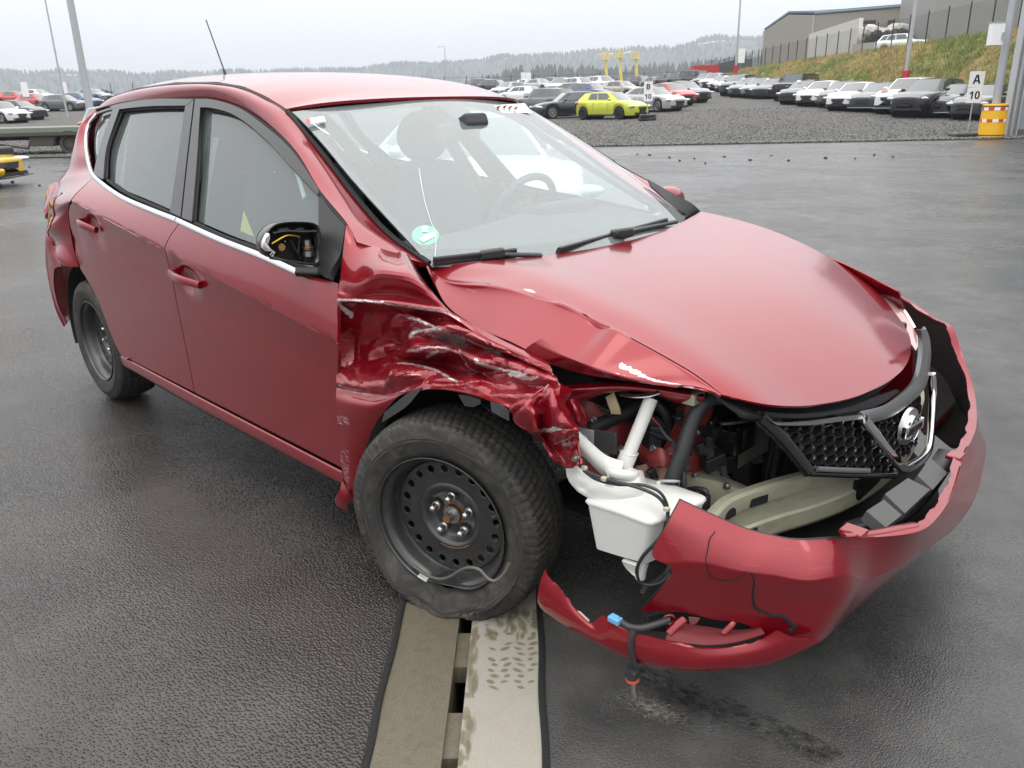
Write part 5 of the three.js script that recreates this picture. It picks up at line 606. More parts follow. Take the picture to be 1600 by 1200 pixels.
  mesh('bottle_neck', at(new THREE.TorusGeometry(0.03, 0.012, 10, 26), ...[0.473,0.567,0.71], 1.25, 0.1, 0), whiteP, wb); mesh('torn_edge', net([[[0.453,0.513,0.76],[0.46,0.543,0.755],[0.463,0.578,0.75]], [[0.479,0.512,0.75],[0.482,0.534,0.745],[0.467,0.568,0.75]]], 10, 6, null, 0.003), whiteP, wb);
  // tank body: a tapered box with rounded lid
  const tk = (py, k) => py.map((p) => p); const lid = [[0.415,0.5,0.775],[0.514,0.509,0.775],[0.601,0.505,0.765]], low = [[0.431,0.367,0.755],[0.506,0.377,0.755],[0.579,0.385,0.75]];
  const tank = (o, dz0, dz1) => { const P = []; const L0 = poly(lid, 12), L1 = poly(low, 12); for (let j = 0; j <= 12; j++) { const v = j / 12, row = []; for (let i = 0; i <= 40; i++) { const a = i / 40 * 4, side = Math.floor(a) % 4, f = a - Math.floor(a), front = (t) => lerp3(L0[Math.round(t * 12)], L1[Math.round(t * 12)], v), dep = mix(0.17, 0.13, v), bk = (p) => [p[0] + 0.035, p[1] + 0.008, p[2] - dep]; let p; if (side === 0) p = front(f); else if (side === 1) p = lerp3(front(1), bk(front(1)), f); else if (side === 2) p = bk(front(1 - f)); else p = lerp3(bk(front(0)), front(0), f); row.push(p); } P.push(row); } return P; };
  const TP = tank(); const soft = TP.map((row) => row.map((p, i) => { const a = row[(i + 39) % 40], b = row[(i + 1) % 40]; return [0, 1, 2].map((k) => (a[k] + 2 * p[k] + b[k]) / 4); }));
  const capT = [1, 0.5, 0.02].map((k) => { const c = [0, 1, 2].map((q) => soft[0].slice(0, 40).reduce((s, p) => s + p[q] / 40, 0)); return soft[0].map((p) => [c[0] + (p[0] - c[0]) * k, c[1] + (p[1] - c[1]) * k + 0.014 * (1 - k * k) + 0.004, c[2] + (p[2] - c[2]) * k]); });
  const capB = [1, 0.02].map((k) => { const R = soft[12], c = [0, 1, 2].map((q) => R.slice(0, 40).reduce((s, p) => s + p[q] / 40, 0)); return R.map((p) => [c[0] + (p[0] - c[0]) * k, c[1] + (p[1] - c[1]) * k, c[2] + (p[2] - c[2]) * k]); });
  mesh('bottle_tank', merge([gridGeo(soft), gridGeo(capB)]), whiteP, wb); mesh('bottle_lid', gridGeo([soft[0].map((p) => [p[0] - 0.0, p[1] - 0.010, p[2] + 0.002]), soft[0].map((p, i) => { const c = capT[2][0]; return [p[0] + (p[0] - c[0]) * 0.03, p[1] - 0.004, p[2] + (p[2] - c[2]) * 0.03 + 0.002]; }), ...capT]), whiteP, wb);
  mesh('pump_spout', merge([tube([[0.561,0.384,0.73],[0.557,0.357,0.735],[0.554,0.335,0.735]], 0.0125, 20, 12), at(new THREE.SphereGeometry(0.0125, 14, 10), ...[0.554,0.333,0.735]), loft([[[0.512,0.37,0.745],[0.554,0.374,0.745]], [[0.518,0.347,0.735],[0.552,0.347,0.735]], [[0.537,0.334,0.735],[0.554,0.331,0.735]]], 8, 8, 0.01)]), whiteP, wb);
  // big bonnet-edge hose, looms, tank wires
  K('large_hose', tube([[0.611,0.691,0.4],[0.596,0.716,0.46],[0.571,0.719,0.5],[0.557,0.695,0.53],[0.55,0.648,0.555],[0.547,0.597,0.575],[0.539,0.552,0.59],[0.531,0.503,0.6]], 0.0185, 70, 14), hoseM, 'thick black hose curving down in the open corner');
  K('hose_end', merge([tube([[0.53,0.513,0.6],[0.527,0.494,0.605],[0.541,0.47,0.62],[0.555,0.462,0.63]], 0.009, 20, 8), cyl(0.012, 0.014, 0.035, 12, ...[0.55,0.57,0.57], 0.5)]), hoseM); K('cable_tie', at(new THREE.TorusGeometry(0.0235, 0.0035, 8, 24), ...[0.531,0.524,0.6], 1.2, 0.3, 0), std({ color: lin(0.42, 0.43, 0.44), roughness: 0.5 }));
  K('white_plug', rbox(0.010, 0.016, 0.010, 0.003, ...[0.521,0.523,0.63]), std({ color: lin(0.7, 0.65, 0.55), roughness: 0.5 }));
  K('wiring', merge([tube([[0.391,0.587,0.775],[0.43,0.578,0.78],[0.501,0.577,0.775],[0.561,0.575,0.76],[0.599,0.557,0.74],[0.616,0.524,0.73],[0.623,0.491,0.74],[0.605,0.451,0.76],[0.573,0.402,0.76],[0.554,0.35,0.75],[0.564,0.32,0.74],[0.596,0.326,0.72],[0.613,0.353,0.7]], 0.0042, 120, 8), tube([[0.411,0.575,0.775],[0.445,0.565,0.775],[0.506,0.569,0.77],[0.562,0.579,0.75],[0.599,0.567,0.735],[0.614,0.525,0.725],[0.6,0.465,0.72],[0.581,0.42,0.71]], 0.0038, 90, 8), tube([[0.517,0.614,0.57],[0.538,0.566,0.56],[0.552,0.515,0.57],[0.552,0.48,0.57]], 0.008, 30, 8), tube([[0.563,0.289,0.74],[0.561,0.299,0.72],[0.582,0.32,0.7],[0.601,0.351,0.69],[0.595,0.371,0.67]], 0.008, 40, 8), tube([[0.468,0.637,0.56],[0.488,0.614,0.555],[0.508,0.601,0.55]], 0.006, 16, 8)]), hoseM);
  K('wire_clip', merge([[0.476,0.577,0.78],[0.617,0.533,0.735],[0.417,0.585,0.78]].map((p) => rbox(0.014, 0.01, 0.012, 0.003, p[0], p[1], p[2]))), std({ color: lin(0.45, 0.42, 0.3), roughness: 0.6 }));
  // inner red chassis side, beige chassis leg, slam panel parts
  K('chassis_plate', net([[[0.474,0.668,0.5],[0.483,0.672,0.47],[0.515,0.675,0.44],[0.525,0.668,0.42]], [[0.463,0.564,0.52],[0.476,0.576,0.49],[0.498,0.587,0.45],[0.509,0.588,0.42]], [[0.417,0.485,0.56],[0.473,0.497,0.53],[0.497,0.491,0.48],[0.504,0.481,0.42]], [[0.419,0.406,0.57],[0.477,0.407,0.54],[0.502,0.402,0.48],[0.503,0.388,0.42]]], 30, 30, (u, v, p) => [p[0] + 0.006 * Math.sin(v * 14), p[1], p[2]], 0.004), bayRed, 'dusty red inner panel beside the chassis leg');
  const dusty = std({ color: lin(0.30, 0.17, 0.13), roughness: 0.7 }); K('crush_plate', net([[[0.422,0.523,0.58],[0.46,0.545,0.57],[0.502,0.574,0.545]], [[0.431,0.489,0.585],[0.477,0.514,0.575],[0.519,0.54,0.55]], [[0.437,0.437,0.585],[0.487,0.465,0.575],[0.529,0.488,0.55]]], 16, 16, (u, v, p) => [p[0], p[1], p[2] + 0.008 * Math.sin(u * 8 + v * 3)], 0.004), dusty);
  const legG = (a, b) => gridGeo([a, b].map((r) => r), 0.004); K('chassis_leg', merge([legG([[0.495,0.5,0.5],[0.585,0.499,0.48],[0.669,0.477,0.44]], [[0.47,0.479,0.42],[0.553,0.477,0.4],[0.63,0.447,0.36]]), legG([[0.495,0.5,0.5],[0.585,0.499,0.48],[0.669,0.477,0.44]], [[0.503,0.419,0.5],[0.591,0.416,0.48],[0.665,0.406,0.44]])]), olive, 'dusty beige chassis leg'); K('leg_bolt', merge([cyl(0.011, 0.011, 0.008, 14, ...[0.605,0.446,0.482], Math.PI / 2)]), satin);
  K('bracket_block', merge([tube([[0.536,0.474,0.52],[0.571,0.491,0.53],[0.592,0.491,0.53],[0.578,0.444,0.52]], 0.007, 24, 8), rbox(0.03, 0.04, 0.02, 0.006, ...[0.584,0.462,0.525])]), hoseM);
  // looms, clips and small brackets in the shadow behind
  { const r2 = (a, b) => a + (b - a) * rnd(); const loom = []; for (let k = 0; k < 9; k++) { const x = r2(0.25, 0.5), z = r2(0.25, 0.6), y = r2(0.5, 0.72); loom.push(tube([[x, y, z], [x + r2(-0.1, 0.15), y - r2(0, 0.1), z - r2(0.05, 0.15)], [x + r2(0, 0.15), y - r2(0.05, 0.2), z - r2(0.1, 0.3)], [x + r2(0, 0.15), y - r2(0.1, 0.3), z - r2(0.2, 0.4)]], r2(0.004, 0.010), 30, 7)); } K('engine_loom', merge(loom), hoseM);
    for (let k = 0; k < 12; k++) add('engine_fitting', rbox(r2(0.02, 0.07), r2(0.02, 0.06), r2(0.02, 0.06), 0.004, r2(0.3, 0.54), r2(0.42, 0.68), r2(0.1, 0.52), r2(0, 1), r2(0, 3), 0), k % 4 === 0 ? steel : k % 4 === 1 ? greyP : blackP); }
  { // small fixings, ribs and plugs of the open lamp corner
    const bits = [['bolt', steel, [[0.332,0.665,0.7],[0.308,0.627,0.61],[0.365,0.551,0.57],[0.466,0.583,0.575],[0.502,0.563,0.56],[0.515,0.602,0.46],[0.533,0.502,0.49],[0.618,0.496,0.48],[0.639,0.429,0.46]]], ['clip', blackP, [[0.337,0.658,0.6],[0.412,0.611,0.56],[0.492,0.652,0.51],[0.509,0.572,0.5],[0.528,0.564,0.46],[0.546,0.587,0.45],[0.593,0.523,0.46],[0.469,0.517,0.58],[0.451,0.474,0.585],[0.532,0.38,0.5]]]];
    for (const [n, m, ps] of bits) ps.forEach((p, i) => add(n, n === 'bolt' ? merge([cyl(0.009, 0.009, 0.005, 16, p[0], p[1], p[2], Math.PI / 2), cyl(0.0055, 0.0055, 0.014, 6, p[0], p[1], p[2] + 0.004, Math.PI / 2)]) : merge([rbox(0.028, 0.014 + 0.006 * (i % 3), 0.016, 0.003, p[0], p[1], p[2], 0, i, 0.3 * i), rod([p[0] - 0.02, p[1], p[2]], [p[0] + 0.02, p[1] - 0.012, p[2] + 0.004], 0.0035, 8)]), m));
    add('torn_panel', net([[[0.413,0.58,0.56],[0.455,0.573,0.575],[0.481,0.586,0.57],[0.509,0.564,0.56]], [[0.414,0.554,0.565],[0.459,0.557,0.585],[0.493,0.569,0.58],[0.517,0.548,0.565]], [[0.426,0.53,0.565],[0.464,0.533,0.58],[0.501,0.55,0.585],[0.514,0.53,0.565]]], 18, 10, null, 0.003), bayRed); add('lamp_mount_rib', loft([[[0.492,0.631,0.44],[0.528,0.578,0.45],[0.547,0.514,0.45]], [[0.498,0.63,0.42],[0.538,0.575,0.43],[0.557,0.51,0.43]]], 16, 3, 0.006), blackP); add('fuse_box', merge([rbox(0.10, 0.07, 0.10, 0.008, ...[0.53,0.559,0.33]), ...[0, 1, 2, 3].map((k) => { const p = [0.538,0.606,0.385]; return box(0.004, 0.05, 0.012, p[0] + k * 0.022, p[1] - 0.02, p[2]); })]), blackG); add('ribbed_hose', merge(Array.from({ length: 16 }, (_, k) => { const a = [0.383,0.62,0.5], b = [0.44,0.581,0.46], p = lerp3(a, b, k / 15); return at(new THREE.TorusGeometry(0.016, 0.004, 6, 16), p[0], p[1], p[2], 0.6, 1.1, 0); })), hoseM); }
  // radiator, cooler with fins, black housings, silver box
  const fin = merge([...Array.from({ length: 13 }, (_, i) => box(0.004, 0.12, 0.005, 0.553, 0.525, 0.16 + i * 0.0125)), box(0.004, 0.008, 0.17, 0.553, 0.588, 0.235)]); K('oil_cooler', fin, std({ color: lin(0.26, 0.25, 0.21), metalness: 0.6, roughness: 0.5 }));
  K('radiator_support', merge([rbox(0.05, 0.32, 0.04, 0.008, 0.56, 0.46, 0.13), rbox(0.04, 0.05, 1.0, 0.01, 0.60, 0.665, -0.1), rbox(0.16, 0.16, 0.2, 0.015, 0.42, 0.59, 0.34), rbox(0.06, 0.3, 0.9, 0.01, 0.50, 0.42, -0.25), rod([0.60, 0.58, 0.10], [0.57, 0.33, 0.10], 0.012), rod([0.57, 0.56, 0.14], [0.55, 0.34, 0.15], 0.01)]), blackP);
  K('cooler_core', box(0.02, 0.14, 0.2, 0.535, 0.525, 0.235), blackM); K('silver_box', rbox(0.055, 0.10, 0.075, 0.006, ...[0.5,0.476,0.351]), std({ color: lin(0.42, 0.43, 0.44), metalness: 0.5, roughness: 0.5 })); K('support_rod', tube([...[[0.56,0.63,0.431],[0.58,0.627,0.392],[0.6,0.619,0.301]]], 0.0055, 24, 8), satin);
  // bumper beam: a bowed pressing with flanges, a groove and holes
  const tb = [[0.666,0.485,0.61],[0.654,0.485,0.523],[0.688,0.487,0.382],[0.735,0.487,0.246]].concat([[0.766, 0.487, 0.13], [0.783, 0.487, 0], [0.785, 0.487, -0.14], [0.772, 0.487, -0.30], [0.735, 0.487, -0.48], [0.69, 0.487, -0.60]]), bx = poly(tb, 60);
  const sec = [[-0.022, 0.0], [-0.004, 0.001], [0.002, -0.003], [0.003, -0.010], [0.0, -0.040], [-0.005, -0.044], [-0.007, -0.050], [-0.007, -0.088], [-0.005, -0.094], [0.001, -0.098], [0.003, -0.135], [0.0, -0.142], [-0.022, -0.145]];
  const beamP = sec.map(([o, y]) => bx.map((p, i) => { const a = bx[Math.max(0, i - 1)], b = bx[Math.min(60, i + 1)], dx = b[0] - a[0], dz = b[2] - a[2], l = Math.hypot(dx, dz), nx = -dz / l, nz = dx / l; return [p[0] + nx * o, p[1] + y, p[2] + nz * o]; }));
  const beam = K('bumper_beam', toCreasedNormals(gridGeo(beamP, 0.003), 0.4), olive, 'bare olive bumper beam');
  const onBeam = (k, y, o) => { const i = Math.round(k * 60), p = bx[i], a = bx[Math.max(0, i - 1)], b = bx[Math.min(60, i + 1)], dx = b[0] - a[0], dz = b[2] - a[2], l = Math.hypot(dx, dz); return [[p[0] - dz / l * o, p[1] + y, p[2] + dx / l * o], Math.atan2(dx, dz)]; };
  for (const [k, y, w, h] of [[0.065, -0.03, 0.055, 0.030], [0.15, -0.028, 0.06, 0.026], [0.13, -0.118, 0.05, 0.035]]) { const [p, a] = onBeam(k, y, 0.003); mesh('beam_hole', rbox(0.006, h, w, 0.003, ...p, 0, a, 0), blackM, beam); }
}
// --- grille, badge, far headlamp ---
const grZ = (y, z) => 0.79 - 0.33 * z * z - 0.2 * (y - 0.65), onGr = (o) => (p) => [grZ(p[1], p[2]) + o, p[1], p[2]];
{
  const gr = new THREE.Group(); gr.name = 'grille'; car.add(gr); gr.userData.label = 'black honeycomb grille with a chrome V';
  const band = std({ color: lin(0.13, 0.133, 0.137), roughness: 0.3, metalness: 0.3 });
  mesh('grille_band', gridGeo(coons([[0.696,0.707,0.501],[0.71,0.683,0.471]], [[0.782,0.639,0.175],[0.787,0.626,0.156]], [[0.696,0.707,0.501],[0.704,0.694,0.483],[0.735,0.673,0.389],[0.765,0.656,0.271],[0.782,0.639,0.175]], [[0.71,0.683,0.471],[0.739,0.664,0.382],[0.766,0.647,0.272],[0.787,0.626,0.156]], 30, 4, onGr(0.008)), 0.012), band, gr);
  mesh('grille_band', net([[[0.782,0.639,0.175],[0.794,0.628,0.048],[0.791,0.629,-0.095],[0.779,0.637,-0.203],[0.761,0.673,-0.273],[0.746,0.722,-0.3],[0.743,0.756,-0.281]], [[0.785,0.631,0.168],[0.797,0.612,0.031],[0.793,0.612,-0.119],[0.775,0.613,-0.263],[0.742,0.642,-0.388],[0.725,0.688,-0.418],[0.733,0.741,-0.344]], [[0.789,0.62,0.151],[0.8,0.599,0.009],[0.794,0.594,-0.151],[0.767,0.586,-0.33],[0.7,0.593,-0.558],[0.693,0.649,-0.556],[0.728,0.733,-0.37]]].map((r) => r.map(onGr(0.006))), 50, 12, (u, v, p) => [p[0] + 0.004 * Math.sin(Math.PI * v), p[1], p[2]], 0.012), band, gr);
  mesh('grille_top_trim', gridGeo(coons([[0.694,0.716,0.5],[0.697,0.706,0.498]], [[0.791,0.632,-0.09],[0.792,0.622,-0.104]], [[0.694,0.716,0.5],[0.735,0.689,0.379],[0.771,0.669,0.214],[0.786,0.664,0.057],[0.787,0.649,-0.094]], [[0.698,0.703,0.498],[0.737,0.674,0.381],[0.774,0.651,0.216],[0.793,0.631,0.047],[0.791,0.628,-0.106]], 40, 4, onGr(-0.012)), 0.01), blackP, gr);
  // frame and honeycomb
  const cell = (cy, cz, ry, rz, d) => { const o = []; for (let k = 0; k < 6; k++) { const f = (q) => { const a = (k + q) / 6 * 2 * Math.PI; return [cy + ry * Math.sin(a), cz + rz * Math.cos(a)]; }, [y0, z0] = f(0), [y1, z1] = f(1); const A = [grZ(y0, z0), y0, z0], B = [grZ(y1, z1), y1, z1]; const in_ = (p, s) => [p[0] + s, cy + (p[1] - cy) * 0.9, cz + (p[2] - cz) * 0.9]; o.push(gridGeo([[A, B], [in_(A, 0.004), in_(B, 0.004)], [in_(A, -0.02), in_(B, -0.02)]])); } return o; };
  const inside = (q, y, z) => { let c = false; for (let i = 0, j = q.length - 1; i < q.length; j = i++) { if ((q[i][1] > y) !== (q[j][1] > y) && z < (q[j][2] - q[i][2]) * (y - q[i][1]) / (q[j][1] - q[i][1]) + q[i][2]) c = !c; } return c; };
  const regs = [[[0.712,0.679,0.468],[0.74,0.661,0.382],[0.767,0.643,0.272],[0.786,0.624,0.169],[0.831,0.445,0.006],[0.805,0.505,0.209],[0.768,0.548,0.358]], [[0.791,0.615,0.133],[0.801,0.597,0.009],[0.794,0.591,-0.15],[0.768,0.583,-0.328],[0.799,0.487,-0.27],[0.82,0.439,-0.189],[0.827,0.461,-0.042]]];
  const cells = []; const hz = 0.027, hy = 0.0138;
  regs.forEach((q) => { const ys = q.map((p) => p[1]), zs = q.map((p) => p[2]); for (let i = -2; i < 60; i++) for (let j = -2; j < 30; j++) { const z = Math.min(...zs) + i * hz * 1.5, y = Math.min(...ys) + (j + (i % 2 ? 0.5 : 0)) * hy * 1.74; if (inside(q, y, z)) cells.push(...cell(y, z, hy, hz)); } });
  mesh('honeycomb', merge(cells), phy({ color: lin(0.014, 0.014, 0.015), roughness: 0.16, clearcoat: 1 }), gr);
  mesh('grille_back', gridGeo(coons([[0.712,0.679,0.468],[0.765,0.546,0.371]], [[0.764,0.576,-0.353],[0.82,0.423,-0.215]], [[0.712,0.679,0.468],[0.767,0.645,0.272],[0.787,0.625,0.156],[0.8,0.599,0.009],[0.764,0.576,-0.353]], [[0.765,0.546,0.371],[0.806,0.499,0.21],[0.833,0.433,-0.009],[0.82,0.423,-0.215]], 30, 10, onGr(-0.021)), 0.004), blackG, gr);
  mesh('grille_frame', merge([sweep([[0.696,0.705,0.501],[0.721,0.655,0.454],[0.744,0.6,0.411],[0.766,0.545,0.371]].map(onGr(0.002)), 0.016, 0.01, [1, 0, 0.3], 30, 8), sweep([[0.766,0.543,0.372],[0.807,0.494,0.21],[0.835,0.424,-0.008]].map(onGr(0.002)), 0.008, 0.012, [1, 0, 0.3], 30, 8), rbox(0.12, 0.10, 0.30, 0.03, 0.73, 0.395, -0.06)]), blackG, gr);
  mesh('lower_strip', sweep([[0.767,0.552,0.357],[0.793,0.523,0.26],[0.814,0.49,0.151]].map(onGr(0.014)), 0.0065, 0.004, [1, 0.3, 0], 20, 8), band, gr);
  mesh('chrome_v', sweep([...[[0.784,0.631,0.174],[0.797,0.586,0.131],[0.818,0.506,0.052],[0.83,0.448,-0.012]], ...[[0.832,0.439,-0.033],[0.83,0.424,-0.119],[0.822,0.411,-0.22],[0.812,0.413,-0.275]], ...[[0.8,0.433,-0.317],[0.773,0.486,-0.389],[0.749,0.527,-0.446],[0.74,0.585,-0.439]]].map(onGr(0.022)), 0.0125, 0.010, [1, 0.15, 0.1], 120, 14, true), chrome, gr);
  const badge = new THREE.Group(); badge.name = 'badge'; const bp = [0.81,0.533,-0.102]; badge.position.set(grZ(bp[1], bp[2]) + 0.022, bp[1], bp[2]); badge.rotation.set(0, Math.PI / 2 - 0.04, 0); gr.add(badge);
  const ring = new THREE.Shape(); ring.absarc(0, 0, 0.053, 0, 6.2832); const hole = new THREE.Path(); hole.absarc(0, 0, 0.0375, 0, 6.2832, true); ring.holes.push(hole);
  const bev = { depth: 0.008, bevelEnabled: true, bevelSize: 0.003, bevelThickness: 0.003, bevelSegments: 3, curveSegments: 48 };
  const bar = new THREE.Shape(); bar.moveTo(-0.053, -0.0125); bar.lineTo(0.053, -0.0125); bar.lineTo(0.053, 0.0125); bar.lineTo(-0.053, 0.0125);
  mesh('badge_ring', merge([new THREE.ExtrudeGeometry(ring, bev), new THREE.ExtrudeGeometry(bar, { ...bev, depth: 0.009 })]), chrome, badge); mesh('badge_mount', merge([cyl(0.052, 0.054, 0.01, 40, 0, 0, -0.008, Math.PI / 2)]), satin, badge);
  const font = await new FontLoader().loadAsync('fonts/droid/droid_sans_bold.typeface.json'); const tg = new TextGeometry('NISSAN', { font, size: 0.0165, depth: 0.001, curveSegments: 4 }); tg.computeBoundingBox(); tg.translate(-(tg.boundingBox.max.x) / 2, -0.0082, 0.0125); mesh('badge_lettering', tg, blackM, badge);
  add('headlamp', net([[[0.444,0.754,-0.73],[0.505,0.715,-0.7],[0.566,0.671,-0.66],[0.624,0.637,-0.6],[0.681,0.623,-0.52]], [[0.455,0.746,-0.75],[0.521,0.713,-0.725],[0.584,0.669,-0.685],[0.625,0.641,-0.64],[0.675,0.628,-0.55]], [[0.43,0.749,-0.765],[0.483,0.732,-0.76],[0.558,0.688,-0.725],[0.61,0.657,-0.68],[0.664,0.632,-0.58]]], 30, 14, null, 0.01), phy({ color: lin(0.42, 0.24, 0.23), roughness: 0.08, clearcoat: 1 }), 'left headlamp');
  add('headlamp_trim', sweep([[0.431,0.75,-0.77],[0.483,0.734,-0.765],[0.558,0.689,-0.73],[0.617,0.649,-0.68]], 0.008, 0.007, [0.4, 0.8, -0.5], 30, 8), chrome);
}
// --- torn off front bumper ---
{
  const tex = canvasTex(1024, 512, (c, w, h) => { c.fillStyle = '#830c1b'; c.fillRect(0, 0, w, h); grime(c, w, h, 900, 0.3); for (let k = 0; k < 40; k++) { c.strokeStyle = `rgba(235,190,190,${0.5 * rnd()})`; c.lineWidth = rr(0.6, 1.6); const x = rr(0, 0.5) * w, y = rnd() * h; c.beginPath(); c.moveTo(x, y); c.lineTo(x + rr(6, 40), y + rr(-6, 8)); c.stroke(); } });
  const bm = paint({ color: 0xffffff, map: tex }), bump = new THREE.Group(); bump.name = 'front_bumper'; car.add(bump); bump.userData.label = 'cracked front bumper torn off at its right corner';
  // face: columns from the broken right corner round the nose to the left corner; rows from rim to lower edge
  const cols = [
    [[0.66,0.576,0.752],[0.662,0.542,0.795],[0.647,0.472,0.826],[0.684,0.448,0.807],[0.66,0.388,0.8],[0.608,0.299,0.802]],
    [[0.715,0.548,0.717],[0.729,0.518,0.755],[0.733,0.477,0.777],[0.732,0.455,0.778],[0.714,0.392,0.769],[0.68,0.317,0.765]],
    [[0.769,0.518,0.674],[0.789,0.491,0.709],[0.797,0.461,0.73],[0.796,0.444,0.731],[0.784,0.387,0.718],[0.741,0.306,0.725]],
    [[0.811,0.499,0.633],[0.836,0.476,0.664],[0.85,0.449,0.68],[0.851,0.432,0.679],[0.843,0.371,0.663],[0.803,0.291,0.672]],
    [[0.854,0.487,0.591],[0.88,0.458,0.612],[0.898,0.431,0.624],[0.901,0.415,0.621],[0.891,0.348,0.604],[0.854,0.216,0.617]],
    [[0.908,0.491,0.54],[0.93,0.457,0.541],[0.944,0.425,0.541],[0.947,0.408,0.536],[0.943,0.348,0.522],[0.908,0.232,0.54]]];
  const column = (p, q, s = 1) => { const nx = p[0] - 0.2, nz = p[2], l = Math.hypot(nx, nz); return [[0, 0], [0.24, 0.012], [0.50, 0.022], [0.56, 0.021], [0.78, -0.012], [1, -0.055]].map(([t, k]) => { const e = lerp3(p, q, t); return [e[0] + nx / l * k * s, e[1], e[2] + nz / l * k * s]; }); };
  const rimY = [[0.944,0.45,0.394],[1.004,0.45,0.299],[1.011,0.45,0.189],[0.992,0.45,0.035],[0.939,0.45,-0.217],[0.924,0.45,-0.324],[0.897,0.46,-0.456],[0.824,0.49,-0.658]], lowY = [...[[0.932,0.235,0.356],[0.956,0.235,0.045],[0.95,0.235,-0.177],[0.942,0.235,-0.388],[0.912,0.24,-0.558],[0.846,0.25,-0.79]], [0.83, 0.25, -0.76], [0.72, 0.26, -0.85]];
  rimY.forEach((p, i) => cols.push(column(p, lowY[i], i < 2 ? 0.35 : 1)));
  for (const p of [[0.747,0.566,-0.76],[0.694,0.644,-0.794],[0.631,0.657,-0.826],[0.519,0.697,-0.868],[0.474,0.702,-0.881]]) cols.push(column(p, [p[0] * 0.97 + 0.0, mix(0.27, 0.44, clamp((0.75 - p[0]) / 0.28)), p[2] - 0.015]));
  const rows = [0, 1, 2, 3, 4, 5].map((r) => cols.map((c) => c[r]));
  const gridB = netGrid(rows, 190, 60);
  // a crack runs down through the face: leave a thin gap by splitting the sheet there
  const split = (i0, i1) => gridB.map((r) => r.slice(i0, i1 + 1));
  mesh('bumper_face', gridGeo(gridB, 0.004), bm, bump);
  const inner = gridB.map((r) => r.map((p) => { const nx = p[0] - 0.1, nz = p[2], l = Math.hypot(nx, nz); return [p[0] - nx / l * 0.010, p[1], p[2] - nz / l * 0.010]; })); mesh('bumper_inside', gridGeo(inner, 0.002), std({ color: lin(0.03, 0.022, 0.023), roughness: 0.6 }), bump, 'dark inside of the bumper');
  // inward rim along the upper edge
  const rim = gridB[0].slice(60).map((p, i) => { const nx = p[0] - 0.1, nz = p[2], l = Math.hypot(nx, nz), k = 0.006 + 0.012 * (0.25 + noise2(i * 0.22, 3, 5) + 0.5 * noise2(i * 0.7, 7, 6)); return [p[0] - nx / l * k, p[1] + 0.004, p[2] - nz / l * k]; }); mesh('bumper_rim', gridGeo([gridB[0].slice(60), rim], 0.003), red, bump);
  // cracks: follow the face where it is broken
  const eye = [1.513,1.393,2.09], snap = ([x, y, z]) => { const d = [x - eye[0], y - eye[1], z - eye[2]], L = Math.hypot(...d); let best = 1e9, bp = null; for (const r of gridB) for (let i = 0; i < 110; i++) { const p = r[i], q = [p[0] - eye[0], p[1] - eye[1], p[2] - eye[2]], t = (q[0] * d[0] + q[1] * d[1] + q[2] * d[2]) / L, e = q[0] ** 2 + q[1] ** 2 + q[2] ** 2 - t * t; if (e < best) { best = e; bp = p; } } return bp; };
  const crackP = [[[0.753,0.54,0.756],[0.746,0.52,0.761],[0.742,0.502,0.764],[0.74,0.477,0.765],[0.741,0.454,0.764],[0.745,0.441,0.762],[0.752,0.43,0.757],[0.77,0.423,0.743],[0.782,0.425,0.734],[0.793,0.429,0.725],[0.801,0.437,0.718],[0.808,0.445,0.712]], [[0.813,0.445,0.708],[0.817,0.431,0.703],[0.82,0.415,0.701],[0.822,0.392,0.699],[0.823,0.371,0.698],[0.83,0.356,0.692],[0.838,0.345,0.683],[0.852,0.338,0.669],[0.865,0.33,0.654],[0.874,0.324,0.644],[0.881,0.317,0.636],[0.887,0.309,0.628],[0.892,0.303,0.622]], [[0.892,0.302,0.622],[0.886,0.295,0.629],[0.879,0.284,0.638],[0.871,0.274,0.648]]];
  crackP.forEach((c, i) => { const q = poly(c, Math.max(5, Math.round(c.length * 0.9))).map(snap); mesh('crack', sweep(q.map((p) => { const l = Math.hypot(p[0] - eye[0], p[1] - eye[1], p[2] - eye[2]); return p.map((v, k) => v + (eye[k] - v) / l * 0.006); }), (t) => (i === 0 ? 0.0008 : i === 1 ? 0.0016 + 0.0042 * t : 0.005 * (1 - t) + 0.001), 0.0022, (p) => [p[0] - 0.1, 0.1, p[2]], 70, 6), blackM, bump); });
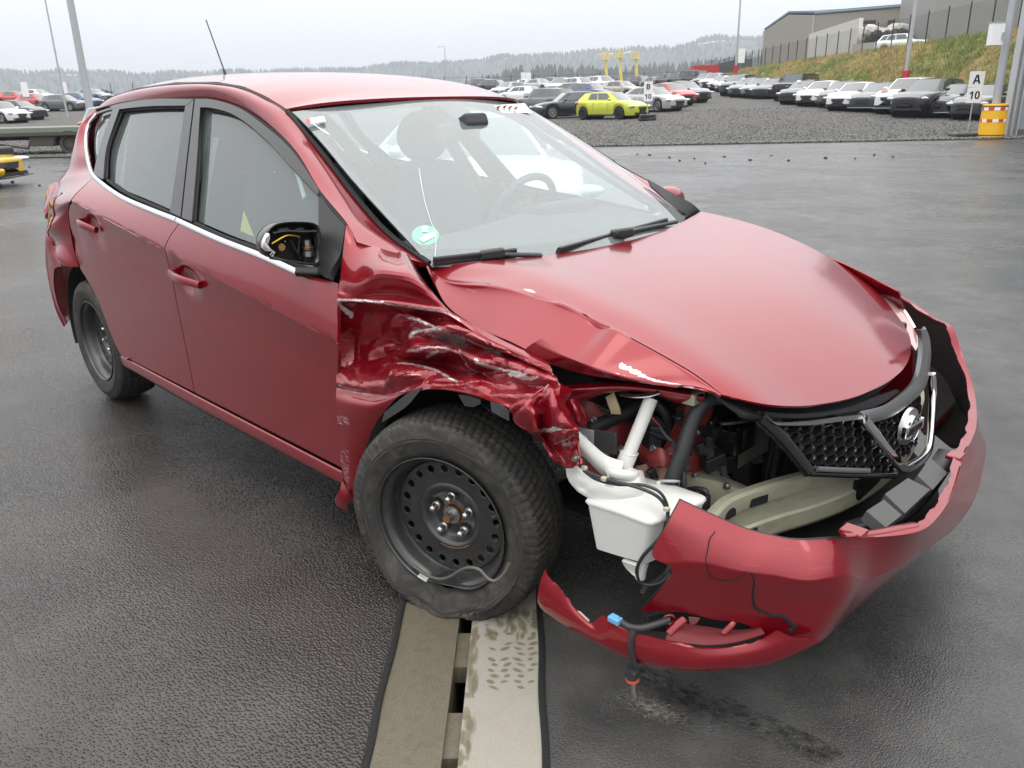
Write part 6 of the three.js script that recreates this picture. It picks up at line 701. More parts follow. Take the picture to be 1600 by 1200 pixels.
  // lower lip strip sweeping back to the wheel
  const lowR = [
    [[0.403,0.363,0.901],[0.42,0.342,0.898],[0.437,0.334,0.894],[0.457,0.313,0.89],[0.478,0.286,0.885],[0.518,0.258,0.874],[0.546,0.288,0.868],[0.565,0.288,0.864],[0.606,0.27,0.847],[0.68,0.261,0.808],[0.749,0.251,0.763],[0.821,0.265,0.7],[0.863,0.299,0.657]],
    [[0.398,0.334,0.909],[0.416,0.316,0.906],[0.436,0.302,0.902],[0.466,0.282,0.895],[0.498,0.266,0.887],[0.532,0.25,0.877],[0.557,0.252,0.872],[0.58,0.249,0.863],[0.621,0.241,0.847],[0.686,0.229,0.813],[0.756,0.231,0.767],[0.836,0.251,0.698],[0.889,0.28,0.632]],
    [[0.391,0.296,0.91],[0.405,0.277,0.908],[0.429,0.268,0.903],[0.463,0.256,0.896],[0.501,0.242,0.886],[0.532,0.229,0.877],[0.559,0.224,0.869],[0.582,0.219,0.86],[0.629,0.211,0.841],[0.685,0.204,0.811],[0.757,0.21,0.766],[0.846,0.229,0.685],[0.915,0.268,0.593]],
    [[0.381,0.263,0.9],[0.395,0.249,0.897],[0.419,0.241,0.893],[0.453,0.23,0.886],[0.492,0.218,0.876],[0.524,0.21,0.867],[0.551,0.203,0.858],[0.574,0.195,0.85],[0.622,0.185,0.83],[0.68,0.185,0.802],[0.752,0.192,0.757],[0.85,0.213,0.671],[0.923,0.259,0.577]]];
  mesh('bumper_lip', net(lowR, 110, 30, (u, v, p) => [p[0], p[1] + (v < 0.02 ? 0.004 * (noise2(u * 60, 2, 3) - 0.5) : 0), p[2]], 0.004), bm, bump, 'lower bumper lip bent out beside the flat tyre');
  mesh('lip_tab', gridGeo([[[0.473,0.281,0.881],[0.492,0.279,0.876],[0.514,0.264,0.87]], [[0.481,0.27,0.879],[0.498,0.263,0.874],[0.512,0.255,0.87]]].map((r) => r.map((p) => [p[0] + 0.002, p[1] + 0.002, p[2] + 0.004])), 0.003), std({ color: lin(0.5, 0.47, 0.38), roughness: 0.7 }), bump); mesh('tab_hole', cyl(0.005, 0.005, 0.004, 12, ...[0.494,0.27,0.876].map((v, i) => v + (i === 2 ? 0.006 : 0)), Math.PI / 2), blackM, bump);
  // fog lamp recess
  mesh('lamp_recess', net([[[0.676,0.256,0.804],[0.747,0.256,0.76],[0.8,0.269,0.719],[0.844,0.291,0.677]], [[0.671,0.273,0.782],[0.735,0.267,0.742],[0.789,0.275,0.7],[0.831,0.292,0.667]], [[0.662,0.262,0.738],[0.712,0.259,0.706],[0.773,0.261,0.671],[0.821,0.284,0.654]]], 24, 14, null, 0.003), redMat, bump);
  mesh('lamp_bracket', merge([sweep([[0.676,0.267,0.792],[0.683,0.282,0.776],[0.693,0.297,0.757]], 0.009, 0.005, [0.5, 1, 0.3], 16, 6), sweep([[0.768,0.274,0.718],[0.777,0.291,0.703],[0.778,0.297,0.695]], 0.007, 0.005, [0.5, 1, 0.3], 16, 6), at(new THREE.TorusGeometry(0.012, 0.004, 8, 20), ...[0.664,0.288,0.774], 0, 0.8, 0)]), red, bump);
  mesh('recess_back', net([[[0.608,0.274,0.778],[0.646,0.269,0.71],[0.718,0.261,0.661],[0.808,0.266,0.621]], [[0.612,0.235,0.777],[0.648,0.212,0.709],[0.72,0.214,0.659],[0.809,0.251,0.62]]], 20, 6, null, 0.004), blackM, bump); mesh('lamp_reflector', gridGeo([[[0.688,0.29,0.735],[0.71,0.287,0.721]], [[0.692,0.267,0.732],[0.703,0.272,0.725]]], 0.002), chrome, bump);
  // loom with the hanging bulb
  mesh('lamp_loom', merge([tube([[0.584,0.293,0.857],[0.605,0.283,0.851],[0.632,0.284,0.84],[0.652,0.29,0.816],[0.67,0.296,0.783]], 0.008, 40, 9), tube([...[[0.625,0.285,0.85],[0.622,0.257,0.856],[0.621,0.224,0.854],[0.623,0.197,0.847],[0.626,0.177,0.84]]], 0.0072, 40, 9)]), hoseM, bump);
  mesh('blue_plug', merge([rbox(0.03, 0.014, 0.02, 0.003, ...[0.579,0.292,0.861])]), std({ color: lin(0.12, 0.35, 0.6), roughness: 0.4 }), bump);
  const hb = [0.617,0.161,0.844], he = [0.625,0.092,0.84]; mesh('bulb_socket', merge([rod(lerp3(hb, he, -0.15), lerp3(hb, he, 0.22), 0.014, 12), rbox(0.03, 0.022, 0.022, 0.004, ...lerp3(hb, he, 0.05))]), hoseM, bump); mesh('bulb_seal', rod(lerp3(hb, he, 0.24), lerp3(hb, he, 0.33), 0.0155, 20), std({ color: lin(0.45, 0.09, 0.03), roughness: 0.6 }), bump); mesh('bulb', merge([rod(lerp3(hb, he, 0.33), lerp3(hb, he, 0.55), 0.010, 16, 0.007), rod(lerp3(hb, he, 0.55), lerp3(hb, he, 0.95), 0.0058, 14), rod(lerp3(hb, he, 0.95), lerp3(hb, he, 1.06), 0.0025, 10)]), chrome2, bump);
  // grey foam absorber seen inside
  const foam = std({ color: 0xffffff, map: canvasTex(256, 256, (c) => { c.fillStyle = '#575757'; c.fillRect(0, 0, 256, 256); for (let i = 0; i < 6000; i++) { const v = rr(66, 112) | 0; c.fillStyle = `rgba(${v},${v},${v},0.6)`; c.fillRect(rnd() * 256, rnd() * 256, 2, 2); } }), roughness: 0.9 });
  const ab = new THREE.Group(); ab.name = 'foam_absorber'; bump.add(ab);
  const fq = [[[[0.871,0.42,0.284],[0.878,0.42,0.198],[0.927,0.4,0.208],[0.924,0.4,0.295]]], [[[0.87,0.42,0.168],[0.876,0.42,0.037],[0.929,0.4,0.023],[0.931,0.4,0.196]]], [[[0.887,0.42,0.006],[0.872,0.42,-0.13],[0.928,0.4,-0.108],[0.932,0.4,0.02]]]];
  for (const [q] of fq) { const P = [0, 1].map((v) => [0, 1].map((u) => lerp3(lerp3(q[0], q[1], u), lerp3(q[3], q[2], u), v))); const tp = Array.from({ length: 7 }, (_, j) => Array.from({ length: 7 }, (_, i) => { const p = lerp3(lerp3(P[0][0], P[0][1], i / 6), lerp3(P[1][0], P[1][1], i / 6), j / 6); return p; })); mesh('foam_block', gridGeo(tp, 0.03), foam, ab); }
  mesh('absorber_bar', sweep([...[[0.851,0.375,0.279],[0.888,0.375,0.157],[0.895,0.375,-0.062],[0.875,0.39,-0.314]]], 0.03, 0.02, [0, 1, 0], 40, 8), blackP, ab);
  mesh('undertray', gridGeo(Array.from({ length: 13 }, (_, i) => { const a = mix(0.75, -1.4, i / 12); return [0, 0.4, 0.75, 0.95].map((k) => [0.25 + 0.72 * k * Math.cos(a), 0.24 + 0.03 * k, 0.8 * k * Math.sin(a)]); }), 0.004), blackM, bump);
  mesh('bumper_tab', merge([rbox(0.05, 0.012, 0.04, 0.004, ...[0.939,0.508,0.506]), rbox(0.04, 0.012, 0.05, 0.004, ...[0.93,0.45,-0.185]), sweep([[0.934,0.515,0.548],[0.963,0.501,0.476],[0.996,0.489,0.383],[1.01,0.482,0.337]], 0.010, 0.004, [0, 1, 0], 20, 6)]), red, bump);
}

// ---------- parked cars, each with body, roof, glass, lamps, grille and wheels ----------
const carPaint = {}; const paintOf = (k, r, g, b, m = 0.3) => (carPaint[k] ??= phy({ color: lin(r, g, b), metalness: m, roughness: 0.35, clearcoat: 1, clearcoatRoughness: 0.06 }));
const PC = { black: [0.010, 0.010, 0.012], night: [0.010, 0.013, 0.028], grey: [0.10, 0.105, 0.112], dark: [0.035, 0.037, 0.042], silver: [0.38, 0.39, 0.40], white: [0.74, 0.75, 0.76], red: [0.42, 0.02, 0.02], yellow: [0.52, 0.56, 0.035], blue: [0.035, 0.06, 0.16], beige: [0.36, 0.33, 0.28], wine: [0.12, 0.015, 0.03], amber: [0.80, 0.48, 0.012], steel: [0.20, 0.22, 0.25] };
const carGlass = phy({ color: lin(0.035, 0.042, 0.045), roughness: 0.04, clearcoat: 1, ior: 1.6 }), lampM = phy({ color: lin(0.55, 0.57, 0.6), roughness: 0.1, clearcoat: 1 }), tailM = phy({ color: lin(0.32, 0.015, 0.02), roughness: 0.2, clearcoat: 1 }), alloy = std({ color: lin(0.45, 0.46, 0.47), metalness: 0.9, roughness: 0.3 }), tyreM = std({ color: lin(0.018, 0.018, 0.019), roughness: 0.8 }), trimM = std({ color: lin(0.015, 0.015, 0.016), roughness: 0.5 });
const SPEC = { // length, width, height, bonnet height, windscreen foot, roof front and rear, rear glass foot, deck height, wheel radius, wheelbase
  hatch: { L: 4.05, W: 1.76, H: 1.46, hood: 0.92, wsx: 0.98, rf: 0.28, rq: -1.45, rg: -1.92, deck: 1.02, R: 0.32, wb: 2.54, clr: 0.2 },
  sedan: { L: 4.85, W: 1.86, H: 1.45, hood: 0.90, wsx: 1.15, rf: 0.42, rq: -0.95, rg: -1.78, deck: 1.02, R: 0.34, wb: 2.9, clr: 0.18 },
  estate: { L: 4.70, W: 1.83, H: 1.49, hood: 0.91, wsx: 1.12, rf: 0.42, rq: -1.85, rg: -2.22, deck: 1.02, R: 0.33, wb: 2.8, clr: 0.18 },
  suv: { L: 4.75, W: 1.92, H: 1.70, hood: 1.08, wsx: 1.12, rf: 0.45, rq: -1.75, rg: -2.2, deck: 1.15, R: 0.38, wb: 2.85, clr: 0.26 },
  boxy: { L: 4.75, W: 1.92, H: 1.95, hood: 1.22, wsx: 0.92, rf: 0.66, rq: -2.15, rg: -2.28, deck: 1.25, R: 0.39, wb: 2.85, clr: 0.3 },
};
const wheelGeo = (R) => { const t = new THREE.LatheGeometry([[R * 0.66, -0.10], [R * 0.75, -0.112], [R * 0.93, -0.108], [R, -0.08], [R, 0.08], [R * 0.93, 0.108], [R * 0.75, 0.112], [R * 0.66, 0.10]].map((p) => new THREE.Vector2(...p)), 28); t.rotateX(Math.PI / 2); const sp = [cyl(R * 0.16, R * 0.16, 0.03, 14, 0, 0, 0.09, Math.PI / 2), at(new THREE.TorusGeometry(R * 0.64, R * 0.045, 8, 30), 0, 0, 0.098)]; for (let k = 0; k < 10; k++) { const a = k * Math.PI / 5; sp.push(box(R * 0.58, R * 0.085, 0.02, R * 0.36 * Math.cos(a), R * 0.36 * Math.sin(a), 0.085, 0, 0, a)); } return [t, merge(sp), cyl(R * 0.66, R * 0.66, 0.06, 24, 0, 0, 0.02, Math.PI / 2)]; };
const carKit = {};
function kit(type) {
  if (carKit[type]) return carKit[type];
  const s = SPEC[type], L = s.L, hw = s.W / 2, fx = L / 2 - 0.88, rx = fx - s.wb, G = {};
  const topY = (x) => { if (x > s.wsx) { const t = (x - s.wsx) / (L / 2 - s.wsx); return mix(s.hood + 0.05, type === 'boxy' ? s.hood - 0.02 : s.hood - 0.20, type === 'boxy' ? t ** 8 : 0.25 * t + 0.75 * t ** 3.2); } if (x > s.rg) return mix(s.deck, s.hood + 0.05, (x - s.rg) / (s.wsx - s.rg)); const t = (s.rg - x) / (s.rg + L / 2 + 1e-6); return s.deck - (type === 'sedan' ? 0.05 : 0.10) * t * t; };
  const halfW = (x) => { const e = Math.max(0, Math.abs(x) - (L / 2 - 0.75)) / 0.75; return hw * (1 - (type === 'boxy' ? 0.06 : 0.27) * e ** 2.2) * (Math.abs(x) < 0.9 ? 0.985 : 1); };
  const lowY = (x) => { let y = s.clr; for (const w of [fx, rx]) { const d = Math.abs(x - w), r = s.R * 1.17; if (d < r) y = Math.max(y, s.R + Math.sqrt(r * r - d * d)); } return y; };
  const xs = new Set(); for (let i = 0; i <= 34; i++) xs.add(+(-L / 2 + L * i / 34).toFixed(3)); for (const w of [fx, rx]) for (let k = -8; k <= 8; k++) xs.add(+(w + s.R * 1.17 * Math.sin(k / 8 * Math.PI / 2)).toFixed(3));
  const X = [...xs].sort((a, b) => a - b), P = [];
  for (const x of X) { const w = halfW(x), t = topY(x), l = Math.min(lowY(x), t - 0.12), half = [[l, 0.955], [mix(l, t, 0.3), 1], [mix(l, t, 0.62), 0.995], [mix(l, t, 0.86), 0.965], [t - 0.03, 0.90], [t, 0.80], [t + 0.025, 0.40], [t + 0.035, 0]]; P.push([...half.map(([y, k]) => [x, y, w * k]), ...half.slice(0, -1).reverse().map(([y, k]) => [x, y, -w * k])]); }
  const cap = (row, dx) => { const c = [0, 1, 2].map((k) => row.reduce((q, p) => q + p[k], 0) / row.length); return [0.975, 0.92, 0.8, 0.5, 0.02].map((k, i) => row.map((p) => [p[0] + dx * [0.4, 0.72, 0.9, 0.98, 1][i], c[1] + (p[1] - c[1]) * k, p[2] * k])); };
  const rear = cap(P[0], -0.08).reverse(), front = cap(P[P.length - 1], 0.11);
  G.body = gridGeo([...rear, ...P, ...front]);
  // glasshouse: body-coloured frame with panes set on it
  const belt = (x) => topY(x) - 0.01, wB = (x) => halfW(x) * 0.90, wT = hw * (type === 'boxy' ? 0.80 : 0.68), yT = s.H - 0.05;
  const frontX = s.wsx, C = { fb: [frontX, belt(frontX) - 0.02, wB(frontX) * 0.9], ft: [s.rf, yT, wT * 0.95], rt: [s.rq, yT - 0.03, wT * 0.93], rb: [s.rg, belt(s.rg), wB(s.rg) * 0.93] };
  const sideP = (u, v) => { const b = [mix(C.fb[0], C.rb[0], u), 0, 0]; b[1] = belt(b[0]) - 0.02; b[2] = mix(wB(b[0]), C.fb[2], sstep(0.12, 0, u)); const t = [mix(C.ft[0], C.rt[0], u), yT + 0.03 * Math.sin(Math.PI * u) - 0.03 * u, wT * (0.95 + 0.05 * Math.sin(Math.PI * u))]; return lerp3(b, t, v); };
  const grid = (f, nu, nv) => Array.from({ length: nv + 1 }, (_, j) => Array.from({ length: nu + 1 }, (_, i) => f(i / nu, j / nv)));
  const frontP = (u, v) => { const a = lerp3(C.fb, C.ft, v), z = a[2] * (1 - 2 * u), k = 1 - (1 - 2 * u) ** 2; return [a[0] + 0.10 * k * (1 - v * 0.6), a[1] + 0.012 * k, z]; }, rearP = (u, v) => { const a = lerp3(C.rb, C.rt, v), z = a[2] * (1 - 2 * u), k = 1 - (1 - 2 * u) ** 2; return [a[0] - 0.06 * k, a[1], z]; };
  const both2 = (g) => merge([g, mirror(g)]);
  G.frame = merge([both2(gridGeo(grid(sideP, 20, 6))), gridGeo(grid(frontP, 12, 8)), gridGeo(grid(rearP, 12, 8))]);
  G.roof = gridGeo(grid((u, v) => { const a = sideP(v, 1), z = a[2] * (1 - 2 * u), k = 1 - (1 - 2 * u) ** 2; return [v === 0 ? a[0] + 0.04 * k : a[0], a[1] + (s.H - yT) * (0.3 + 0.7 * Math.sin(Math.PI * clamp(0.1 + v * 0.85))) * k, z]; }, 14, 16), 0.01);
  const off = (f, k, n) => (u, v) => { const p = f(u, v); return [p[0] + n[0] * k, p[1] + n[1] * k, p[2] + n[2] * k]; };
  const pane = (u0, u1, v0, v1, sl) => grid((u, v) => { const p = sideP(mix(u0, u1, u) + sl * (1 - 0) * 0, mix(v0, v1, v)); return [p[0], p[1] + 0.002, p[2] + 0.009]; }, 8, 5);
  G.sideA = gridGeo(pane(0.115, 0.45, 0.16, 0.88, 0)); G.sideB = gridGeo(pane(0.475, type === 'sedan' ? 0.86 : 0.72, 0.16, 0.88, 0)); G.sideC = type === 'sedan' || type === 'hatch' ? null : gridGeo(pane(0.745, 0.93, 0.18, 0.86, 0));
  G.screen = gridGeo(grid(off((u, v) => frontP(mix(0.05, 0.95, u), mix(0.06, 0.95, v)), 0.010, [0.6, 0.8, 0]), 12, 8)); G.back = gridGeo(grid(off((u, v) => rearP(mix(0.09, 0.91, u), mix(0.18, 0.92, v)), 0.012, [-0.8, 0.6, 0]), 12, 8));
  // nose: grille, intake, plate, lamps
  const nx = L / 2 + 0.03, gy = s.hood - 0.36, e = (z) => nx - 0.05 - 0.20 * (z / hw) ** 2 * (type === 'boxy' ? 0.2 : 1);
  G.grille = gridGeo(Array.from({ length: 5 }, (_, j) => Array.from({ length: 13 }, (_, i) => { const z = (i / 6 - 1) * hw * mix(0.33, 0.40, j / 4); return [nx + 0.085 - 0.09 * (z / hw) ** 2, mix(gy - 0.11, gy + 0.06, j / 4), z]; })), 0.03);
  G.bars = merge([0, 1, 2].map((k) => box(0.014, 0.02, hw * 0.62, nx + 0.09, gy - 0.09 + k * 0.065, 0)));
  G.intake = gridGeo(Array.from({ length: 4 }, (_, j) => Array.from({ length: 13 }, (_, i) => { const z = (i / 6 - 1) * hw * mix(0.80, 0.72, j / 3); return [nx + 0.085 - 0.10 * (z / hw) ** 2, mix(s.clr + 0.05, s.clr + 0.15, j / 3), z]; })), 0.03);
  G.plate = rbox(0.015, 0.10, 0.46, 0.004, nx + 0.092, gy - 0.19, 0); G.rplate = rbox(0.015, 0.10, 0.46, 0.004, -nx + 0.01, 0.72, 0);
  const lx = L / 2 - (type === 'boxy' ? 0.02 : 0.14); const lampG = type === 'boxy' ? cyl(0.10, 0.10, 0.06, 20, lx + 0.06, s.hood - 0.22, hw * 0.72, 0, 0, Math.PI / 2) : at(new THREE.SphereGeometry(1, 18, 12).applyMatrix4(new THREE.Matrix4().makeScale(0.30, 0.085, 0.17)), lx - 0.02, gy + 0.085, hw * 0.77, 0, -0.45, 0.12); G.lamp = lampG; G.lampL = mirror(lampG);
  G.tail = at(new THREE.SphereGeometry(1, 14, 10).applyMatrix4(new THREE.Matrix4().makeScale(0.12, 0.09, 0.24)), -L / 2 + 0.02, s.deck - 0.16, hw * 0.70, 0, 0.4, 0); G.tailL = mirror(G.tail);
  G.mirror = at(new THREE.SphereGeometry(1, 14, 10).applyMatrix4(new THREE.Matrix4().makeScale(0.09, 0.075, 0.12)), s.wsx - 0.42, belt(0.5) + 0.08, hw * 0.98 + 0.08); G.mirrorL = mirror(G.mirror);
  G.handle = box(0.16, 0.022, 0.02, s.wsx - 1.15, belt(0) - 0.15, hw * 0.985); G.sill = merge([box(s.wb - s.R * 2.4, 0.07, 0.05, (fx + rx) / 2, s.clr + 0.03, hw * 0.955), box(s.wb - s.R * 2.4, 0.07, 0.05, (fx + rx) / 2, s.clr + 0.03, -hw * 0.955), box(L - 0.5, 0.02, s.W * 0.8, 0, s.clr + 0.01, 0)]);
  G.wells = [fx, rx].map((w) => cyl(s.R * 1.15, s.R * 1.15, s.W * 0.88, 24, w, s.R, 0, Math.PI / 2)); G.strip = gridGeo([0, 1].map((j) => Array.from({ length: 11 }, (_, i) => { const z = (i / 5 - 1) * hw * 0.78; return [nx + 0.088 - 0.10 * (z / hw) ** 2, s.clr + 0.035 * j, z]; })), 0.02);
  G.seam = merge([s.wsx - 0.62, s.wsx - 1.62].map((x) => box(0.008, 0.5, 0.012, x, 0.62, hw * 0.985)));
  G.wheel = wheelGeo(s.R); G.fx = fx; G.rx = rx; G.s = s; G.hw = hw;
  return (carKit[type] = G);
}
function buildCar(name, type, col, opt = {}) {
  const G = kit(type), o = new THREE.Group(), pm = paintOf(col, ...PC[col]), P = (n, g, m) => g && mesh(n, g, m, o); o.name = numbered(name); scene.add(o);
  P('body', G.body, pm); P('window_surround', G.frame, opt.blackFrame ? trimM : pm); P('roof', G.roof, opt.roof ? paintOf(opt.roof, ...PC[opt.roof]) : pm);
  for (const k of ['sideA', 'sideB', 'sideC']) if (G[k]) { P('side_window', G[k], carGlass); P('side_window', G[k + 'L'] ??= mirror(G[k]), carGlass); }
  P('windscreen', G.screen, carGlass); P('rear_window', G.back, carGlass); P('grille', G.grille, trimM); P('intake', G.intake, trimM); P('number_plate', opt.noPlate ? null : G.plate, opt.plate ?? trimM); P('number_plate', opt.rearView ? G.rplate : null, paper);
  if (opt.chromeGrille) P('grille_bars', G.bars, chrome);
  P('headlight', G.lamp, lampM); P('headlight', G.lampL, lampM); P('tail_light', G.tail, tailM); P('tail_light', G.tailL, tailM); P('door_mirror', G.mirror, pm); P('door_mirror', G.mirrorL, pm); P('underbody', G.sill, trimM); P('wheel_arch', G.wells[0], trimM); P('wheel_arch', G.wells[1], trimM); if (opt.strip) P('bumper_strip', G.strip, satin); P('door_gap', G.seam, trimM); P('door_handle', G.handle, pm);
  if (opt.paper) { const q = mesh('windscreen_note', box(0.004, 0.10, 0.22, G.s.wsx - 0.58, G.s.hood + 0.47, 0.25, 0, 0, 0.85), paper, o); q.position.set(0.12, 0.03, 0); }
  for (const [x, z] of [[G.fx, 1], [G.fx, -1], [G.rx, 1], [G.rx, -1]]) { const w = new THREE.Group(); w.name = 'wheel'; w.position.set(x, G.s.R - 0.01, z * (G.hw - 0.11)); if (z < 0) w.rotation.y = Math.PI; o.add(w); mesh('tyre', G.wheel[0], tyreM, w); mesh('rim', G.wheel[1], opt.darkRim ? trimM : alloy, w); mesh('brake', G.wheel[2], trimM, w); }
  return o;
}
const camYaw = Math.atan2(NF[0], NF[1]);
// p: where it stands; turn: 0 faces the camera, positive turns its nose to the right of the picture
function park(type, col, p, turn, label, group, opt = {}) {
  const o = buildCar(opt.name ?? 'parked_car', type, col, opt), h = opt.y ?? ground(p[0], p[2]) + (opt.lift ?? 0), a = Math.atan2(S0[1] - p[2], S0[0] - p[0]);
  o.position.set(p[0], h, p[2]); o.rotation.y = -(a - turn); if (opt.scale) o.scale.setScalar(opt.scale);
  return tag(o, label, 'car', group);
}
// the long row below the bank, nearest first
const ROWG = 'cars parked in the row below the bank';
const row = [
  ['hatch', 'dark', [-10.436,0.151,-39.923], 'dark car behind the grey lamp post at the right end of the row', { paper: 1 }],
  ['hatch', 'night', [-12.141,0.202,-41.042], 'dark blue car with a silver lower strip half hidden by the A 10 sign', { strip: 1 }],
  ['suv', 'black', [-13.184,0.3,-40.696], 'big glossy black sport utility car left of the A 10 sign', { darkRim: 1 }],
  ['suv', 'white', [-14.987,0.442,-43.14], 'white sport utility car with red stripes on its bonnet', { stripes: 1, strip: 1 }],
  ['sedan', 'dark', [-16.975,0.565,-44.685], 'dark grey saloon with a large chrome grille in the row', { chromeGrille: 1, strip: 1 }],
  ['sedan', 'white', [-18.54,0.633,-45.233], 'white coupe with a round emblem grille right of the patterned grille car', {}],
  ['hatch', 'grey', [-20.431,0.71,-47.589], 'grey car with a bold patterned grille between two white cars', { chromeGrille: 1 }],
  ['sedan', 'white', [-22.363,0.757,-49.19], 'white saloon with twin kidney shaped grilles in the row', {}],
  ['sedan', 'black', [-24.58,0.845,-51.214], 'black saloon with a big dark mouth left of the white saloon', { paper: 1 }],
  ['boxy', 'black', [-27.405,0.983,-55.471], 'tall black off roader with roof rails in the middle of the row', { scale: 0.93, darkRim: 1 }],
  ['sedan', 'dark', [-30.997,1.031,-58.949], 'dark grey car just left of the tall black off roader', { paper: 1 }],
  ['hatch', 'steel', [-32.486,1.092,-59.575], 'steel grey car with a pale bonnet in the row', {}],
  ['sedan', 'grey', [-34.381,1.248,-61.214], 'grey car partly behind the steel grey one', { paper: 1 }],
  ['suv', 'dark', [-36.498,1.309,-63.34], 'dark car with black grille below the small white row sign', {}],
  ['hatch', 'silver', [-42.91,1.73,-72.505], 'small silver car below the red post cover', { paper: 1 }],
  ['hatch', 'silver', [-45.583,1.824,-75.491], 'silver car left of the red post cover', {}],
  ['suv', 'silver', [-47.175,1.88,-76.725], 'pale silver off roader with a dark front near the far end of the row', {}],
  ['suv', 'dark', [-51.083,2.1,-81.308], 'dark van like car right of the boxy black jeep', {}],
];
for (const [type, col, p, label, opt] of row) { const o = park(type, col, p, -0.42, label, ROWG, opt); if (opt.stripes) for (const z of [-0.42, 0.42]) mesh('bonnet_stripe', box(0.8, 0.012, 0.34, 1.75, 1.095, z, 0, 0, -0.13), std({ color: lin(0.6, 0.06, 0.04), roughness: 0.3 }), o); }
const FARG = 'cars standing along the far fence';
park('boxy', 'black', [-54.066,2.257,-83.98], 0.75, 'boxy black jeep with upright screen beside the red container', FARG, {});
park('suv', 'night', [-56.982,2.499,-85.295], 0.7, 'dark car left of the boxy black jeep', FARG, { paper: 1 }); park('suv', 'dark', [-59.741,2.561,-86.769], 0.7, 'dark grey car, second to the left of the boxy jeep', FARG, {}); park('sedan', 'steel', [-62.789,2.669,-87.95], 0.7, 'bluish dark car, third to the left of the boxy jeep', FARG, {}); park('suv', 'dark', [-65.908,2.743,-89.059], 0.7, 'dark car just right of the yellow lifts', FARG, {});
// the middle block
const MID = 'cars parked in the middle of the gravel lot';
park('hatch', 'yellow', [-28.512,0.218,-35.828], 0.92, 'bright yellow green hatchback with black wheels beside the B 10 sign', MID, { roof: 'black', darkRim: 1 });
park('sedan', 'silver', [-29.929,0.236,-41.512], 0.75, 'silver saloon standing behind the B 10 sign', MID, {});
park('hatch', 'red', [-31.918,0.307,-46.617], 0.55, 'red car with a white roof behind the silver saloon', MID, { roof: 'white' });
park('sedan', 'grey', [-33.642,0.481,-50.567], 0.6, 'dull grey saloon right of the red car', MID, {});
park('estate', 'night', [-32.724,0.541,-37.252], -1.25, 'dark navy estate car behind the yellow hatchback', MID, {});
park('suv', 'grey', [-36.569,0.909,-39.049], -2.35, 'grey sport utility car seen from behind left of the navy estate', MID, { rearView: 1, name: 'parked_car' });
park('hatch', 'white', [-51.76,1.749,-52.128], -2.2, 'small white hatchback left of the grey sport utility car', MID, { rearView: 1 });
park('estate', 'silver', [-60.95,2.198,-59.898], -0.6, 'silver estate just above the red roof edge', MID, {});
park('estate', 'wine', [-49.847,1.609,-56.918], -2.2, 'dark red car seen from behind above the navy estate', MID, { rearView: 1 });
park('estate', 'blue', [-46.087,1.67,-55.035], 0.8, 'blue estate with its long roof behind the yellow hatchback', MID, {});
park('suv', 'white', [-55.834,2.177,-65.09], 0.7, 'white car left of the big white sport utility car', MID, {});
park('suv', 'white', [-55.536,2.401,-68.241], 0.6, 'big white sport utility car below the leftmost yellow lift', MID, {});
park('hatch', 'beige', [-44.145,1.667,-57.005], 0.9, 'beige hatchback behind the yellow green one', MID, {});
park('estate', 'grey', [-64.403,2.53,-70.641], 0.8, 'grey estate in the rear line of the middle block', MID, {}); park('sedan', 'silver', [-64.214,2.405,-67.983], 0.7, 'silver saloon in the rear line of the middle block', MID, {}); park('suv', 'silver', [-58.504,2.17,-65.229], -0.4, 'silver high car behind the dark red one', MID, {});
park('estate', 'dark', [-73.387,2.849,-70.072], 0.9, 'dark estate at the far left of the middle block', MID, {}); park('suv', 'night', [-77.227,2.97,-71.875], 0.8, 'dark high car right above the red roof', MID, {}); park('hatch', 'white', [-70.615,2.734,-72.886], 0.6, 'white hatchback far back beside the small white signs', MID, {}); park('sedan', 'dark', [-75.58,2.988,-76.396], 0.7, 'dark saloon below the small white signs', MID, {});
// left of the picture
const LFT = 'cars parked on the left of the gravel lot';
park('hatch', 'grey', [-84.41,1.148,-24.696], 0.95, 'mid grey hatchback left of the big lamp post', LFT, {});
park('hatch', 'blue', [-87.565,1.401,-27.193], 0.85, 'dark blue car behind the big lamp post', LFT, {}); park('hatch', 'red', [-90.581,1.309,-24.133], 0.7, 'red car between the black and the grey hatchback', LFT, {}); park('hatch', 'white', [-103.555,1.835,-28.064], 0.8, 'white car behind the red one on the left', LFT, {});
park('hatch', 'red', [-100.735,1.731,-25.227], 0.7, 'bright red car behind the black one', LFT, {}); park('hatch', 'black', [-71.846,0.698,-17.499], 0.72, 'black hatchback with dark red lower front', LFT, {}); park('estate', 'white', [-68.463,0.637,-15.234], 0.6, 'white car cut by the left picture edge', LFT, {}); park('hatch', 'steel', [-98.109,1.572,-32.166], 0.8, 'steel grey car right of the big lamp post', LFT, {});
park('estate', 'silver', [-29.1,0.132,-9.587], 0.5, 'silver car half hidden behind the red hatchback tail', null, {});
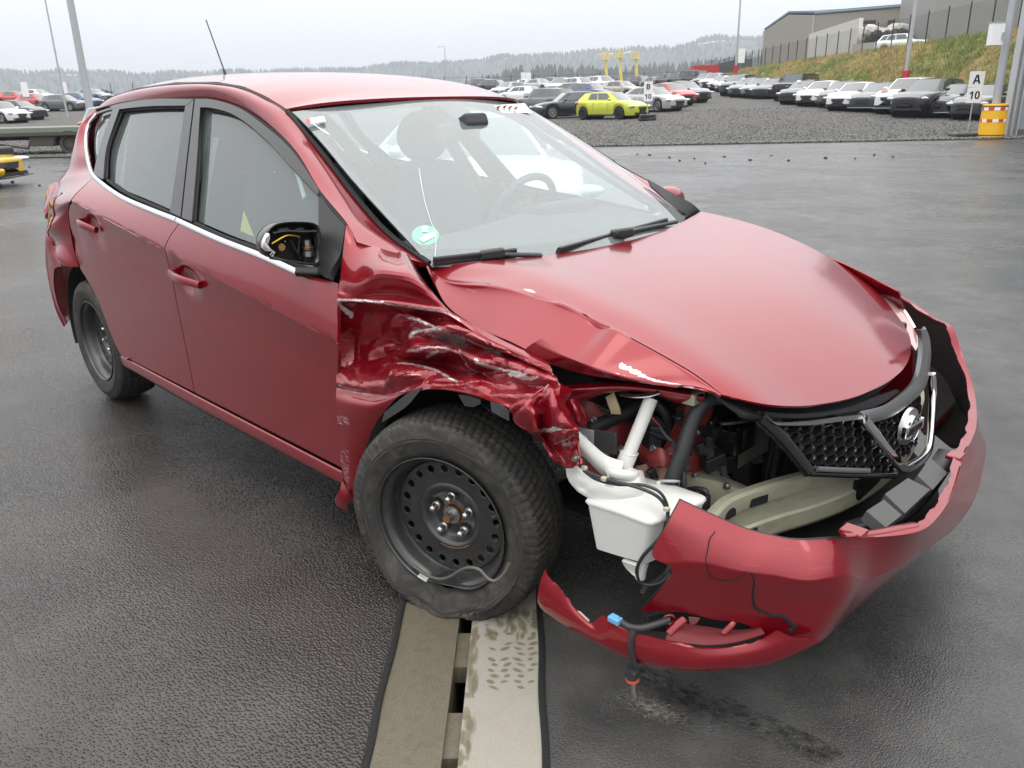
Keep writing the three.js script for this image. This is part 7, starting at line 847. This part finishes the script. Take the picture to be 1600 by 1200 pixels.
// the white car seen through the windows of the wreck
park('sedan', 'white', [-5.668,0.398,-4.301], 0.25, 'white car standing behind the red hatchback, seen through its windows', null, { y: 0, chromeGrille: 1, scale: 0.88 });
{ // yellow wreck at the left edge: only its nose reaches into the picture
  const p = [-18.535,0.39,-0.932], o = buildCar('wrecked_yellow_car', 'hatch', 'amber', { noPlate: 1, darkRim: 1 }), a = Math.atan2(S0[1] - p[2], S0[0] - p[0]); o.position.set(p[0], 0, p[2]); o.rotation.y = -(a - 0.95); o.scale.set(1, 0.72, 1); tag(o, 'yellow wrecked car with its front torn open at the left picture edge', 'car');
  mesh('open_bay', rbox(1.0, 0.3, 1.45, 0.08, 1.42, 0.86, 0), trimM, o); const am = paintOf('amber', ...PC.amber);
  mesh('bumper_wing', loft([[[2.16, 0.30, 0.30], [2.05, 0.30, 0.66], [1.75, 0.32, 0.90]], [[2.20, 0.42, 0.30], [2.08, 0.44, 0.68], [1.76, 0.46, 0.92]], [[2.14, 0.52, 0.32], [2.04, 0.60, 0.66], [1.74, 0.98, 0.90]]], 14, 8, 0.03), am, o); mesh('bumper_vent', rbox(0.05, 0.16, 0.5, 0.03, 2.13, 0.56, 0.46, 0, -0.3, 0.2), trimM, o); mesh('bumper_splitter', loft([[[2.22, 0.24, -0.7], [2.26, 0.24, 0.3], [2.0, 0.25, 0.92]], [[2.1, 0.20, -0.7], [2.14, 0.20, 0.3], [1.9, 0.2, 0.9]]], 14, 3, 0.02), trimM, o); mesh('lamp_rest', rbox(0.16, 0.08, 0.22, 0.02, 1.95, 0.80, 0.52), alloy, o);
}
{ // flatbed trailer behind the tail
  const a = [-30.148,0.794,-5.104], b = [-28.514,0.836,-7.617], o = thing('flatbed_trailer', 'green grey flatbed trailer with a dirty wheel behind the red hatchback', 'trailer', [(a[0] + b[0]) / 2, 0, (a[2] + b[2]) / 2], -Math.atan2(b[2] - a[2], b[0] - a[0])), Lh = Math.hypot(b[0] - a[0], b[2] - a[2]) / 2;
  const bed = std({ color: lin(0.17, 0.20, 0.16), roughness: 0.7 }), dirt = std({ color: lin(0.075, 0.068, 0.055), roughness: 0.85 });
  mesh('deck', rbox(Lh * 2 + 2.4, 0.16, 2.3, 0.02, -0.8, 0.80, 0), bed, o); mesh('side_rail', box(Lh * 2 + 2.4, 0.10, 0.05, -0.8, 0.68, 1.17), dirt, o); mesh('chassis', merge([box(Lh * 2 + 2, 0.22, 0.12, -0.8, 0.60, 0.45), box(Lh * 2 + 2, 0.22, 0.12, -0.8, 0.60, -0.45)]), dirt, o); mesh('storage_box', rbox(0.75, 0.42, 0.5, 0.03, 0.62, 0.52, 0.85), dirt, o); mesh('strut', merge([rod([-1.6, 0.56, 1.05], [0.15, 0.25, 1.05], 0.035), rod([0.15, 0.25, 1.05], [0.3, 0.56, 1.05], 0.035)]), dirt, o); mesh('mudguard', gridGeo(Array.from({ length: 15 }, (_, i) => [0.72, 1.16].map((z) => [1.42 + 0.46 * Math.cos(Math.PI * i / 14), 0.30 + 0.44 * Math.sin(Math.PI * i / 14), z])), 0.02), trimM, o);
  for (const [x, z] of [[1.42, 0.95], [1.42, -0.95], [2.4, 0.95], [2.4, -0.95]]) { const w = new THREE.Group(); w.name = 'wheel'; w.position.set(x, 0.345, z); if (z < 0) w.rotation.y = Math.PI; o.add(w); const g = wheelGeo(0.35); mesh('tyre', g[0], dirt, w); mesh('rim', merge([cyl(0.2, 0.2, 0.05, 24, 0, 0, 0.05, Math.PI / 2), cyl(0.09, 0.1, 0.08, 16, 0, 0, 0.08, Math.PI / 2), ...Array.from({ length: 6 }, (_, k) => cyl(0.02, 0.02, 0.06, 8, 0.14 * Math.cos(k), 0.14 * Math.sin(k), 0.08, Math.PI / 2))]), dirt, w); }
}
// ---------- posts, signs, barrel ----------
const galv = std({ color: lin(0.40, 0.42, 0.44), metalness: 0.35, roughness: 0.5 }), signW = std({ color: lin(0.80, 0.81, 0.82), roughness: 0.5 });
function lamp(p, h, r, label, head, group, dy = 0) { const y = ground(p[0], p[2]) + dy, o = thing('lamp_post', label, 'lamp post', [p[0], y, p[2]], camYaw, group); mesh('pole', cyl(r * 0.6, r, h, 16, 0, h / 2, 0), galv, o); if (head === 'twin') mesh('lamp_head', merge([rbox(0.55, 0.07, 0.2, 0.02, 0.36, h + 0.02, 0), rbox(0.55, 0.07, 0.2, 0.02, -0.36, h + 0.02, 0), box(0.3, 0.05, 0.08, 0, h, 0)]), galv, o); if (head === 'arm') mesh('lamp_head', merge([box(0.8, 0.05, 0.06, 0.4, h, 0), rbox(0.6, 0.08, 0.25, 0.02, 0.9, h, 0)]), galv, o); return o; }
lamp([-31.155,0.748,-8.926], 12, 0.14, 'thick grey lamp post rising out of the picture behind the hatchback tail', null);
lamp([-71.468,1.809,-20.732], 8.7, 0.085, 'slim lamp post with a twin head left of the thick post', 'twin');
lamp([-55.182,3.626,-94.243], 11.5, 0.14, 'lamp post with one arm at the far end of the bank', 'arm'); lamp([-20.09,2.019,-55.77], 10.5, 0.125, 'grey lamp post with a red cover standing behind the row of cars', 'arm');
lamp([-112.586,4.972,-95.832], 8, 0.09, 'tiny lamp post beyond the middle of the red roof', 'arm', null, 0);
{ for (const [p, h, dy, lab] of [[[-20.09,2.019,-55.77], 0.62, 0.1, 'red cover around the foot of the lamp post on the bank'], [[-55.182,3.626,-94.243], 1.1, 0.1, 'red cover around the foot of the far lamp post']]) { const y = ground(p[0], p[2]); top('post_cover', rbox(0.36, h, 0.36, 0.03, p[0], y + dy + h / 2, p[2]), std({ color: lin(0.5, 0.02, 0.03), roughness: 0.5 }), lab, 'post cover'); } }
const signFont = await new FontLoader().loadAsync('fonts/droid/droid_sans_bold.typeface.json');
function rowSign(p, w, h, y0, letter, num, label, base, tilt = 0) {
  const y = ground(p[0], p[2]), o = thing('row_sign', label, 'sign', [p[0], y, p[2]], camYaw + Math.PI), post = galv; mesh('post', cyl(0.018, 0.018, y0 + h * 2 + 0.15, 10, 0, (y0 + h * 2 + 0.15) / 2, 0), post, o);
  [[num, 0], [letter, 1]].forEach(([t, k]) => { const b = mesh('sign_board', rbox(w, h * 0.985, 0.02, 0.004, 0, y0 + h * (k + 0.5), 0.03), signW, o); if (!t) return; const g = new TextGeometry(t, { font: signFont, size: h * (k ? 0.58 : 0.5), depth: 0.004, curveSegments: 5 }); g.computeBoundingBox(); const bb = g.boundingBox; g.translate(-(bb.max.x + bb.min.x) / 2, y0 + h * (k + 0.5) - (bb.max.y + bb.min.y) / 2, 0.042); mesh('lettering', g, blackM, b); });
  if (base) for (let k = 0; k < base; k++) mesh('rubber_base', rbox(0.9 - 0.1 * k, 0.16, 0.45, 0.05, 0, 0.08 + 0.15 * k, 0, 0, 0.2 * k, 0), trimM, o); return o;
}
rowSign([-7.134,0.004,-26.748], 0.46, 0.46, 1.0, 'A', '10', 'white A over 10 row sign on a thin post beside the yellow barrel', 0); rowSign([-24.696,0.025,-34], 0.44, 0.47, 0.95, 'B', '10', 'white B over 10 row sign on a black rubber foot', 2);
rowSign([-75.231,3.286,-76.749], 0.62, 0.55, 1.3, '', '', 'small blank looking white sign, left of two at the back', 0); rowSign([-73.386,3.088,-75.772], 0.62, 0.55, 1.2, '', '', 'small blank looking white sign, right of two at the back', 0); rowSign([-88.977,1.966,-22.911], 0.62, 0.66, 1.25, '', '', 'tilted white sign above the red cars on the left', 0); rowSign([-90.609,2.218,-26.954], 0.5, 0.6, 1.2, '', '', 'white sign at the foot of the slim lamp post', 0); rowSign([-52.68,3.098,-91.084], 0.8, 0.8, 1.5, '', '', 'white sign beside the far lamp post', 0);
top('rubber_mat', (() => { const p = [-7.073,0.053,-26.525]; return rbox(1.0, 0.16, 0.55, 0.07, p[0], 0.08, p[2], 0, camYaw, 0.0); })(), trimM, 'black rubber sign foot lying beside the yellow barrel', 'sign foot');
{ // barrel round the post, with reflective bands
  const p = [-6.464,-0.022,-26.714], o = thing('crash_barrel', 'yellow barrel with red and white bands around the grey post', 'barrel', [p[0], 0, p[2]], 0), yl = std({ color: lin(0.80, 0.44, 0.01), roughness: 0.45 });
  const body = new THREE.LatheGeometry([[0.37, 0], [0.375, 0.03], [0.37, 0.06], [0.36, 0.5], [0.345, 0.98], [0.335, 1.0], [0.14, 1.0]].map((q) => new THREE.Vector2(...q)), 48); mesh('barrel_body', body, yl, o);
  for (const y of [0.52, 0.86]) for (let k = 0; k < 14; k++) { const a0 = k / 14 * 2 * Math.PI, g = gridGeo([y - 0.045, y + 0.045].map((q) => Array.from({ length: 5 }, (_, i) => { const a = a0 + i / 4 * 2 * Math.PI / 14, r = 0.363 - 0.02 * (q - 0.5) + 0.003; return [r * Math.cos(a), q, r * Math.sin(a)]; }))); mesh('reflector', g, k % 2 ? std({ color: lin(0.6, 0.06, 0.02), roughness: 0.4 }) : signW, o); }
  for (const y of [0.10, 0.93]) mesh('strap', at(new THREE.TorusGeometry(y < 0.5 ? 0.374 : 0.353, 0.012, 8, 48), 0, y, 0, Math.PI / 2, 0, 0), trimM, o);
  const q = lamp(p, 9, 0.125, 'grey post standing in the yellow barrel', null); const bx = [-6.617,2.93,-26.132]; const cab = thing('switch_box', 'white switch box fixed high on the grey post', 'box', [bx[0], bx[1] - 0.3, bx[2]], camYaw); mesh('housing', rbox(0.36, 0.60, 0.24, 0.015, 0, 0.3, 0), signW, cab); mesh('lid', rbox(0.38, 0.03, 0.26, 0.008, 0, 0.615, 0), galv, cab); mesh('mount', box(0.1, 0.2, 0.3, -0.16, 0.25, 0), galv, cab);
}
{ // corner of the hall at the right
  const c = [-6.238,-0.041,-27.657], o = thing('hall_corner', 'pale steel column and blue grey wall of the hall at the right edge', 'building', [c[0], 0, c[2]], camYaw + Math.PI); const wallM = std({ color: lin(0.30, 0.33, 0.36), roughness: 0.6, metalness: 0.2 }), colM = std({ color: lin(0.46, 0.48, 0.49), roughness: 0.5 });
  mesh('column', merge([box(0.03, 9, 0.30, -0.15, 4.5, 0), box(0.03, 9, 0.30, 0.17, 4.5, 0), box(0.32, 9, 0.02, 0.01, 4.5, 0)]), colM, o); mesh('column_foot', rbox(0.5, 0.04, 0.45, 0.01, 0.01, 0.02, 0), colM, o); mesh('down_pipe', merge([cyl(0.05, 0.05, 9, 14, -0.02, 4.5, 0.16), cyl(0.062, 0.062, 0.12, 14, -0.02, 3.0, 0.16)]), galv, o);
  for (let k = 0; k < 14; k++) mesh('wall_panel', merge([box(0.36, 9, 0.06, 0.40 + k * 0.38, 4.55, -0.05), box(0.02, 9, 0.07, 0.22 + k * 0.38, 4.55, -0.05)]), wallM, o); for (let k = 0; k < 30; k++) mesh('side_wall_panel', merge([box(0.06, 9, 1.30, 6.1, 4.55, 0.6 + k * 1.34), box(0.07, 9, 0.03, 6.1, 4.55, 1.265 + k * 1.34)]), wallM, o);
  mesh('hall_roof', box(9, 0.3, 42, 10.4, 9.2, 20), galv, o); mesh('plinth', box(5.6, 0.22, 0.12, 2.95, 0.11, -0.03), std({ color: lin(0.12, 0.12, 0.11), roughness: 0.9 }), o);
  top('kerb_strip', box(6.0, 0.02, 1.1, c[0] + NR[0] * 2.6, 0.016, c[2] + NR[1] * 2.6, 0, camYaw, 0), std({ color: lin(0.16, 0.14, 0.11), roughness: 0.9 }), 'muddy strip at the foot of the hall', 'ground', null, 'structure');
}
// ---------- buildings, wall and fence on the bank ----------
const plat = (s, t) => { const [x, z] = st(s, t); return [x, landH(s, t), z]; };
const cladTex = (a, b) => canvasTex(256, 64, (c) => { c.fillStyle = a; c.fillRect(0, 0, 256, 64); for (let i = 0; i < 64; i++) { c.fillStyle = b; c.fillRect(i * 4, 0, 1.2, 64); } });
function wallQuad(a, b, y0, yA, yB, th = 0.3) { const A = [a[0], 0, a[1]], B = [b[0], 0, b[1]]; const P = [[[A[0], y0, A[2]], [B[0], y0, B[2]]], [[A[0], yA, A[2]], [B[0], yB, B[2]]]]; return gridGeo(P, th); }
{
  const o = thing('warehouse', 'grey metal warehouse with a shallow gable on top of the bank', 'building', [0, 0, 0]), wm = std({ map: cladTex('#918d88', '#86827d'), roughness: 0.6 }), rm = std({ color: lin(0.13, 0.19, 0.24), roughness: 0.5 });
  const A = st(104, 36.6), B = st(100, 47.0), C0 = st(116, 34.4), D = st(122, 50), mid = st(110, 35.5), y0 = 4.5;
  mesh('wall', wallQuad(A, B, y0, 10.2, 10.5), wm, o); mesh('gable_wall', (() => gridGeo([[C0, mid, A].map((p) => [p[0], y0, p[1]]), [[C0[0], 9.4, C0[1]], [mid[0], 10.8, mid[1]], [A[0], 10.2, A[1]]]], 0.3))(), wm, o); mesh('rear_wall', wallQuad(C0, D, y0, 9.4, 9.8), wm, o); mesh('end_wall', wallQuad(B, D, y0, 10.5, 9.8), wm, o);
  mesh('roof', gridGeo([[[C0[0], 9.45, C0[1]], [D[0], 9.85, D[1]]], [[mid[0], 10.95, mid[1]], [(B[0] + D[0]) / 2, 11.3, (B[1] + D[1]) / 2]], [[A[0], 10.35, A[1]], [B[0], 10.65, B[1]]]], 0.25), rm, o); mesh('eaves', rod([A[0], 10.36, A[1]], [B[0], 10.66, B[1]], 0.16, 8), rm, o); mesh('down_pipe', rod([A[0], 10.2, A[1]], [A[0], 5, A[1]], 0.10, 8), galv, o);
  const at2 = (k) => [mix(A[0], B[0], k) + NF[0] * -0.4, mix(A[1], B[1], k) + NF[1] * -0.4]; const wq = (k0, k1, ya, yb, m, n) => { const p = at2(k0), q = at2(k1); mesh(n, gridGeo([[[p[0], ya, p[1]], [q[0], ya, q[1]]], [[p[0], yb, p[1]], [q[0], yb, q[1]]]], 0.06), m, o); }; const dk = std({ color: lin(0.05, 0.055, 0.06), roughness: 0.4 });
  wq(0.36, 0.60, 6.9, 9.2, std({ color: lin(0.16, 0.165, 0.17), roughness: 0.5 }), 'shutter_door'); wq(0.365, 0.595, 8.9, 9.3, dk, 'door_head'); wq(0.71, 0.78, 7.6, 9.2, dk, 'window'); wq(0.95, 0.99, 7.6, 9.0, dk, 'window');
}
{
  const o = thing('tall_hall', 'tall plain grey hall rising out of the picture above the bank', 'building', [0, 0, 0]), wm = std({ map: cladTex('#8b8a88', '#82817f'), roughness: 0.6 }), A = st(76, 37.1), B = st(66, 46), D = st(98, 44);
  mesh('wall', wallQuad(A, B, 2, 15, 15), wm, o); mesh('wall', wallQuad(D, A, 2, 15, 15), wm, o); mesh('roof', gridGeo([[[A[0], 15.05, A[1]], [B[0], 15.05, B[1]]], [[D[0], 15.05, D[1]], [st(90, 54)[0], 15.05, st(90, 54)[1]]]], 0.2), wm, o);
}
{ const A = [-41.521,5.555,-85.312], B = [-33.651,5.46,-79.051]; top('concrete_wall', gridGeo([[[A[0], 4.4, A[2]], [B[0], 4.4, B[2]]], [[A[0], 7.35, A[2]], [B[0], 8.0, B[2]]]], 0.4), std({ color: lin(0.50, 0.49, 0.46), roughness: 0.8 }), 'pale concrete wall below the warehouse behind the fence', 'wall'); const C0 = [-30.544,4.366,-70.806], D = [-28.764,4.487,-71.188]; top('concrete_block', gridGeo([[[C0[0], 3.8, C0[2]], [D[0], 3.8, D[2]]], [[C0[0], 5.3, C0[2]], [D[0], 5.4, D[2]]]], 0.5), std({ color: lin(0.40, 0.39, 0.37), roughness: 0.9 }), 'grey concrete block under the white car on the bank', 'block');
  park('suv', 'white', [-27.718,5.235,-75.098], 1.1, 'white car parked up on the bank behind the fence', null, { y: 4.45 });
  const hp = (p, r, n, lab, m, nm) => { const g = []; for (let k = 0; k < n; k++) g.push(at(new THREE.DodecahedronGeometry(r * rr(0.5, 1), 0), p[0] + rr(-1.6, 1.6) * r * 2, p[1] + rr(-0.3, 0.7) * r, p[2] + rr(-1, 1) * r * 2, rnd() * 6, rnd() * 6, 0)); top(nm, merge(g.map((x) => { x.deleteAttribute('uv'); const u = new Float32Array(x.attributes.position.count * 2); x.setAttribute('uv', new THREE.BufferAttribute(u, 2)); return x; })), m, lab, nm.replace('_', ' '), null, 'stuff'); };
  hp([-34.762,6.671,-86.471], 0.9, 26, 'heap of pale rubble in front of the warehouse', std({ color: lin(0.55, 0.54, 0.50), roughness: 0.9 }), 'rubble'); hp([-30.846,6.174,-79.048], 0.5, 40, 'dark heap of brushwood right of the rubble', std({ color: lin(0.05, 0.045, 0.04), roughness: 1 }), 'brushwood'); }
{ // fence along the crest: posts and wire mesh
  const f = thing('fence', 'dark mesh fence with tall posts along the crest of the bank', 'fence', [0, 0, 0]), pm = std({ color: lin(0.02, 0.022, 0.024), roughness: 0.6 }); const meshT = canvasTex(64, 64, (c) => { c.clearRect(0, 0, 64, 64); c.strokeStyle = '#26282a'; c.lineWidth = 3; for (let i = 0; i < 4; i++) { c.beginPath(); c.moveTo(i * 16 + 8, 0); c.lineTo(i * 16 + 8, 64); c.moveTo(0, i * 16 + 8); c.lineTo(64, i * 16 + 8); c.stroke(); } }), mm = std({ map: rep(meshT, 12, 9), transparent: true, roughness: 0.6, opacity: 0.55 });
  let prev = null; for (let s = 38; s < 150; s += 2.6 + s * 0.004) { const q = plat(s, rowT(s) + 8.9); mesh('fence_post', cyl(0.045, 0.045, 2.2, 8, q[0], q[1] + 1.05, q[2]), pm, f); if (prev) mesh('mesh_panel', gridGeo([[[prev[0], prev[1] + 0.05, prev[2]], [q[0], q[1] + 0.05, q[2]]], [[prev[0], prev[1] + 2.0, prev[2]], [q[0], q[1] + 2.0, q[2]]]]), mm, f); prev = q; }
  const f2 = thing('fence', 'thin far fence behind the middle block of cars', 'fence', [0, 0, 0]); prev = null; for (let t = -60; t < 36; t += 3.2) { const q = plat(124, t); mesh('fence_post', cyl(0.05, 0.05, 2.6, 6, q[0], q[1] + 1.25, q[2]), pm, f2); if (prev && t > -30) mesh('rail', rod([prev[0], prev[1] + 2.3, prev[2]], [q[0], q[1] + 2.3, q[2]], 0.015, 5), pm, f2); prev = q; }
  const A = [-71.491,4.026,-106.188], B = [-57.154,4.637,-97.941]; top('dark_shed', gridGeo([[[A[0], 1, A[2]], [B[0], 2, B[2]]], [[A[0], A[1] + 0.7, A[2]], [B[0], B[1] + 1.2, B[2]]]], 2), std({ color: lin(0.05, 0.055, 0.06), roughness: 0.7 }), 'long dark shed beyond the far end of the bank', 'shed'); const R = [-59.022,4.509,-93.197]; top('red_container', rbox(3.2, 1.6, 2, 0.05, R[0], R[1] - 0.2, R[2], 0, camYaw, 0), std({ color: lin(0.40, 0.03, 0.03), roughness: 0.6 }), 'red container behind the boxy black jeep', 'container');
}
// three yellow lifts
for (const [p, lab] of [[[-69.076,3.028,-85.844], 'leftmost of three yellow lifting masts behind the cars'], [[-65.307,2.632,-83.97], 'middle one of three yellow lifting masts'], [[-66.324,3.029,-88.637], 'rightmost of three yellow lifting masts behind the cars']]) { const y = ground(p[0], p[2]), o = thing('lifting_mast', lab, 'lift', [p[0], y, p[2]], camYaw + Math.PI, 'yellow lifting masts'), ym = std({ color: lin(0.72, 0.60, 0.16), roughness: 0.5 }), h = 4.2; mesh('mast', merge([rod([0.25, 0, 0], [-0.15, h, 0], 0.17, 6), rod([0.3, 0, 0.12], [-0.1, h * 0.6, 0.12], 0.19, 6)]), ym, o); const bk = []; for (const yy of [0, 0.45, 0.9]) bk.push(box(1.0, 0.07, 0.07, -0.2, h - 0.5 + yy, 0.35), box(1.0, 0.07, 0.07, -0.2, h - 0.5 + yy, -0.35)); for (const xx of [-0.68, -0.2, 0.28]) bk.push(box(0.07, 0.95, 0.07, xx, h - 0.05, 0.35), box(0.07, 0.95, 0.07, xx, h - 0.05, -0.35)); bk.push(box(1.0, 0.06, 0.7, -0.2, h - 0.5, 0)); mesh('basket', merge(bk), ym, o); mesh('carriage', rbox(1.6, 0.5, 0.9, 0.05, 0.2, 0.35, 0), ym, o); }
// bare shrubs on the left and by the far post
function shrub(p, h, label) { const o = thing('bare_shrub', label, 'shrub', [p[0], ground(p[0], p[2]) - 0.3, p[2]]), g = []; const grow = (a, dir, len, r, d) => { const b = [a[0] + dir[0] * len, a[1] + dir[1] * len, a[2] + dir[2] * len]; g.push(rod(a, b, r, 4, r * 0.6)); if (d > 0) for (let k = 0; k < 3; k++) { const q = [dir[0] + rr(-0.6, 0.6), dir[1] + rr(-0.15, 0.35), dir[2] + rr(-0.6, 0.6)], l = Math.hypot(...q); grow(b, q.map((v) => v / l), len * rr(0.55, 0.8), r * 0.6, d - 1); } }; for (let k = 0; k < 5; k++) grow([rr(-0.4, 0.4), 0, rr(-0.4, 0.4)], [rr(-0.3, 0.3), 0.95, rr(-0.3, 0.3)], h * 0.36, 0.05, 3); mesh('twigs', merge(g), std({ color: lin(0.06, 0.052, 0.045), roughness: 1 }), o); }
shrub([-127.435,2.431,-35.175], 2.2, 'bare shrub left of the slim lamp post'); shrub([-131.106,2.446,-37.149], 1.8, 'lower bare shrub beside the slim lamp post'); shrub([-115.342,2.536,-38.898], 2.2, 'bare shrub behind the big lamp post'); shrub([-118.657,2.634,-41.233], 2.0, 'bare shrub at the tail of the red roof'); shrub([-77.044,3.296,-97.704], 2.2, 'brown shrub behind the yellow lifts'); shrub([-72.43,3.166,-102.386], 2.2, 'brown shrub right of the yellow lifts');

scene.traverse((o) => { if (o.isMesh) { o.castShadow = true; o.receiveShadow = true; } });
renderer.render(scene, camera);
